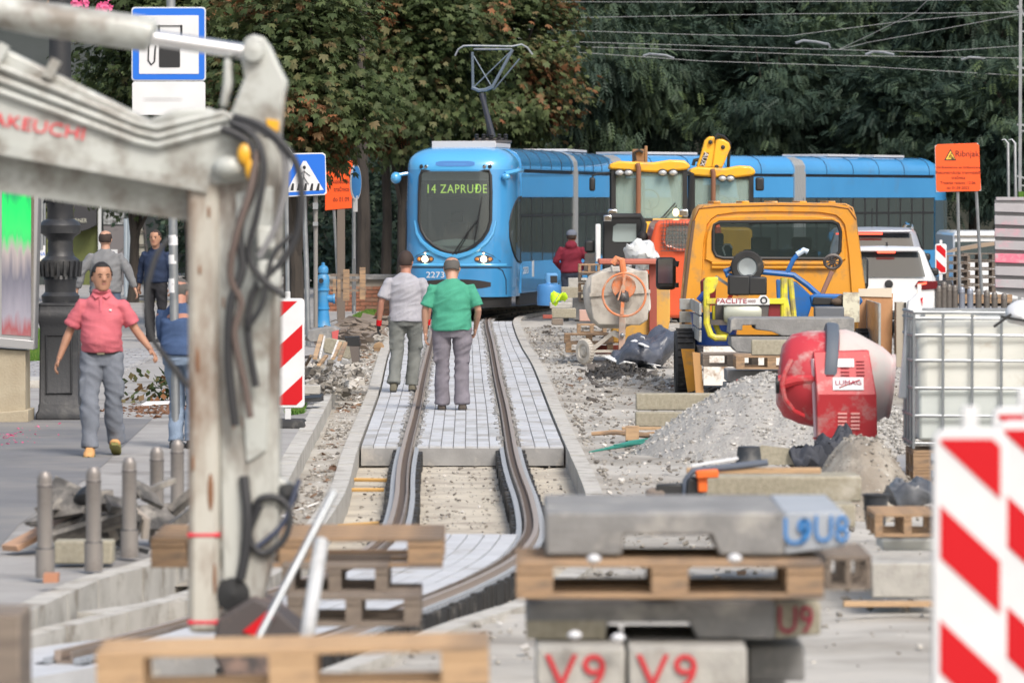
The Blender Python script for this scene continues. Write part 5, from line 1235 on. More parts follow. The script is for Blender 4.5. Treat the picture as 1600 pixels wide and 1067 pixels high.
# stick (dipper)
stk=pr([(330,255),(400,210),(440,200),(446,260),(440,470),(438,640),(438,830),(410,950),(350,955),(342,500),(336,320)],-.10,.12,'stick',mat('stick_worn_grey',(.48,.49,.46),.6,col2=(.37,.375,.35),scale=3,dirt=(.15,.12,.10),dscale=3,damt=.7,stretch=(1.6,1.6,.5)))
pr([(372,300),(430,290),(424,540),(420,700),(388,720),(376,560)],-.115,-.10,'stick_panel',bev=.006,par=stk)
cyl=mat('cylinder_sandy',(.50,.49,.445),.6,col2=(.43,.41,.36),scale=2.5,dirt=(.20,.13,.09),dscale=4,damt=.62,stretch=(1,1,.35))
t.o('bucket_cylinder',MB().prism(t.pl([(300,262),(316,256),(340,262),(347,300),(347,640),(345,985),(296,985),(297,640),(296,300)]),-.118,-.0),cyl,bev=.03)
for y in (832,968): t.o('red_band',MB().prism(t.pl([(295,y-4),(347,y-4),(347,y+4),(295,y+4)]),-.122,.0),mat('band_red',(.55,.03,.05),.6),bev=.028)
for x,y,w_,h_ in ((332,765,10,60),(398,670,12,22),(312,560,7,40),(338,900,6,50),(305,720,5,26),(410,620,5,18),(352,470,4,22),(420,330,6,12),(330,330,5,20),(384,655,7,30),(316,420,5,16),(362,400,7,20),(368,650,6,34)):
    t.o('rust_patch',MB().ball(t.p3(x,y,-.118 if x<340 else -.1),(w_/s/2,.008,h_/s/2),8,6),mat('rust_stain',(.22,.11,.06),.9),parent=stk)
hm=mat('hose_black',(.035,.036,.04),.55)
def hose(pts,r=.017,m=hm): 
    P3=[Vector(t.p3(x,y,d)) for x,y,d in pts]; out=[]
    for i in range(len(P3)-1):
        a=P3[max(i-1,0)];b=P3[i];c=P3[i+1];d=P3[min(i+2,len(P3)-1)]
        for k in range(6):
            u=k/6; out.append(.5*((2*b)+(-a+c)*u+(2*a-5*b+4*c-d)*u*u+(-a+3*b-3*c+d)*u**3))
    out.append(P3[-1]); t.o('hydraulic_hose',MB().tube(out,r,8),m,sm=60)
hose([(370,182,-.16),(412,196,-.2),(445,222,-.22),(470,262,-.22),(476,320,-.22),(462,380,-.2),(432,420,-.2),(400,455,-.18),(392,520,-.18),(404,600,-.17)])
hose([(365,190,-.18),(404,214,-.22),(418,262,-.24),(408,330,-.24),(394,396,-.22),(418,436,-.22),(452,460,-.22)],.016)
hose([(352,200,-.18),(396,226,-.2),(402,290,-.22),(380,350,-.22),(384,420,-.22),(366,470,-.22),(362,560,-.2),(372,660,-.18)],.02)
hose([(372,188,-.16),(432,215,-.2),(452,262,-.2),(440,340,-.2),(410,400,-.2)],.016,mat('hose_grey',(.22,.22,.23),.5))
hose([(408,235,-.22),(396,300,-.25),(374,372,-.26),(366,430,-.24),(382,470,-.22),(372,520,-.22),(388,600,-.2),(396,648,-.2)],.016,mat('hose_brown',(.12,.09,.08),.6))
hose([(270,370,-.2),(250,400,-.22),(236,460,-.24),(244,520,-.24),(270,560,-.22),(300,600,-.2)],.013)
hose([(460,365,-.2),(430,400,-.21),(415,470,-.22),(392,508,-.2)],.012)
hose([(396,800,-.1),(410,775,-.12),(440,775,-.12),(456,800,-.12),(445,840,-.12),(412,860,-.12),(392,830,-.12),(410,785,-.14)],.016)
hose([(470,745,-.1),(455,790,-.12),(440,820,-.12),(405,850,-.12)],.012,mat('hose_blue_black',(.05,.06,.1),.5))
hose([(384,740,-.12),(390,800,-.14),(386,860,-.13),(378,900,-.12)],.022)
t.o('hose_manifold',MB().box(t.p3(425,425,-.17),(.1,.08,.12)).box(t.p3(420,370,-.17),(.08,.07,.1)).ball(t.p3(362,260,-.15),(.075,.06,.05),14,8),EXC,bev=.012,kind='stuff')
t.o('hose_coupling',MB().ball(t.p3(398,262,-.2),(.03,.03,.06)).ball(t.p3(388,240,-.2),(.035,.03,.05)),M['yellow'],kind='stuff')
lk=pr([(344,860),(438,742),(462,758),(455,785),(385,868),(356,940)],-.08,.05,'linkage_arm')
t.o('linkage_pin',MB().lathe([(.0,-.12),(.075,-.11),(.08,-.08),(.08,.08)],t.p3(366,925,0),18,0,'Y').lathe([(.0,-.1),(.05,-.09),(.055,-.06)],t.p3(450,770,0),14,0,'Y'),M['black'],kind='stuff')
pr([(345,960),(400,925),(430,940),(470,975),(480,1010),(470,1060),(360,1060),(335,1010)],-.22,.25,'bucket',mat('bucket_dark',(.07,.06,.06),.7,dirt=(.3,.2,.16),dscale=4))
t.o('bucket_edge',MB().prism(t.pl([(384,978),(430,940),(432,958),(404,985)]),-.24,-.22),M['red'])
# ---- near stack of slabs and pallets ---------------------------------------------
SS=400.
def bigslab(name,label,x0,x1,y0,y1,notches,dz,m=M['concrete_d'],s=SS,lower=None,group='slabs of the near stack',rz=0):
    t=T(name,label,'concrete slab',x0,y1,s,group); W_=(x1-x0)/s; H_=(y1-y0)/s; poly=[(0,H_),(0,0)]
    for a,b,h in notches: poly+= [((a-x0)/s,0),((a-x0)/s+.01,(y1-h)/s),((b-x0)/s-.03,(y1-h)/s),((b-x0)/s,0)]
    poly+=[(W_,0),(W_,H_)]
    o=t.o('slab_body',MB().prism(poly,0,1.15),m,bev=.012)
    if lower: t.o('paler_lower_half',MB().prism([(x,min(z,H_*.52)+.0) for x,z in poly] if False else [(.002,0.001),(.002,H_*.5),((notches[0][0]-x0)/s if notches else W_,H_*.5),((notches[0][0]-x0)/s if notches else W_,.001)],-.003,.2),M['concrete_b'])
    t.e.rotation_euler=(0,0,R(rz)); return t
a=bigslab('concrete_slab','grey slab with blue sprayed numbers on top of the near stack',852,1226,800,868,[(972,1124,836)],0,rz=0)
for k,(x,sx_) in enumerate(((1239,1),(1300,1))):
    q3=a.p3(0,0)
end=MB().prism([((1226-852)/SS,0.01),((1226-852)/SS,(868-800)/SS),((1322-852)/SS,(868-792)/SS),((1322-852)/SS,(868-848)/SS)],0,.0)
e_=a.o('slab_end',MB().prism([((1226-852)/SS,0.0),((1226-852)/SS,68/SS),((1322-852)/SS,68/SS),((1322-852)/SS,14/SS)],.02,1.15),mat('slab_side_blueish',(.36,.39,.43),.85,col2=(.30,.33,.37),scale=5),bev=.01)
text('sprayed_number','U',.15,M['sprayblue'],a.e,((1243-852)/SS,.008,(868-832)/SS),sx=1.0); text('sprayed_number','9',.15,M['sprayblue'],a.e,((1258-852)/SS,.008,(868-832)/SS),sx=.9); text('sprayed_number','U8',.15,M['sprayblue'],a.e,((1300-852)/SS,.008,(868-828)/SS),sx=.8)
b_=bigslab('concrete_slab','middle slab of the near stack with dark red numbers on its right end',822,1212,940,998,[(946,1090,972)],0,lower=True)
b_.o('slab_end',MB().prism([((1212-822)/SS,0.0),((1212-822)/SS,57/SS),((1284-822)/SS,57/SS),((1284-822)/SS,6/SS)],.02,1.0),M['concrete_b'],bev=.01)
text('sprayed_number','U9',.155,mat('spray_maroon',(.28,.02,.05),.8),b_.e,((1244-822)/SS,.008,(998-970)/SS),sx=.8)
for x0,x1,lab in ((838,975,'lowest left block of the near stack lettered V9 in red'),(982,1165,'lowest right block of the near stack lettered V9 in red')):
    t=T('concrete_block',lab,'concrete block',x0,1120,SS+6,'slabs of the near stack'); W_=(x1-x0)/SS
    t.o('block_body',MB().bx(0,W_,0,1,0,(1120-1012)/SS),M['concrete'],bev=.012)
    text('sprayed_number','V9',.20,M['sprayred'],t.e,(W_*.45 if x0<900 else W_*.33,-.012,(1120-1053)/SS),sx=1.05,spacing=1.1,depth=.002)
t=T('concrete_slab','shaded slab jutting out to the right at the bottom of the near stack','concrete slab',1170,1110,SS-10,'slabs of the near stack')
t.o('slab_body',MB().bx(0,90/SS,0,.8,.12,.26).bx(0,60/SS,.0,.8,-.0,.12),M['concrete_d'],bev=.01,kind='stuff')
for x,y,lab in ((928,873,'left small white spacer under the top slab of the near stack'),(1148,872,'right small white spacer under the top slab of the near stack'),(898,992,'left white spacer under the middle slab of the near stack'),(966,996,'right white spacer under the middle slab of the near stack')):
    o=obj('foam_spacer',MB().ball((0,0,0),(.028,.03,.018),10,6),M['white'],loc=P(x,y,SS+8),label=lab,cat='spacer',group='white spacers in the near stack')
pallet(806,1288,878,SS+4,'light wooden pallet between the two big slabs of the near stack',scale=1)
pallet(1290,1362,868,SS-25,'pallet end jutting right under the blue numbered slab',m=M['wood_g'])
# ---- pallets bottom left ---------------------------------------------------------------
pallet(150,765,1012,500,'long fresh pallet lying across the bottom left edge',m=M['wood_l'],tilt=(1.2,-1.2)).scale[1]=.45
pallet(235,692,839,335,'brown pallet on top of the stack behind the excavator stick')
pallet(440,606,882,338,'dark weathered pallet second from the top behind the excavator stick',m=M['wood_g'])
pallet(448,656,930,341,'dark pallet at the bottom of the stack behind the excavator stick',m=M['wood_g'])
o=obj('wooden_crate',MB().bx(-.12,.07,-.1,.3,0,.55),M['wood_g'],bev=.01,loc=P(5,1067,450)-Vector((0,0,.3)),label='grey wooden block cut by the bottom left corner',cat='block')
for x0,y0,x1,y1,r_,lab in ((522,768,425,955,.016,'thin grey pipe leaning over the pallets beside the excavator'),(502,845,482,980,.03,'thick white pipe standing in front of the pallet stack')):
    obj('pipe',MB().tube([P(x0,y0,385),P(x1+(x1-x0)*.25,y1+(y1-y0)*.25,392)],r_,10),M['steel'] if r_<.02 else mat('pipe_pale',(.5,.52,.54),.5,dirt=(.3,.3,.3),dscale=4),label=lab,cat='pipe')
# ---- striped beacons --------------------------------------------------------------------
def beacon(label,x0,x1,yt,yb,s,flip=False,rz=0,face=1,hh=None,grp='red and white striped beacons',nst=None):
    t=T('striped_beacon',label,'beacon',(x0+x1)/2,yb,s,grp,rz); W_=(x1-x0)/s/max(.2,math.cos(R(rz))); H_=(yb-yt)/s
    r_=.04; pts=[]
    for cx,cz,a0_ in ((W_/2-r_,H_-r_,0),(-W_/2+r_,H_-r_,90),(-W_/2+r_,r_,180),(W_/2-r_,r_,270)):
        for k in range(4): a=R(a0_+k*30); pts.append((cx+math.cos(a)*r_,cz+math.sin(a)*r_))
    body=t.o('panel',MB().prism(pts,-.02,.03),M['white'],bev=.006)
    t.o('lamp_peg',MB().bx(-.025,.025,-.015,.025,H_-.005,H_+.07),M['white'],parent=body,bev=.005)
    # diagonal red stripes clipped to the inner rectangle
    iw=W_/2-.022; z0,z1=.03,H_-.03; per=.386*W_/.25; st=per*.46; sl=(1 if not flip else -1)*.93
    k=-2
    base0=z1-nst
    while k<8:
        c=base0-k*per
        def clipz(poly):
            for lim,sg_ in ((z0,1),(z1,-1)):
                out=[]
                for i in range(len(poly)):
                    a,b=poly[i],poly[(i+1)%len(poly)]; ia=(a[1]-lim)*sg_>=0; ib=(b[1]-lim)*sg_>=0
                    if ia: out.append(a)
                    if ia!=ib: u=(lim-a[1])/(b[1]-a[1]); out.append((a[0]+(b[0]-a[0])*u,lim))
                poly=out
                if not poly: return []
            return poly
        d=iw*sl
        pl_=clipz([(-iw,c+d),(iw,c-d),(iw,c-d+st),(-iw,c+d+st)])
        if len(pl_)>2: t.o('red_stripe',MB().prism(pl_,-.0235,-.0205),M['red'],parent=body,sm=0)
        k+=1
    t.o('foot_post',MB().bx(-.03,.03,-.01,.02,-.12,.0),M['white'])
    t.o('rubber_foot',MB().loft([[(-.2,-.3,-.2),(.2,-.3,-.2),(.2,.3,-.2),(-.2,.3,-.2)],[(-.17,-.25,-.12),(.17,-.25,-.12),(.17,.25,-.12),(-.17,.25,-.12)]]),M['rubber'],bev=.02)
    return t
beacon('largest striped beacon at the right edge, nearest the camera',1456,1572,668,1190,505,nst=.10)
beacon('second striped beacon at the right edge, partly behind the largest',1556,1668,655,1150,470,nst=.10)
beacon('third striped beacon, only its white top corner shows at the right edge',1549,1650,634,1000,420,nst=.10)
beacon('striped beacon left of the track, partly behind the excavator stick',424,476,466,637,152,flip=True,nst=.09)
beacon('small striped beacon behind the white hatchback, its lower stripe narrow',1461,1479,381,428,84,nst=.16)
t=T('beacon_edge_on','narrow white beacon seen edge on, leaning beside the caged tank','beacon',1425,620,185)
t.o('panel',MB().prism(t.pl([(1418,470),(1434,458),(1441,462),(1440,480),(1420,622),(1404,622)]),-.05,.05),M['white'],bev=.01); t.o('peg',MB().bx(*[t.q(x,0)[0] for x in(1433,1439)],-.01,.02,*[t.q(0,y)[1] for y in (460,444)]),M['whitedirty']); t.o('red_corner',MB().prism(t.pl([(1437,466),(1441,464),(1440,478)]),-.056,-.051),M['red'])
# ---- kerb stones and small things right of the track ----------------------------------
KG='beige kerb stones stacked by the gravel'
def kstack(x0,x1,y0,y1,s,dep,label,g=KG,m=M['concrete_b']): return block('kerb_stone_block',label,'kerb stone',x0,x1,y0,y1,s,dep,m,None,g)
kstack(994,1158,615,641,157,.25,'upper beige kerb stone left of the gravel heap')
kstack(993,1128,644,667,158,.25,'lower beige kerb stone left of the gravel heap')
obj('timber_bearer',MB().bx(-.65,.65,0,.1,0,.03),M['wood_l'],bev=.004,loc=P(1075,672,159),label='thin fresh timber laid under the beige kerb stones',cat='timber')
obj('timber_block',MB().bx(-.065,.065,0,.12,0,.14),M['wood_l'],bev=.004,loc=P(988,688,160),label='small fresh timber block under the left end of the kerb stones',cat='timber')
obj('long_branch',MB().tube([P(924,678,158),P(960,675,158),P(1010,680,158),P(1060,672,158)],[.02,.025,.03,.02],7),M['wood'],label='long brown stick lying beside the kerb stones',cat='stick')
obj('green_netting',MB().tube([P(921,706,164),P(950,700,163),P(985,692,162),P(1020,686,161)],[.006,.015,.03,.01],6).tube([P(960,696,164),P(1000,693,162),P(1015,690,162)],.01,5).jitter(.02),mat('green_net',(.03,.22,.18),.7),label='green strands of netting trailing over the ground',cat='netting',kind='stuff')
kstack(1102,1346,744,784,247,.5,'long beige kerb stone in front of the sand heap, upper row','beige kerb stones in front of the sand',)
kstack(1160,1337,788,824,252,.4,'beige kerb stone under the long one, right end showing','beige kerb stones in front of the sand')
obj('timber_plank',MB().bx(-.42,.42,0,.1,0,.035),M['wood_l'],bev=.004,loc=P(1178,740,250),label='pale timber plank lying on the long kerb stone',cat='timber')
t=T('whacker_plate','orange and black plate machine half hidden by the long kerb stone','machine',1085,790,250)
t.o('handle_tube',MB().tube([t.p3(1070,790),t.p3(1072,750),t.p3(1082,736),t.p3(1110,732),t.p3(1150,728),t.p3(1200,722)],.022,8),mat('tube_bluegrey',(.10,.12,.16),.5))
t.o('orange_cover',MB().box(t.p3(1104,739,-.03),(.14,.2,.05),0,(0,-4,0)).box(t.p3(1097,755,.0),(.06,.2,.1)),mat('machine_orange',(.75,.14,.02),.5),bev=.01)
t.o('engine',MB().box(t.p3(1084,768,.05),(.1,.2,.16)).box(t.p3(1050,770,.1),(.2,.2,.1)).jitter(.03,1,8),M['black'],bev=.01)
t.o('muddy_part',MB().ball(t.p3(1030,774,.1),(.09,.1,.05)).jitter(.03,4,8),M['wood_g'])
bmat=mat('bucket_black',(.03,.034,.042),.5,dirt=(.12,.12,.12),dscale=4)
t=T('mortar_bucket','upturned dark bucket in front of the gravel heap','bucket',1170,728,205); t.o('bucket',MB().lathe([(.105,0),(.10,.01),(.085,.15),(.02,.155)],(0,0,0),24),bmat,sm=40)
t=T('mortar_bucket','upright black bucket beside the long kerb stone','bucket',1368,822,248); t.o('bucket',MB().lathe([(.02,.0),(.062,.005),(.08,.19),(.09,.195),(.09,.205),(.078,.20),(.06,.02)],(0,0,0),24),bmat,sm=40)
obj('wood_panel_scrap',MB().prism([(-.15,0),(.22,0),(.3,.12),(-.05,.16),(-.17,.1)],0,.05),M['concrete_b'],loc=P(1200,726,190),label='pale grey board scrap behind the upturned bucket',cat='board')
obj('white_lath',MB().tube([P(1080,728,225),P(1152,716,222)],.012,5),M['white'],label='white lath lying left of the upturned bucket',cat='lath')
def crumple(mb,a,f,seed):
    out=[]
    for v in mb.v:
        v=Vector(v); k=0; amp=1; ff=f
        for _ in range(4):
            k+=(abs(mnoise.noise(v*ff+Vector((seed,0,seed*2))))-.22)*amp; amp*=.55; ff*=1.9
        out.append(tuple(v+Vector((mnoise.noise(v*f+Vector((3,seed,1))),mnoise.noise(v*f+Vector((9,seed,4))),1.2)).normalized()*k*a*2.6))
    mb.v=out; return mb
def sackmesh(r,seed,a=.06): return crumple(MB().ball((0,0,r[2]*.9),(r[0],r[1],r[2]),56,34).jitter(a*1.2,seed,3),a,4.5,seed)
obj('rubbish_bag',sackmesh((.17,.15,.11),2,.05),mat('bag_silver_black',(.05,.055,.065),.25,col2=(.14,.15,.17),scale=8),sm=30,loc=P(1422,800,235),label='shiny black rubbish bag beside the nearest beacon',cat='bag')
obj('dark_sack',sackmesh((.26,.2,.16),5,.09),mat('sack_slate',(.045,.05,.065),.8),sm=40,loc=P(1300,738,188),label='dark slate sack slumped under the red mixer',cat='sack')
obj('dark_sack',sackmesh((.15,.15,.08),6,.06),mat('sack_slate',(.045,.05,.065),.8),sm=40,loc=P(1262,732,190),label='smaller dark sack left of the mixer legs',cat='sack')
pallet(1367,1470,802,262,'light pallet between the black bucket and the nearest beacon')
o=block('white_bundle','pale wrapped bundle under the light pallet beside the beacon','bundle',1378,1470,842,860,260,.5,mat('wrap_pale',(.5,.52,.5),.5),None,None)
o=block('concrete_slab','bluish slab lying low beside the nearest beacon','concrete slab',1362,1475,879,934,268,.7,M['concrete'],None,None)
obj('timber_bearer',MB().bx(-.3,.3,0,.1,0,.03),M['wood_l'],bev=.004,loc=P(1400,948,272),label='thin timber batten under the bluish slab',cat='timber')
# heaps
def heap(name,label,cat,cx,cy,cw,ch,h,m,seed,base_z=-.04,n=64,rough=.05,stones_=0,ssize=(.012,.035),sm_=None):
    c=G(cx,cy,base_z); mb=MB(); rows=[]
    def hz(u,v):
        r=math.hypot(u,v); a=math.atan2(v,u); k=1+.13*mnoise.noise(Vector((math.cos(a)*1.3,math.sin(a)*1.3,seed)))
        z=max(0,1-(r/k))**.85*(1-.25*math.exp(-(r*5)**2)); return z*h
    for j in range(n+1):
        v=-1.2+2.4*j/n; rows.append([(c.x+(-1.2+2.4*i/n)*cw,c.y+v*ch,base_z-.03+hz(-1.2+2.4*i/n,v)+(mnoise.noise(Vector((i*.31,j*.31,seed)))*rough+mnoise.noise(Vector((i*.9,j*.9,seed)))*rough*.5)*(1 if hz(-1.2+2.4*i/n,v)>.01 else .2)) for i in range(n+1)])
    mb.grid(rows); e=obj(name,mb,m,kind='stuff',sm=80,label=label,cat=cat)
    if stones_:
        def f(r):
            for _ in range(50):
                u,v=r.uniform(-1.15,1.15),r.uniform(-1.15,1.0)
                if math.hypot(u,v)<1.12: break
            i=(u+1.2)/2.4*n; j=(v+1.2)/2.4*n; i0,j0=int(i),int(j); return (c.x+u*cw,c.y+v*ch,rows[min(j0,n)][min(i0,n)][2]+.008)
        scatter(name+'_stones',sm_,stones_,f,ssize,seed,.7,parent=e)
    return e
gst=rampmat('gravel_stones','island',[(0,(.22,.21,.20)),(.4,(.36,.35,.33)),(.8,(.47,.46,.44)),(1,(.62,.61,.59))],.85,0)
heap('gravel_heap','large pale gravel heap behind the red mixer','gravel heap',1232,708,1.55,2.3,1.02,mat('gravel_bed',(.40,.39,.37),.9,col2=(.31,.30,.285),scale=30,bump=.6,bscale=60),3,n=70,rough=.05,stones_=24000,ssize=(.012,.036),sm_=gst)
heap('sand_heap','brown sand heap in front of the red mixer','sand heap',1345,800,.52,1.3,.80,mat('damp_sand',(.21,.18,.145),.95,col2=(.27,.24,.20),scale=5,bump=.6,bscale=25,dirt=(.40,.37,.32),dscale=3),8,n=50,rough=.03,stones_=1500,ssize=(.008,.025),sm_=stone_m)
heap('asphalt_heap','small heap of black broken asphalt by the torn paper','asphalt heap',965,590,.45,1.6,.22,mat('black_clods',(.03,.028,.027),.9,col2=(.07,.065,.06),scale=9,bump=1,bscale=18),12,n=36,rough=.12,stones_=500,ssize=(.03,.09),sm_=mat('black_clods',(.03,.028,.027)))
heap('low_rubble','low dark rubble beside the black asphalt heap','rubble',1010,600,.6,2.2,.1,M['rubble'],14,n=36,rough=.12,stones_=500,ssize=(.02,.07),sm_=stone_m)
# torn paper and tarp
tp_=MB()
r5=random.Random(5)
for x0,y0,x1,y1 in ((946,557,966,567),(962,560,985,566),(984,545,990,575),(992,560,1005,578),(1004,566,1028,568),(986,530,1010,545),(1005,528,1012,548),(1018,530,1022,545),(975,556,1000,560),(990,575,1000,582),(1010,560,1024,574),(958,572,975,566),(996,540,1030,548)):
    tp_.bar(P(x0,y0,108),P(x1,y1,108+r5.uniform(-2,2)),r5.uniform(.06,.12),.015)
tp_.jitter(.05,3,5); obj('torn_paper',tp_,M['paper'],kind='stuff',label='torn white paper sacks beside the tarpaulin',cat='paper')
obj('tarpaulin',crumple(MB().ball((0,0,.2),(.50,.7,.22),80,44,0,(0,-22,0)).jitter(.16,4,2.2),.06,2.6,4),M['tarp'],sm=35,loc=P(1012,556,108)-Vector((0,0,.12)),label='crumpled dark blue tarpaulin bundle beside the van wheel',cat='tarpaulin')
# slabs and pallets behind the grey mixer
BG='slabs stacked by the tram'
block('concrete_slab','uppermost small grey slab beside the tram side','concrete slab',888,918,435,449,84,.7,M['concrete'],None,BG)
block('concrete_slab','grey slab second from the top beside the tram side','concrete slab',877,915,449,467,86,.7,M['concrete_b'],None,BG)
block('concrete_slab','third grey slab from the top beside the tram side','concrete slab',870,915,467,480,88,.7,M['concrete'],None,BG)
block('concrete_slab','projecting pale slab with a flat front near the hi-vis jacket','concrete slab',859,894,473,482,96,.5,M['concrete'],None,BG)
block('concrete_slab','bulky grey slab beneath the projecting pale slab','concrete slab',862,900,482,497,95,.5,M['concrete_b'],None,BG)
block('concrete_slab','lowest grey slab standing on end near the pallets','concrete slab',895,918,466,500,93,.4,M['concrete_d'],None,BG)
block('red_timber','dark red timber end under the pale slabs','timber',848,863,492,498,96,.3,mat('oxide_red',(.30,.07,.05)),None,None)
block('timber_block','brown block under the pale slabs','timber',862,880,498,508,97,.3,M['wood_g'],None,None)
for k in range(5):
    pallet(904,938,413+k*15,94-k*.3,'pallet %s of the tall narrow stack left of the grey mixer'%('at the top','second from the top','in the middle','second from the bottom','at the bottom')[k],group='tall narrow pallet stack',m=M['wood_g'] if k%2 else None)
pallet(902,948,507,100,'brown pallet on top behind the grey mixer wheel',m=M['wood'])
pallet(882,960,522,104,'long brown pallet, upper one behind the grey mixer wheel')
pallet(884,958,536,105,'long brown pallet, lower one behind the grey mixer wheel')
obj('pink_box',MB().bx(-.25,.25,0,.3,0,.18),mat('pink_grey_box',(.5,.33,.28),.8),bev=.01,loc=P(930,502,99),label='pinkish box on the pallets beside the grey mixer',cat='box')
t=T('blue_jerrycan','light blue plastic drum beside the tram skirt','drum',858,478,92)
t.o('drum',MB().lathe([(.02,0),(.2,.01),(.21,.1),(.2,.2),(.21,.3),(.19,.36),(.06,.38),(.05,.40)],(0,0,0),18),mat('drum_blue',(.06,.22,.50),.45),sm=40); t.o('cap',MB().box((.08,0,.45),(.12,.1,.12)),M['black'])
t=T('blue_crate','small blue container behind the light blue drum','container',862,452,84); t.o('crate',MB().box((0,0,.15),(.22,.3,.3)),mat('crate_blue',(.10,.28,.55),.5),bev=.03)
t=T('hivis_jacket','yellow green hi-vis jacket lying on the slabs','jacket',871,473,97); t.o('jacket',crumple(MB().ball((0,0,.07),(.13,.12,.09),40,24).jitter(.08,2,5),.04,7,3),mat('hivis',(.55,.85,.02),.7),sm=40); t.o('stripe',MB().bar((-.06,-.13,.0),(.03,-.12,.14),.02,.01),M['steel'])
# ---- far right: sign, posts, panel, pallets, bollards -------------------------------
t=T('roadworks_board','orange roadworks board with a works triangle on two posts at right','sign',1498,506,82,rz=3); q=t.q
bd_=t.o('board',MB().prism(t.pl([(1460,230),(1464,226),(1525,224),(1529,228),(1532,296),(1528,299),(1466,300),(1462,297)]),-.03,.0),M['orange'],bev=.005)
t.o('board_frame',MB().tube([t.p3(*a,-.015) for a in((1460,228),(1527,224.5),(1532,298),(1462,300))],.012,6,closed=True),mat('frame_grey',(.55,.5,.48),.5))
bp_=mat('board_print',(.12,.015,.01),.6)
text('board_lettering','Ribnjak',.165,bp_,bd_,t.p3(1510,241,-.035),sx=.95)
for s_,y,sz in (('Od Branimirove do Gri\u0161kovi\u0107eve',262,.062),('Rekonstrukcija tramvajskih',270,.08),('tra\u010dnica',278,.08),('Trajanje radova: 12.06.',286,.075),('do 01.09.2023.',294,.075)):
    text('board_lettering',s_,sz,bp_,bd_,t.p3(1496.5,y,-.035),sx=1.0)
tri=t.o('works_triangle',MB().prism(t.pl([(1474,251),(1484,233),(1493,251)]),-.036,-.031),M['black'],parent=bd_); t.o('triangle_field',MB().prism(t.pl([(1476.5,249.5),(1484,236),(1491,249.5)]),-.04,-.037),mat('field_yellow',(.8,.5,.06),.5),parent=tri)
t.o('digger_figure',MB().bar(t.p3(1481,248,-.043),t.p3(1484,242,-.043),.03,.006).bar(t.p3(1484,242,-.043),t.p3(1487,246,-.043),.02,.006).bar(t.p3(1482,243,-.043),t.p3(1486,248,-.043),.012,.006).ball(t.p3(1485,240.5,-.043),(.012,.006,.012),8,5).prism(t.pl([(1485,249),(1487.5,245.5),(1490,249)]),-.045,-.041),M['black'],parent=tri,kind='stuff')
for a,b in ((1496,1500),(1525,1535)): t.o('post',MB().tube([t.p3(a,290,.03),t.p3(b,470,.03)],.032,8),M['steel'])
t=T('corrugated_container','grey ribbed steel panel wall sprayed with pink, at the right edge','container',1580,505,84)
cg=mat('container_grey',(.38,.37,.39),.6,dirt=(.6,.25,.32),dscale=1.3,damt=.35,col2=(.33,.32,.34),scale=2); pk_=mat('pink_spray',(.72,.16,.24),.7,dirt=(.42,.38,.4),dscale=2.5,damt=.4)
for k,(y0,y1) in enumerate(((318,331),(337,351),(357,370),(376,390),(396,410),(416,430),(436,449))):
    t.o('rib',MB().prism(t.pl([(1553+k*.2,y0),(1640,y0+2),(1640,y1+3),(1553+k*.2,y1)]),-.06,.02),pk_ if k in(4,) else cg,bev=.01)
t.o('back_sheet',MB().prism(t.pl([(1554,312),(1640,312),(1640,475),(1556,455)]),.02,.06),mat('sheet_grey',(.25,.25,.26),.6)); t.o('upper_rail',MB().prism(t.pl([(1556,308),(1640,308),(1640,313),(1556,313)]),-.02,.1),cg)
for x,lab in ((1576,'left of two hooked grey rods above the ribbed container'),(1587,'right of two hooked grey rods above the ribbed container')): obj('hooked_rod',MB().tube([P(x,316,83),P(x-1,224,83),P(x-6,218,83),P(x-11,219,83)],[.03,.03,.012,.01],7),M['steel'],label=lab,cat='rod',group='hooked rods above the container')
t=T('lattice_mast','grey lattice mast cut by the right edge of the picture','mast',1594,505,80)
lm=MB().bar(t.p3(1593,505),t.p3(1593,-60),.06); t.o('mast_leg',lm,M['steel']); t.o('mast_leg',MB().bar(t.p3(1612,505),t.p3(1612,-60),.06),M['steel'])
for y0,y1 in ((10,50),(105,118),(195,205),(275,290)): t.o('mast_strut',MB().bar(t.p3(1588,y0),t.p3(1612,y1-8),.04).bar(t.p3(1592,y1),t.p3(1612,y1),.03),M['steel'],kind='stuff')
t.o('green_tie',MB().box(t.p3(1594,306,-.1),(.1,.1,.16)),M['grass'])
PG='weathered pallets piled at the right'
for k in range(5):
    for c_,(x0,x1) in enumerate(((1478,1516),(1507,1556))):
        pallet(x0,x1,399+k*12.5-c_*3,(80,79)[c_],'weathered pallet in the %s pile behind the stored bollards, %s'%(('left','right')[c_],('topmost','second down','third down','fourth down','lowest')[k]),group=PG,m=M['wood_g'])
obj('pallet_sheet',MB().prism([(-.55,0),(.55,.18),(.6,.24),(.2,.2),(-.3,.1)],0,.8),mat('tan_sheet',(.35,.27,.2),.8),loc=P(1520,396,78),label='tan sheet thrown over the weathered pallets',cat='sheet')
stl=mat('bollard_taupe',(.14,.13,.12),.45,.2,dirt=(.2,.18,.16),dscale=4); bst=mat('bollard_blue_grey',(.26,.29,.35),.4,.3)
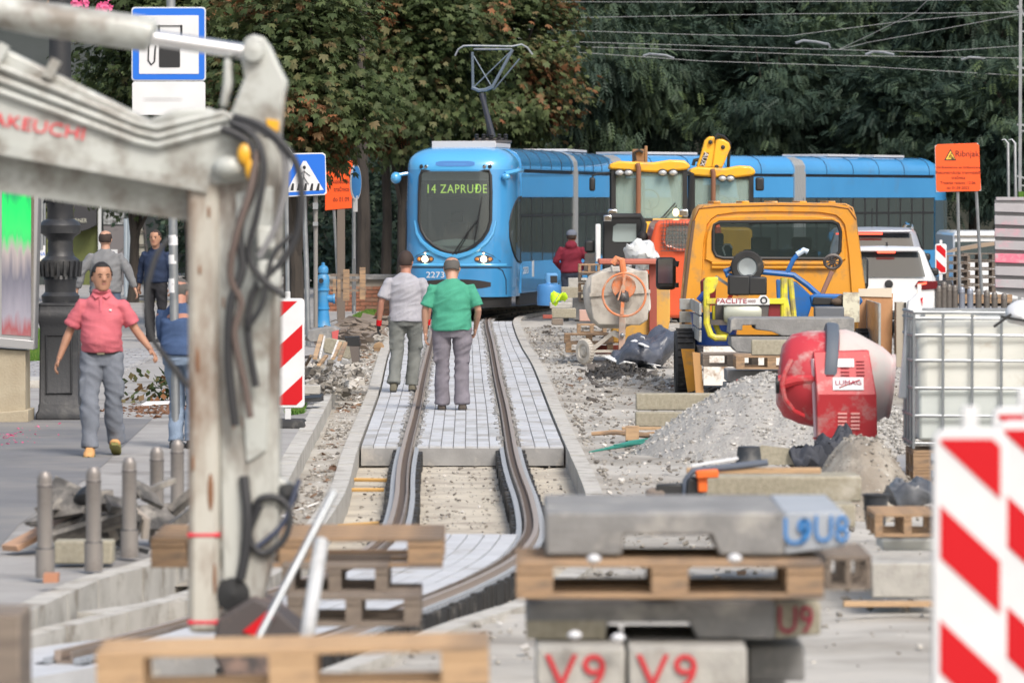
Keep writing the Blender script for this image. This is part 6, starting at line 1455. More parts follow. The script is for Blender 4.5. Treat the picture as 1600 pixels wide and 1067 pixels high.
def bollard(x,yt,s,h,r,label,m,group,z=None):
    b=P(x,yt,s); z0=b.z-h; e=thing('bollard',label,'bollard',(b.x,b.y,z0),0,group)
    obj('post',MB().lathe([(r*1.25,0),(r*1.25,h*.27),(r*1.02,h*.28),(r*1.0,h*.84),(r*1.04,h*.845),(r*1.04,h*.87),(r*.98,h*.875),(r*.98,h*.93),(r*.9,h*.955),(r*.6,h*.99),(r*.1,h)],(0,0,0),20),m,parent=e,sm=40)
    obj('collar_ring',MB().ring((0,0,h*.855),r*1.02,r*.09,'Z',20,5).ring((0,0,h*.275),r*1.2,r*.1,'Z',20,5),M['steel_d'],parent=e,kind='stuff'); return e
for i,(x,yt) in enumerate(((1467,446),(1475,440),(1483,444),(1492,445),(1503,448),(1516,450),(1529,451),(1542,453),(1554,456),(1569,458))):
    bollard(x,yt,88,.75,.055,['brown stored bollard right beside the white hatchback','stored bollard second from the hatchback','stored bollard third from the hatchback','stored bollard left of the two blue grey ones','left blue grey stored bollard under the board post','right blue grey stored bollard under the board post','stored bollard directly right of the blue grey pair','stored bollard second right of the blue grey pair','stored bollard third right of the blue grey pair','rightmost stored bollard under the ribbed container'][i],bst if i in(4,5) else stl,'bollards stored beside the hatchback')
obj('storage_rail',MB().bx(-.6,.6,0,.1,0,.16),M['wood'],loc=P(1530,474,86),label='tan timber rail behind the stored bollards',cat='timber')
# ---- left foreground bollards ----------------------------------------------------------
for i,(x,yt,s_) in enumerate(((70,735,262),(146,728,256),(202,713,247),(245,697,236),(277,686,228))):
    bollard(x,yt,s_,.64,.046,['leftmost brown grey bollard on the kerb side','second bollard from the left, in front of the stone block','third bollard from the left among the tarpaper debris','fourth bollard from the left','fifth bollard, right beside the excavator stick'][i],mat('bollard_brown_grey',(.27,.25,.235),.45,.3,dirt=(.2,.18,.17),dscale=4),'bollards along the left pavement')
block('stone_block','beige stone block behind the second bollard','stone block',84,176,845,881,252,.22,M['concrete_b'])
t=T('tarpaper_debris','heap of torn black tarpaper and boards behind the bollards','debris',170,850,245)
r6=random.Random(2); mb=MB()
for k in range(26): 
    x=r6.uniform(60,285); y=r6.uniform(770,850); y=max(y,770+abs(x-180)*.25); mb.box(t.p3(x,y,r6.uniform(.0,1.2)),(r6.uniform(.12,.32),r6.uniform(.1,.3),r6.uniform(.02,.07)),0,(r6.uniform(-30,30),r6.uniform(-50,40),r6.uniform(0,180)))
mb.jitter(.04,2,4); t.o('tarpaper_piece',mb,mat('tarpaper',(.05,.048,.046),.8,col2=(.16,.15,.14),scale=6,dirt=(.3,.28,.25),dscale=5),kind='stuff',sm=0)
for (a,b,c,d,w_) in ((10,860,100,815,.14),(48,822,110,780,.08),(60,842,160,795,.06),(150,800,260,760,.05)):
    t.o('board',MB().bar(t.p3(a,b,.2),t.p3(c,d,.7),w_,.04),mat('pinkish_board',(.42,.26,.17),.8) if w_>.1 else mat('tarpaper',(.05,.048,.046)),bev=.005)
t.o('dark_shoe_shape',MB().ball(t.p3(124,784,.4),(.07,.1,.09)).jitter(.03,1,8),M['black'])
t.o('black_bar',MB().bar(t.p3(178,848,.0),t.p3(232,862,.0),.03,.03),M['black']); t.o('crumpled_pipe',MB().tube([t.p3(205,800,.2),t.p3(225,815,.2),t.p3(222,845,.2)],.03,7).tube([t.p3(160,810,.3),t.p3(175,850,.3)],.03,7),mat('taupe_pipe',(.3,.27,.24),.8))
obj('brick_piece',MB().box((0,0,.02),(.09,.08,.05)).jitter(.02),mat('brick_orange',(.42,.2,.12),.8),loc=P(82,904,268)-Vector((0,0,.02)),label='small orange brick piece at the foot of the leftmost bollard',cat='brick')
# ---- advertising box --------------------------------------------------------------------
t=T('advertising_lightbox','glass advertising lightbox with a green glow on a beige plinth, left edge','lightbox',0,668,152,rz=0); q=t.q
pl_=mat('plinth_beige',(.40,.35,.26),.9,col2=(.34,.29,.21),scale=4,bump=.3,bscale=40)
t.o('plinth',MB().prism(t.pl([(-80,668),(-80,540),(40,548),(40,668)]),0,.5),pl_,bev=.01); t.o('plinth_foot',MB().prism(t.pl([(-80,672),(-80,650),(45,640),(45,668)]),-.06,.6),pl_,bev=.01)
t.o('box_frame',MB().prism(t.pl([(-80,248),(60,243),(62,300),(55,546),(-80,530)]),-.04,.3),mat('alu_frame',(.42,.42,.43),.4,.6),bev=.01)
t.o('bottom_rail',MB().prism(t.pl([(-80,520),(54,532),(54,546),(-80,533)]),-.07,-.04),mat('alu_frame',(.42,.42,.43)),bev=.005)
pm_=bpy.data.materials.new('backlit_poster'); pm_.use_nodes=True; n=pm_.node_tree.nodes; l=pm_.node_tree.links; b=n['Principled BSDF']
tc=n.new('ShaderNodeTexCoord'); mp=n.new('ShaderNodeMapping'); mp.inputs['Scale'].default_value=(9,1,1.1); nz=n.new('ShaderNodeTexNoise'); nz.inputs['Scale'].default_value=1.6; l.new(tc.outputs['Object'],mp.inputs[0]); l.new(mp.outputs[0],nz.inputs[0])
sp=n.new('ShaderNodeSeparateXYZ'); l.new(tc.outputs['Object'],sp.inputs[0]); ad=n.new('ShaderNodeMath'); ad.operation='MULTIPLY_ADD'; l.new(nz.outputs[0],ad.inputs[0]); ad.inputs[1].default_value=.5; l.new(sp.outputs[2],ad.inputs[2])
mr_=n.new('ShaderNodeMapRange'); l.new(ad.outputs[0],mr_.inputs[0]); mr_.inputs[1].default_value=1.0; mr_.inputs[2].default_value=3.1
cr=n.new('ShaderNodeValToRGB'); e=cr.color_ramp.elements; e[0].position=0; e[0].color=(.3,.24,.24,1); e[1].position=1; e[1].color=(.02,.08,.08,1)
for p_,c_ in ((.12,(.3,.09,.10)),(.2,(.28,.27,.32)),(.4,(.15,.15,.19)),(.5,(.36,.32,.32)),(.58,(.05,.55,.15)),(.72,(.02,.75,.14)),(.8,(.02,.25,.12)),(.88,(.02,.10,.10))): x_=e.new(p_); x_.color=(*c_,1)
l.new(mr_.outputs[0],cr.inputs[0]); l.new(cr.outputs[0],b.inputs['Base Color']); l.new(cr.outputs[0],b.inputs['Emission Color']); b.inputs['Emission Strength'].default_value=.12; b.inputs['Roughness'].default_value=.15
t.o('poster',MB().prism(t.pl([(5,243),(50,243),(51,525),(4,522)]),-.05,-.045),pm_,sm=0)
t.o('glass_strip',MB().prism(t.pl([(51,243),(56,243),(53,530),(50,530)]),-.06,-.045),M['chrome'])
# ---- lamp post ---------------------------------------------------------------------------
t=T('ornate_lamp_post','ornate black cast iron lamp post behind the man in pink','lamp post',95,655,150); q=t.q
IR=M['blk2']
def zp(y): return (655-y)/150
t.o('plinth',MB().loft([[(x*k,y*k,z) for x,y in ((-.23,-.23),(.23,-.23),(.23,.23),(-.23,.23))] for z,k in ((0,1.05),(.06,1.05),(.10,.95),(.16,.93),(.17,.9),(.95,.86),(1.0,.9),(1.05,.98),(1.10,.98),(1.13,.92),(1.18,.9),(1.2,.95),(1.22,.85))]),IR,bev=.02)
t.o('panel_moulding',MB().tube([(-.13,-.215,.28),(.13,-.215,.28),(.13,-.205,.88),(-.13,-.205,.88)],.012,6,closed=True),IR)
prof=[(.19,zp(472)),(.2,zp(462)),(.16,zp(456)),(.165,zp(440)),(.175,zp(436)),(.16,zp(430)),(.19,zp(424)),(.205,zp(412)),(.2,zp(406)),(.15,zp(400)),(.13,zp(392)),(.135,zp(384)),(.13,zp(376)),(.15,zp(370)),(.21,zp(364)),(.215,zp(352)),(.19,zp(346)),(.14,zp(342)),(.135,zp(326)),(.145,zp(322)),(.14,zp(300)),(.155,zp(296)),(.155,zp(291)),(.125,zp(287)),(.12,zp(200)),(.11,zp(-50)),(.09,zp(-120)),(.02,zp(-125))]
t.o('shaft',MB().lathe(prof,(0,0,0),32),IR,sm=30)
cr_=MB(); 
for k in range(20): a=2*math.pi*k/20; cr_.bar((math.cos(a)*.20,math.sin(a)*.20,zp(432)),(math.cos(a)*.215,math.sin(a)*.215,zp(408)),.03)
t.o('fluted_collar',cr_,IR,kind='stuff')
cr_=MB()
for k in range(10):
    a=2*math.pi*k/10; cr_.tube([(math.cos(a-.25)*.145,math.sin(a-.25)*.145,zp(308)),(math.cos(a)*.165,math.sin(a)*.165,zp(316)),(math.cos(a+.25)*.145,math.sin(a+.25)*.145,zp(308))],.014,5)
t.o('garland',cr_,IR,kind='stuff')
# flower basket above
def flowers(label,x,y,s,n,rx,rz_,seed):
    c=P(x,y,s); r=random.Random(seed); e=thing('hanging_flowers',label,'flowers',c,0,'pink flowers hanging at the top left')
    for _ in range(n):
        mb=MB(); p_=Vector((r.gauss(0,rx),r.gauss(0,.1),r.gauss(0,rz_))); 
        for k in range(5):
            a=k*1.257+r.random(); d=Vector((math.cos(a),-.3,math.sin(a)))*.038; sd=Vector((-math.sin(a),0,math.cos(a)))*.018; o=len(mb.v); mb.v+=[tuple(p_),tuple(p_+d*.6-sd),tuple(p_+d*1.1),tuple(p_+d*.6+sd)]; mb.f.append((o,o+1,o+2,o+3)); mb.m.append(0)
        obj('bloom',mb,M['pinkflower'],parent=e,sm=0)
flowers('pink flower cluster hanging at the top edge left of the fuel sign',160,12,140,16,.06,.06,1)
flowers('smaller pink flower cluster at the top edge above the cylinder',118,2,140,9,.05,.04,2)
flowers('single pink bloom between the two clusters',133,13,140,3,.015,.015,3)
scatter('fallen_petals',M['pinkflower'],60,lambda r:(G(25,682,SZ).x+r.gauss(0,.16),G(25,682,SZ).y+r.gauss(0,1.2),SZ+.01),(.01,.03),9,.2,'petals','pink fallen petals on the pavement by the plinth')
# ---- fuel sign ----------------------------------------------------------------------------
t=T('fuel_sign','blue fuel station sign with a pump pictogram on a tall pole','sign',268,702,170); q=t.q
def rrect(x0,x1,y0,y1,r_=5):
    pts=[]
    for cx,cy,a0_ in ((x1-r_,y0+r_,0),(x0+r_,y0+r_,90),(x0+r_,y1-r_,180),(x1-r_,y1-r_,270)):
        for k in range(4): a=R(a0_+k*30); pts.append((cx+math.cos(a)*r_,cy-math.sin(a)*r_))
    return pts
sb_=t.o('sign_plate',MB().prism(t.pl(rrect(207,323,12,127)),-.02,.0),mat('plate_edge',(.6,.62,.65),.4),bev=.003)
t.o('blue_field',MB().prism(t.pl(rrect(209,321,14,125,4)),-.024,-.0205),M['blue'],parent=sb_); t.o('white_field',MB().prism(t.pl(rrect(219,312,25,116,1)),-.028,-.0245),M['white'],parent=sb_)
pg_=MB().prism(t.pl(rrect(250,283,64,106,2)),-.032,-.0285).bar(t.p3(250,64,-.03),t.p3(250,40,-.03),.02,.006).bar(t.p3(246,41,-.03),t.p3(286,41,-.03),.02,.006).bar(t.p3(285,40,-.03),t.p3(285,66,-.03),.02,.006).tube([t.p3(*a,-.03) for a in((250,58),(238,62),(234,75),(233,95),(238,102),(243,97),(244,80),(245,72))],.008,5)
t.o('pump_pictogram',pg_,M['black'],parent=sb_,kind='stuff')
t.o('lower_plate',MB().prism(t.pl(rrect(208,322,128,180,4)),-.02,.0),M['white'],bev=.003)
t.o('pole',MB().tube([t.p3(268,0,.03),t.p3(270,300,.03),t.p3(275,702,.03)],.042,12),M['steel'],sm=60)
for y,h_ in ((332,12),(375,16),(405,14),(440,10),(450,14)): t.o('pole_sticker',MB().tube([t.p3(270.5,y-h_/2,.03),t.p3(271,y+h_/2,.03)],.0435,12),M['white'],sm=60)
# ---- crossing sign, round sign, left roadworks board --------------------------------------
t=T('crossing_sign','blue pedestrian crossing sign half covered by chestnut leaves','sign',478,522,100); q=t.q
sb_=t.o('sign_plate',MB().prism(t.pl([(446,240),(505,239),(509,242),(511,302),(507,305),(446,308)]),-.02,0),M['white'],bev=.003)
t.o('blue_field',MB().prism(t.pl([(448,242),(504,241),(508,244),(509,300),(506,303),(448,306)]),-.024,-.0205),M['blue'],parent=sb_)
tr_=t.o('white_triangle',MB().prism(t.pl([(447,301),(474,252),(479,252),(506,297)]),-.028,-.0245),M['white'],parent=sb_)
for k in range(5): x=454+k*10; t.o('zebra_bar',MB().prism(t.pl([(x,298),(x+3,287),(x+6,287),(x+5,298)]),-.031,-.0285),M['black'],parent=tr_)
t.o('walking_figure',MB().ball(t.p3(476,262,-.03),(.025,.006,.03),10,6).bar(t.p3(476,266,-.03),t.p3(475,278,-.03),.045,.006).bar(t.p3(475,277,-.03),t.p3(468,289,-.03),.03,.006).bar(t.p3(475,277,-.03),t.p3(483,288,-.03),.03,.006).bar(t.p3(476,268,-.03),t.p3(485,275,-.03),.02,.006).bar(t.p3(475,268,-.03),t.p3(467,275,-.03),.02,.006),M['black'],parent=tr_,kind='stuff')
t.o('post',MB().tube([t.p3(473,250,.03),t.p3(479,420,.03),t.p3(482,540,.03)],.04,10),M['steel'],sm=60); t.o('post',MB().tube([t.p3(493,300,.1),t.p3(493,512,.1)],.035,10),mat('post_taupe',(.22,.21,.20),.5),sm=60)
t.o('post_clamp',MB().box(t.p3(493,322,.06),(.08,.1,.1)).box(t.p3(493,350,.06),(.08,.1,.06)),M['steel'],kind='stuff')
t=T('roadworks_board','orange roadworks board turned away, left of the tram','sign',535,505,86,rz=0); q=t.q
sb_=t.o('board',MB().prism(t.pl([(509,262),(551,250),(552,325),(508,329)]),-.03,0),M['orange'],bev=.005)
for s_,y in (('Ribnjak',266),('Rekonstrukcija',284),('tra\u010dnica',296),('do 01.09.',312)): text('board_lettering',s_,.12,bp_,sb_,t.p3(534,y,-.035),sx=.7)
t.o('post',MB().tube([t.p3(522,325,.03),t.p3(528,440,.03),t.p3(529,500,.03)],.03,8),M['steel']); t.o('post',MB().box(t.p3(533,410,.03),(.14,.1,2.1)),mat('brown_post',(.16,.13,.11),.8))
t=T('round_sign','narrow looking round blue sign turned sideways above a small white plate','sign',554,500,90)
sb_=t.o('disc',MB().lathe([(.0,-.01),(.31,-.01),(.32,0),(.31,.015),(.0,.015)],t.p3(556,285),32,0,'Y'),M['white'],sm=30); sb_.data.transform(Matrix.Translation(Vector(t.p3(556,285)))@Matrix.Rotation(R(75),4,'Z')@Matrix.Translation(-Vector(t.p3(556,285))))
d2=t.o('blue_face',MB().lathe([(.0,-.016),(.28,-.016),(.28,-.011)],t.p3(556,285),32,0,'Y'),mat('round_blue',(.03,.22,.55),.4),parent=sb_); d2.data.transform(Matrix.Translation(Vector(t.p3(556,285)))@Matrix.Rotation(R(75),4,'Z')@Matrix.Translation(-Vector(t.p3(556,285))))
t.o('white_plate',MB().prism(t.pl([(552,306),(559,306),(559,331),(552,331)]),-.02,0),M['white']); t.o('post',MB().tube([t.p3(553,310,.02),t.p3(553,490,.02)],.035,8),M['steel'],sm=60); t.o('perforated_strip',MB().box(t.p3(553,440,-.02),(.05,.02,.8)),mat('strip_dark',(.15,.16,.17),.5))
t=T('sign_back','pale oval back of a sign between the excavator hoses and the blue sign','sign',450,500,110)
t.o('disc',MB().prism([(t.q(447,0)[0]+math.cos(R(k*20))*.11,t.q(0,250)[1]+math.sin(R(k*20))*.19) for k in range(18)],0,.02),mat('sign_back_grey',(.5,.52,.54),.5)); t.o('post',MB().tube([t.p3(447,265,.04),t.p3(450,500,.04)],.03,8),M['steel'])
# ---- hydrant -------------------------------------------------------------------------------
t=T('fire_hydrant','tall light blue fire hydrant with a side outlet beside the sign posts','fire hydrant',505,512,92)
hb=mat('hydrant_blue',(.035,.24,.52),.45,dirt=(.1,.25,.4),dscale=4)
hy=t.o('barrel',MB().lathe([(.13,0),(.14,.02),(.12,.05),(.11,.15),(.095,.3),(.11,.31),(.11,.34),(.095,.35),(.09,.62),(.11,.63),(.11,.66),(.10,.67),(.11,.80),(.10,.88),(.06,.92),(.085,.93),(.09,1.0),(.07,1.04),(.03,1.06),(.03,1.1),(.01,1.11)],(0,0,0),20),hb,sm=40)
t.o('outlet',MB().tube([(.05,0,.50),(.17,0,.49)],[.06,.07],14).tube([(.17,0,.49),(.2,0,.49)],[.09,.085],14).tube([(-.03,-.06,.8),(-.03,-.15,.8)],[.06,.055],14),hb,parent=hy,sm=40,kind='stuff'); t.o('outlet_mouth',MB().lathe([(.0,-.01),(.042,-.01),(.042,.0)],(-.03,-.152,.8),14,0,'Y'),M['black'],parent=hy)
# ---- debris left of the track ---------------------------------------------------------------
DG='broken benches and boards on the left pavement'
t=T('stone_slab','large grey stone slab lying below the hydrant with a red painted end','stone slab',500,530,118,DG); t.o('slab',MB().prism(t.pl([(480,528),(482,516),(520,510),(530,515),(523,532),(485,534)]),-.1,.6),M['concrete_d'],bev=.01); t.o('red_end',MB().prism(t.pl([(519,518),(530,515),(528,531),(520,532)]),-.12,-.1),mat('faded_red',(.5,.1,.1),.8))
t=T('concrete_slab','pale broken slab tilted under the wooden slats left of the verge','concrete slab',520,556,122,DG); t.o('slab',MB().prism(t.pl([(503,530),(515,529),(546,535),(550,557),(545,562),(505,552)]),.1,.35).jitter(.02),M['concrete_b'],bev=.01)
t=T('dark_box','open dark grey box sunk beside the kerb','box',552,552,124,DG); t.o('box_side',MB().prism(t.pl([(546,541),(561,541),(561,566),(550,566)]),0,.3),mat('box_brown',(.13,.11,.10),.7)); t.o('box_top',MB().prism(t.pl([(538,527),(560,526),(563,540),(543,541)]),.02,.4),M['black'])
k=0
for a,b,c,d,w_,m_ in ((502,524,492,560,7,'wood_l'),(507,526,500,559,3,'whitedirty'),(532,536,520,560,6,'wood_l'),(528,533,518,560,3,'whitedirty'),(540,536,530,562,6,'wood'),(478,570,486,556,4,'wood'),(494,556,486,570,3,'whitedirty'),(510,556,498,570,6,'wood_l'),(468,560,488,556,4,'wood_g')):
    k+=1; b_o=obj('wood_offcut',MB().bar(P(a,b,127),P(c,d,133),w_/130,.03),M[m_],bev=.004,label='%s broken wooden slat in the debris left of the track'%('first','second','third','fourth','fifth','sixth','seventh','eighth','ninth')[k-1],cat='wood offcut',group='broken wooden slats')
scatter('rubble_pile',stone_m,700,lambda r:(P(r.uniform(455,560),560,128).x,P(500,570,128).y+r.uniform(-3,3),SZ+.02+abs(r.gauss(0,.10))),(.02,.12),31,.6,'rubble','rubble and earth under the broken wooden slats')
scatter('timber_scraps',M['wood_g'],90,lambda r:(P(r.uniform(505,585),480,96).x,P(500,480,96).y+r.uniform(-6,6),SZ+.02+r.random()*.25),(.08,.5),32,.15,'timber scraps','scraps of old timber heaped behind the blue hydrant')
t=T('standing_pallet','broken pallet standing upright behind the round sign post','pallet',545,480,92)
for x0,x1,y0,y1 in ((536,546,421,470),(562,571,418,468)): t.o('upright',MB().bx(*[t.q(x,0)[0] for x in(x0,x1)],0,.05,t.q(0,y1)[1],t.q(0,y0)[1]),M['wood'])
for y in (428,436,452): t.o('cross_board',MB().bx(*[t.q(x,0)[0] for x in(516,572)],.05,.08,t.q(0,y+4)[1],t.q(0,y)[1]),M['wood_g'])
for x in (520,527): t.o('slat',MB().bx(*[t.q(x_,0)[0] for x_ in(x,x+5)],.0,.03,t.q(0,465)[1],t.q(0,436)[1]),M['wood'])
block('concrete_lump','pale broken lump of kerb beside the striped beacon','kerb lump',470,500,602,616,140,.3,M['concrete'])
obj('black_net_roll',MB().bx(-.1,.12,0,.4,0,.06).jitter(.04,3,8),M['black'],loc=P(484,628,143),label='flat black mesh piece under the pale kerb lump',cat='mesh')
obj('beacon_base_plate',MB().loft([[(-.14,-.2,0),(.14,-.2,0),(.14,.2,0),(-.14,.2,0)],[(-.12,-.16,.08),(.11,-.16,.08),(.11,.16,.08),(-.12,.16,.08)]]),M['rubber'],bev=.02,loc=G(456,668,SZ),label='loose black rubber beacon base on the kerb side',cat='base')
for x,y,lab in ((592,545,'round sawn wood disc on the dusty strip'),): obj('wood_disc',MB().lathe([(.0,.0),(.09,0),(.09,.03),(0,.03)],(0,0,0),16,0,'Y',r=(25,0,20)),M['wood_l'],loc=G(x,y+3,-.04)+Vector((0,0,.05)),label=lab,cat='wood disc')
# grass tufts
def grass(name,label,pts,n,h,seed):
    r=random.Random(seed); mb=MB()
    for _ in range(n):
        a,b,c=r.sample(pts,3); u,v=r.random(),r.random()
        if u+v>1: u,v=1-u,1-v
        p_=a+(b-a)*u+(c-a)*v; d=Vector((r.gauss(0,.03),r.gauss(0,.03),h*r.uniform(.5,1.2))); w_=Vector((.008,0,0)); o=len(mb.v); mb.v+=[tuple(p_-w_),tuple(p_+w_),tuple(p_+d)]; mb.f.append((o,o+1,o+2)); mb.m.append(0)
    return obj(name,mb,M['grass'],kind='stuff',label=label,cat='grass',sm=0)
grass('grass','strip of green grass along the kerb left of the white shirted man',Gp([(534,528),(560,530),(576,500),(592,480),(560,492),(540,505)],SZ),9000,.06,1)
grass('grass','thin grass at the foot of the left striped beacon',Gp([(446,650),(474,646),(478,630),(450,636)],SZ),900,.05,2)
grass('grass','green lawn strip behind the lamp post',Gp([(40,566),(70,566),(66,520),(44,520)],SZ),4000,.1,3)
tw=leafmesh('cut_twigs',260,(0,0,.12),(.5,.6,.14),'simple',.09,91,chest,14,None,.1); obj('cut_twigs',tw,[chest],loc=G(245,628,SZ),kind='stuff',sm=0,label='cut leafy twigs lying on the pavement behind the pink shirted man',cat='twigs')
obj('newspaper',MB().box((0,0,.02),(.3,.5,.02)).jitter(.03,2,6),M['paper'],loc=G(244,632,SZ),label='white paper lying among the cut twigs',cat='paper')
scatter('brown_soil_patch',mat('brown_soil',(.16,.08,.045),.95),250,lambda r:(G(240,640,SZ).x+r.gauss(0,.3),G(240,640,SZ).y+r.gauss(0,1.0),SZ+.005),(.02,.07),41,.2,'soil','reddish soil crumbs around the cut twigs')
# ---- far left: shop, gate, brick wall --------------------------------------------------
t=T('shop_building','dark fronted shop building with white shutters rails, behind the lamp post','building',110,480,58); q=t.q
t.o('facade',MB().prism(t.pl([(-40,-150),(222,-150),(222,500),(-40,500)]),.3,6),mat('facade_dark',(.05,.06,.062),.7,col2=(.04,.05,.05),scale=2))
for y in (263,287,308): t.o('white_rail',MB().bx(*[q(x,0)[0] for x in (60,150)],.2,.25,q(0,y+1.5)[1],q(0,y)[1]),M['white'])
t.o('olive_panel',MB().prism(t.pl([(72,310),(152,310),(152,500),(72,500)]),.15,.3),mat('olive_panel',(.12,.14,.04),.6))
aw=t.o('awning',MB().loft([[t.p3(x,y,d) for x,y in ((118,312),(152,312),(152,352),(140,358),(118,364))] for d in (-.5,.1)]),mat('awning_black',(.035,.035,.04),.6)); text('awning_lettering','KORNER',.16,mat('cream_print',(.5,.5,.42),.5),aw,t.p3(124,345,-.52),sx=.8)
t.o('white_post',MB().bx(*[q(x,0)[0] for x in (154,159)],-.1,0,q(0,500)[1],q(0,312)[1]),mat('post_white_grey',(.55,.58,.6),.5)); t.o('window_frame',MB().bx(*[q(x,0)[0] for x in (162,194)],.0,.1,q(0,351)[1],q(0,332)[1]),mat('lace_grey',(.35,.37,.38),.8,col2=(.08,.08,.08),scale=9)); t.o('grey_door',MB().bx(*[q(x,0)[0] for x in (162,194)],.0,.1,q(0,470)[1],q(0,353)[1]),mat('door_grey',(.16,.15,.155),.7))
t.o('door_notice',MB().bx(*[q(x,0)[0] for x in (172,184)],-.03,-.01,q(0,397)[1],q(0,390)[1]),M['white'])
t=T('metal_gate','grey steel gate frame between the two men in the background','gate',208,480,66); q=t.q
t.o('gate_post',MB().tube([t.p3(197,480),t.p3(197,342)],.05,8).tube([t.p3(203,480),t.p3(203,341)],.05,8),mat('gate_blue_grey',(.36,.42,.47),.5),kind='stuff'); t.o('gate_bar',MB().tube([t.p3(215,480),t.p3(215,330)],.04,8),mat('gate_black',(.04,.03,.03),.6))
gb=MB()
for y in (346,361,382,400,420): gb.bar(t.p3(208,y),t.p3(228,y+1),.03)
gb.tube([t.p3(205,343),t.p3(222,345),t.p3(226,352),t.p3(230,400),t.p3(232,480)],.03,6); t.o('gate_frame',gb,M['steel_d'],kind='stuff'); t.o('gate_sheet',MB().prism(t.pl([(206,346),(222,346),(228,400),(228,430),(206,430)]),.05,.08),mat('gate_sheet_pale',(.36,.35,.30),.7))
t=T('plate_sign','white plate with blue letters and a pale round cap beside the lamp post','sign',66,420,90); q=t.q
t.o('pole',MB().tube([t.p3(65,390),t.p3(65,240)],.04,8).tube([t.p3(70,390),t.p3(70,240)],.02,8),M['steel'],kind='stuff'); pl2=t.o('plate',MB().prism(t.pl([(60,382),(71,384),(71,404),(60,406)]),-.02,0),M['white']); text('plate_lettering','NA',.09,M['blue'],pl2,t.p3(66,397,-.025),sx=.8); t.o('round_cap',MB().ball(t.p3(68,410,0),(.11,.06,.08),16,8),mat('cream_cap',(.6,.58,.5),.6))
t=T('low_wall','low mossy stone wall behind the far men on the left','wall',230,505,70); t.o('wall',MB().prism(t.pl([(150,505),(150,470),(280,470),(280,505)]),0,.4),mat('mossy_wall',(.22,.21,.17),.9,col2=(.14,.14,.10),scale=4,bump=.4),bev=.02); t.o('dark_rail',MB().bar(t.p3(205,463),t.p3(240,463),.05),M['black'])
# brick wall with coping: single bricks
t=T('brick_wall','low red brick wall with a stone coping left of the tram','wall',590,474,76); q=t.q
t.o('coping',MB().bx(*[q(x,0)[0] for x in (505,668)],-.08,.3,q(0,437)[1],q(0,429)[1]),M['concrete_d'],bev=.01); t.o('mortar',MB().bx(*[q(x,0)[0] for x in (506,667)],.01,.25,-.4,q(0,437)[1]),mat('mortar',(.30,.27,.23),.95))
bme=mkmesh('brick',MB().bx(0,.235,0,.1,0,.068),[M['brick']]); bm2=mkmesh('brick',MB().bx(0,.235,0,.1,0,.068),[mat('brick_dark',(.22,.12,.09),.9,col2=(.3,.17,.11),scale=7)])
for r_ in range(9):
    for k in range(9):
        x=q(506,0)[0]+k*.25+(r_%2)*.12
        if x+.235<q(667,0)[0]: o=obj('brick',rnd.choice([bme,bme,bm2]),M['brick'],parent=t.e,loc=(x,-.02-rnd.random()*.012,-.36+r_*.08),sm=0)
# ================================================================ PEOPLE
def remesh(mb,vox,mats,smooth=3):
    me=mkmesh('tmp',mb,mats); o=bpy.data.objects.new('tmp',me); COL.objects.link(o)
    r=o.modifiers.new('r','REMESH'); r.mode='VOXEL'; r.voxel_size=vox
    s_=o.modifiers.new('s','SMOOTH'); s_.factor=.5; s_.iterations=smooth
    dg=bpy.context.evaluated_depsgraph_get(); n=bpy.data.meshes.new_from_object(o.evaluated_get(dg)); bpy.data.objects.remove(o); bpy.data.meshes.remove(me)
    if not n.materials: 
        for m in mats: n.materials.append(m)
    return n
def folds(me,amp,fz=1,seed=0,stretch=(6,6,13)):
    n=len(me.vertices); co=np.empty(n*3); me.vertices.foreach_get('co',co); co=co.reshape(-1,3); no=np.empty(n*3); me.vertices.foreach_get('normal',no); no=no.reshape(-1,3)
    for i in range(n):
        v=Vector((co[i][0]*stretch[0]+co[i][2]*2.5,co[i][1]*stretch[1],co[i][2]*stretch[2]+co[i][0]*4)); k=1-2*abs(mnoise.noise(v*fz+Vector((seed,0,0)))); k2=mnoise.noise(v*.45+Vector((0,seed,3)))
        co[i]+=no[i]*amp*(k*.6+k2*.9-.25)
    me.vertices.foreach_set('co',co.ravel()); me.update()
def ell(mb,path,n=18):
    "path: (x,y,z,rx,ry) ellipses stacked roughly upward"
    rings=[[(x+math.cos(2*math.pi*j/n)*rx,y+math.sin(2*math.pi*j/n)*ry,z) for j in range(n)] for x,y,z,rx,ry in path]; return mb.loft(rings)
def limb(mb,pts,rs,n=12): return mb.tube(pts,rs,n)
def V3(*a): return Vector(a)
SK={}
def skin(name,c): 
    if name not in SK: SK[name]=mat(name,c,.55,col2=tuple(x*.86 for x in c),scale=8)
    return SK[name]
def cloth(name,c,c2=None,**k): return mat(name,c,.9,col2=c2 or tuple(x*.82 for x in c),scale=5,bump=.3,bscale=120,spec=.2,**k)
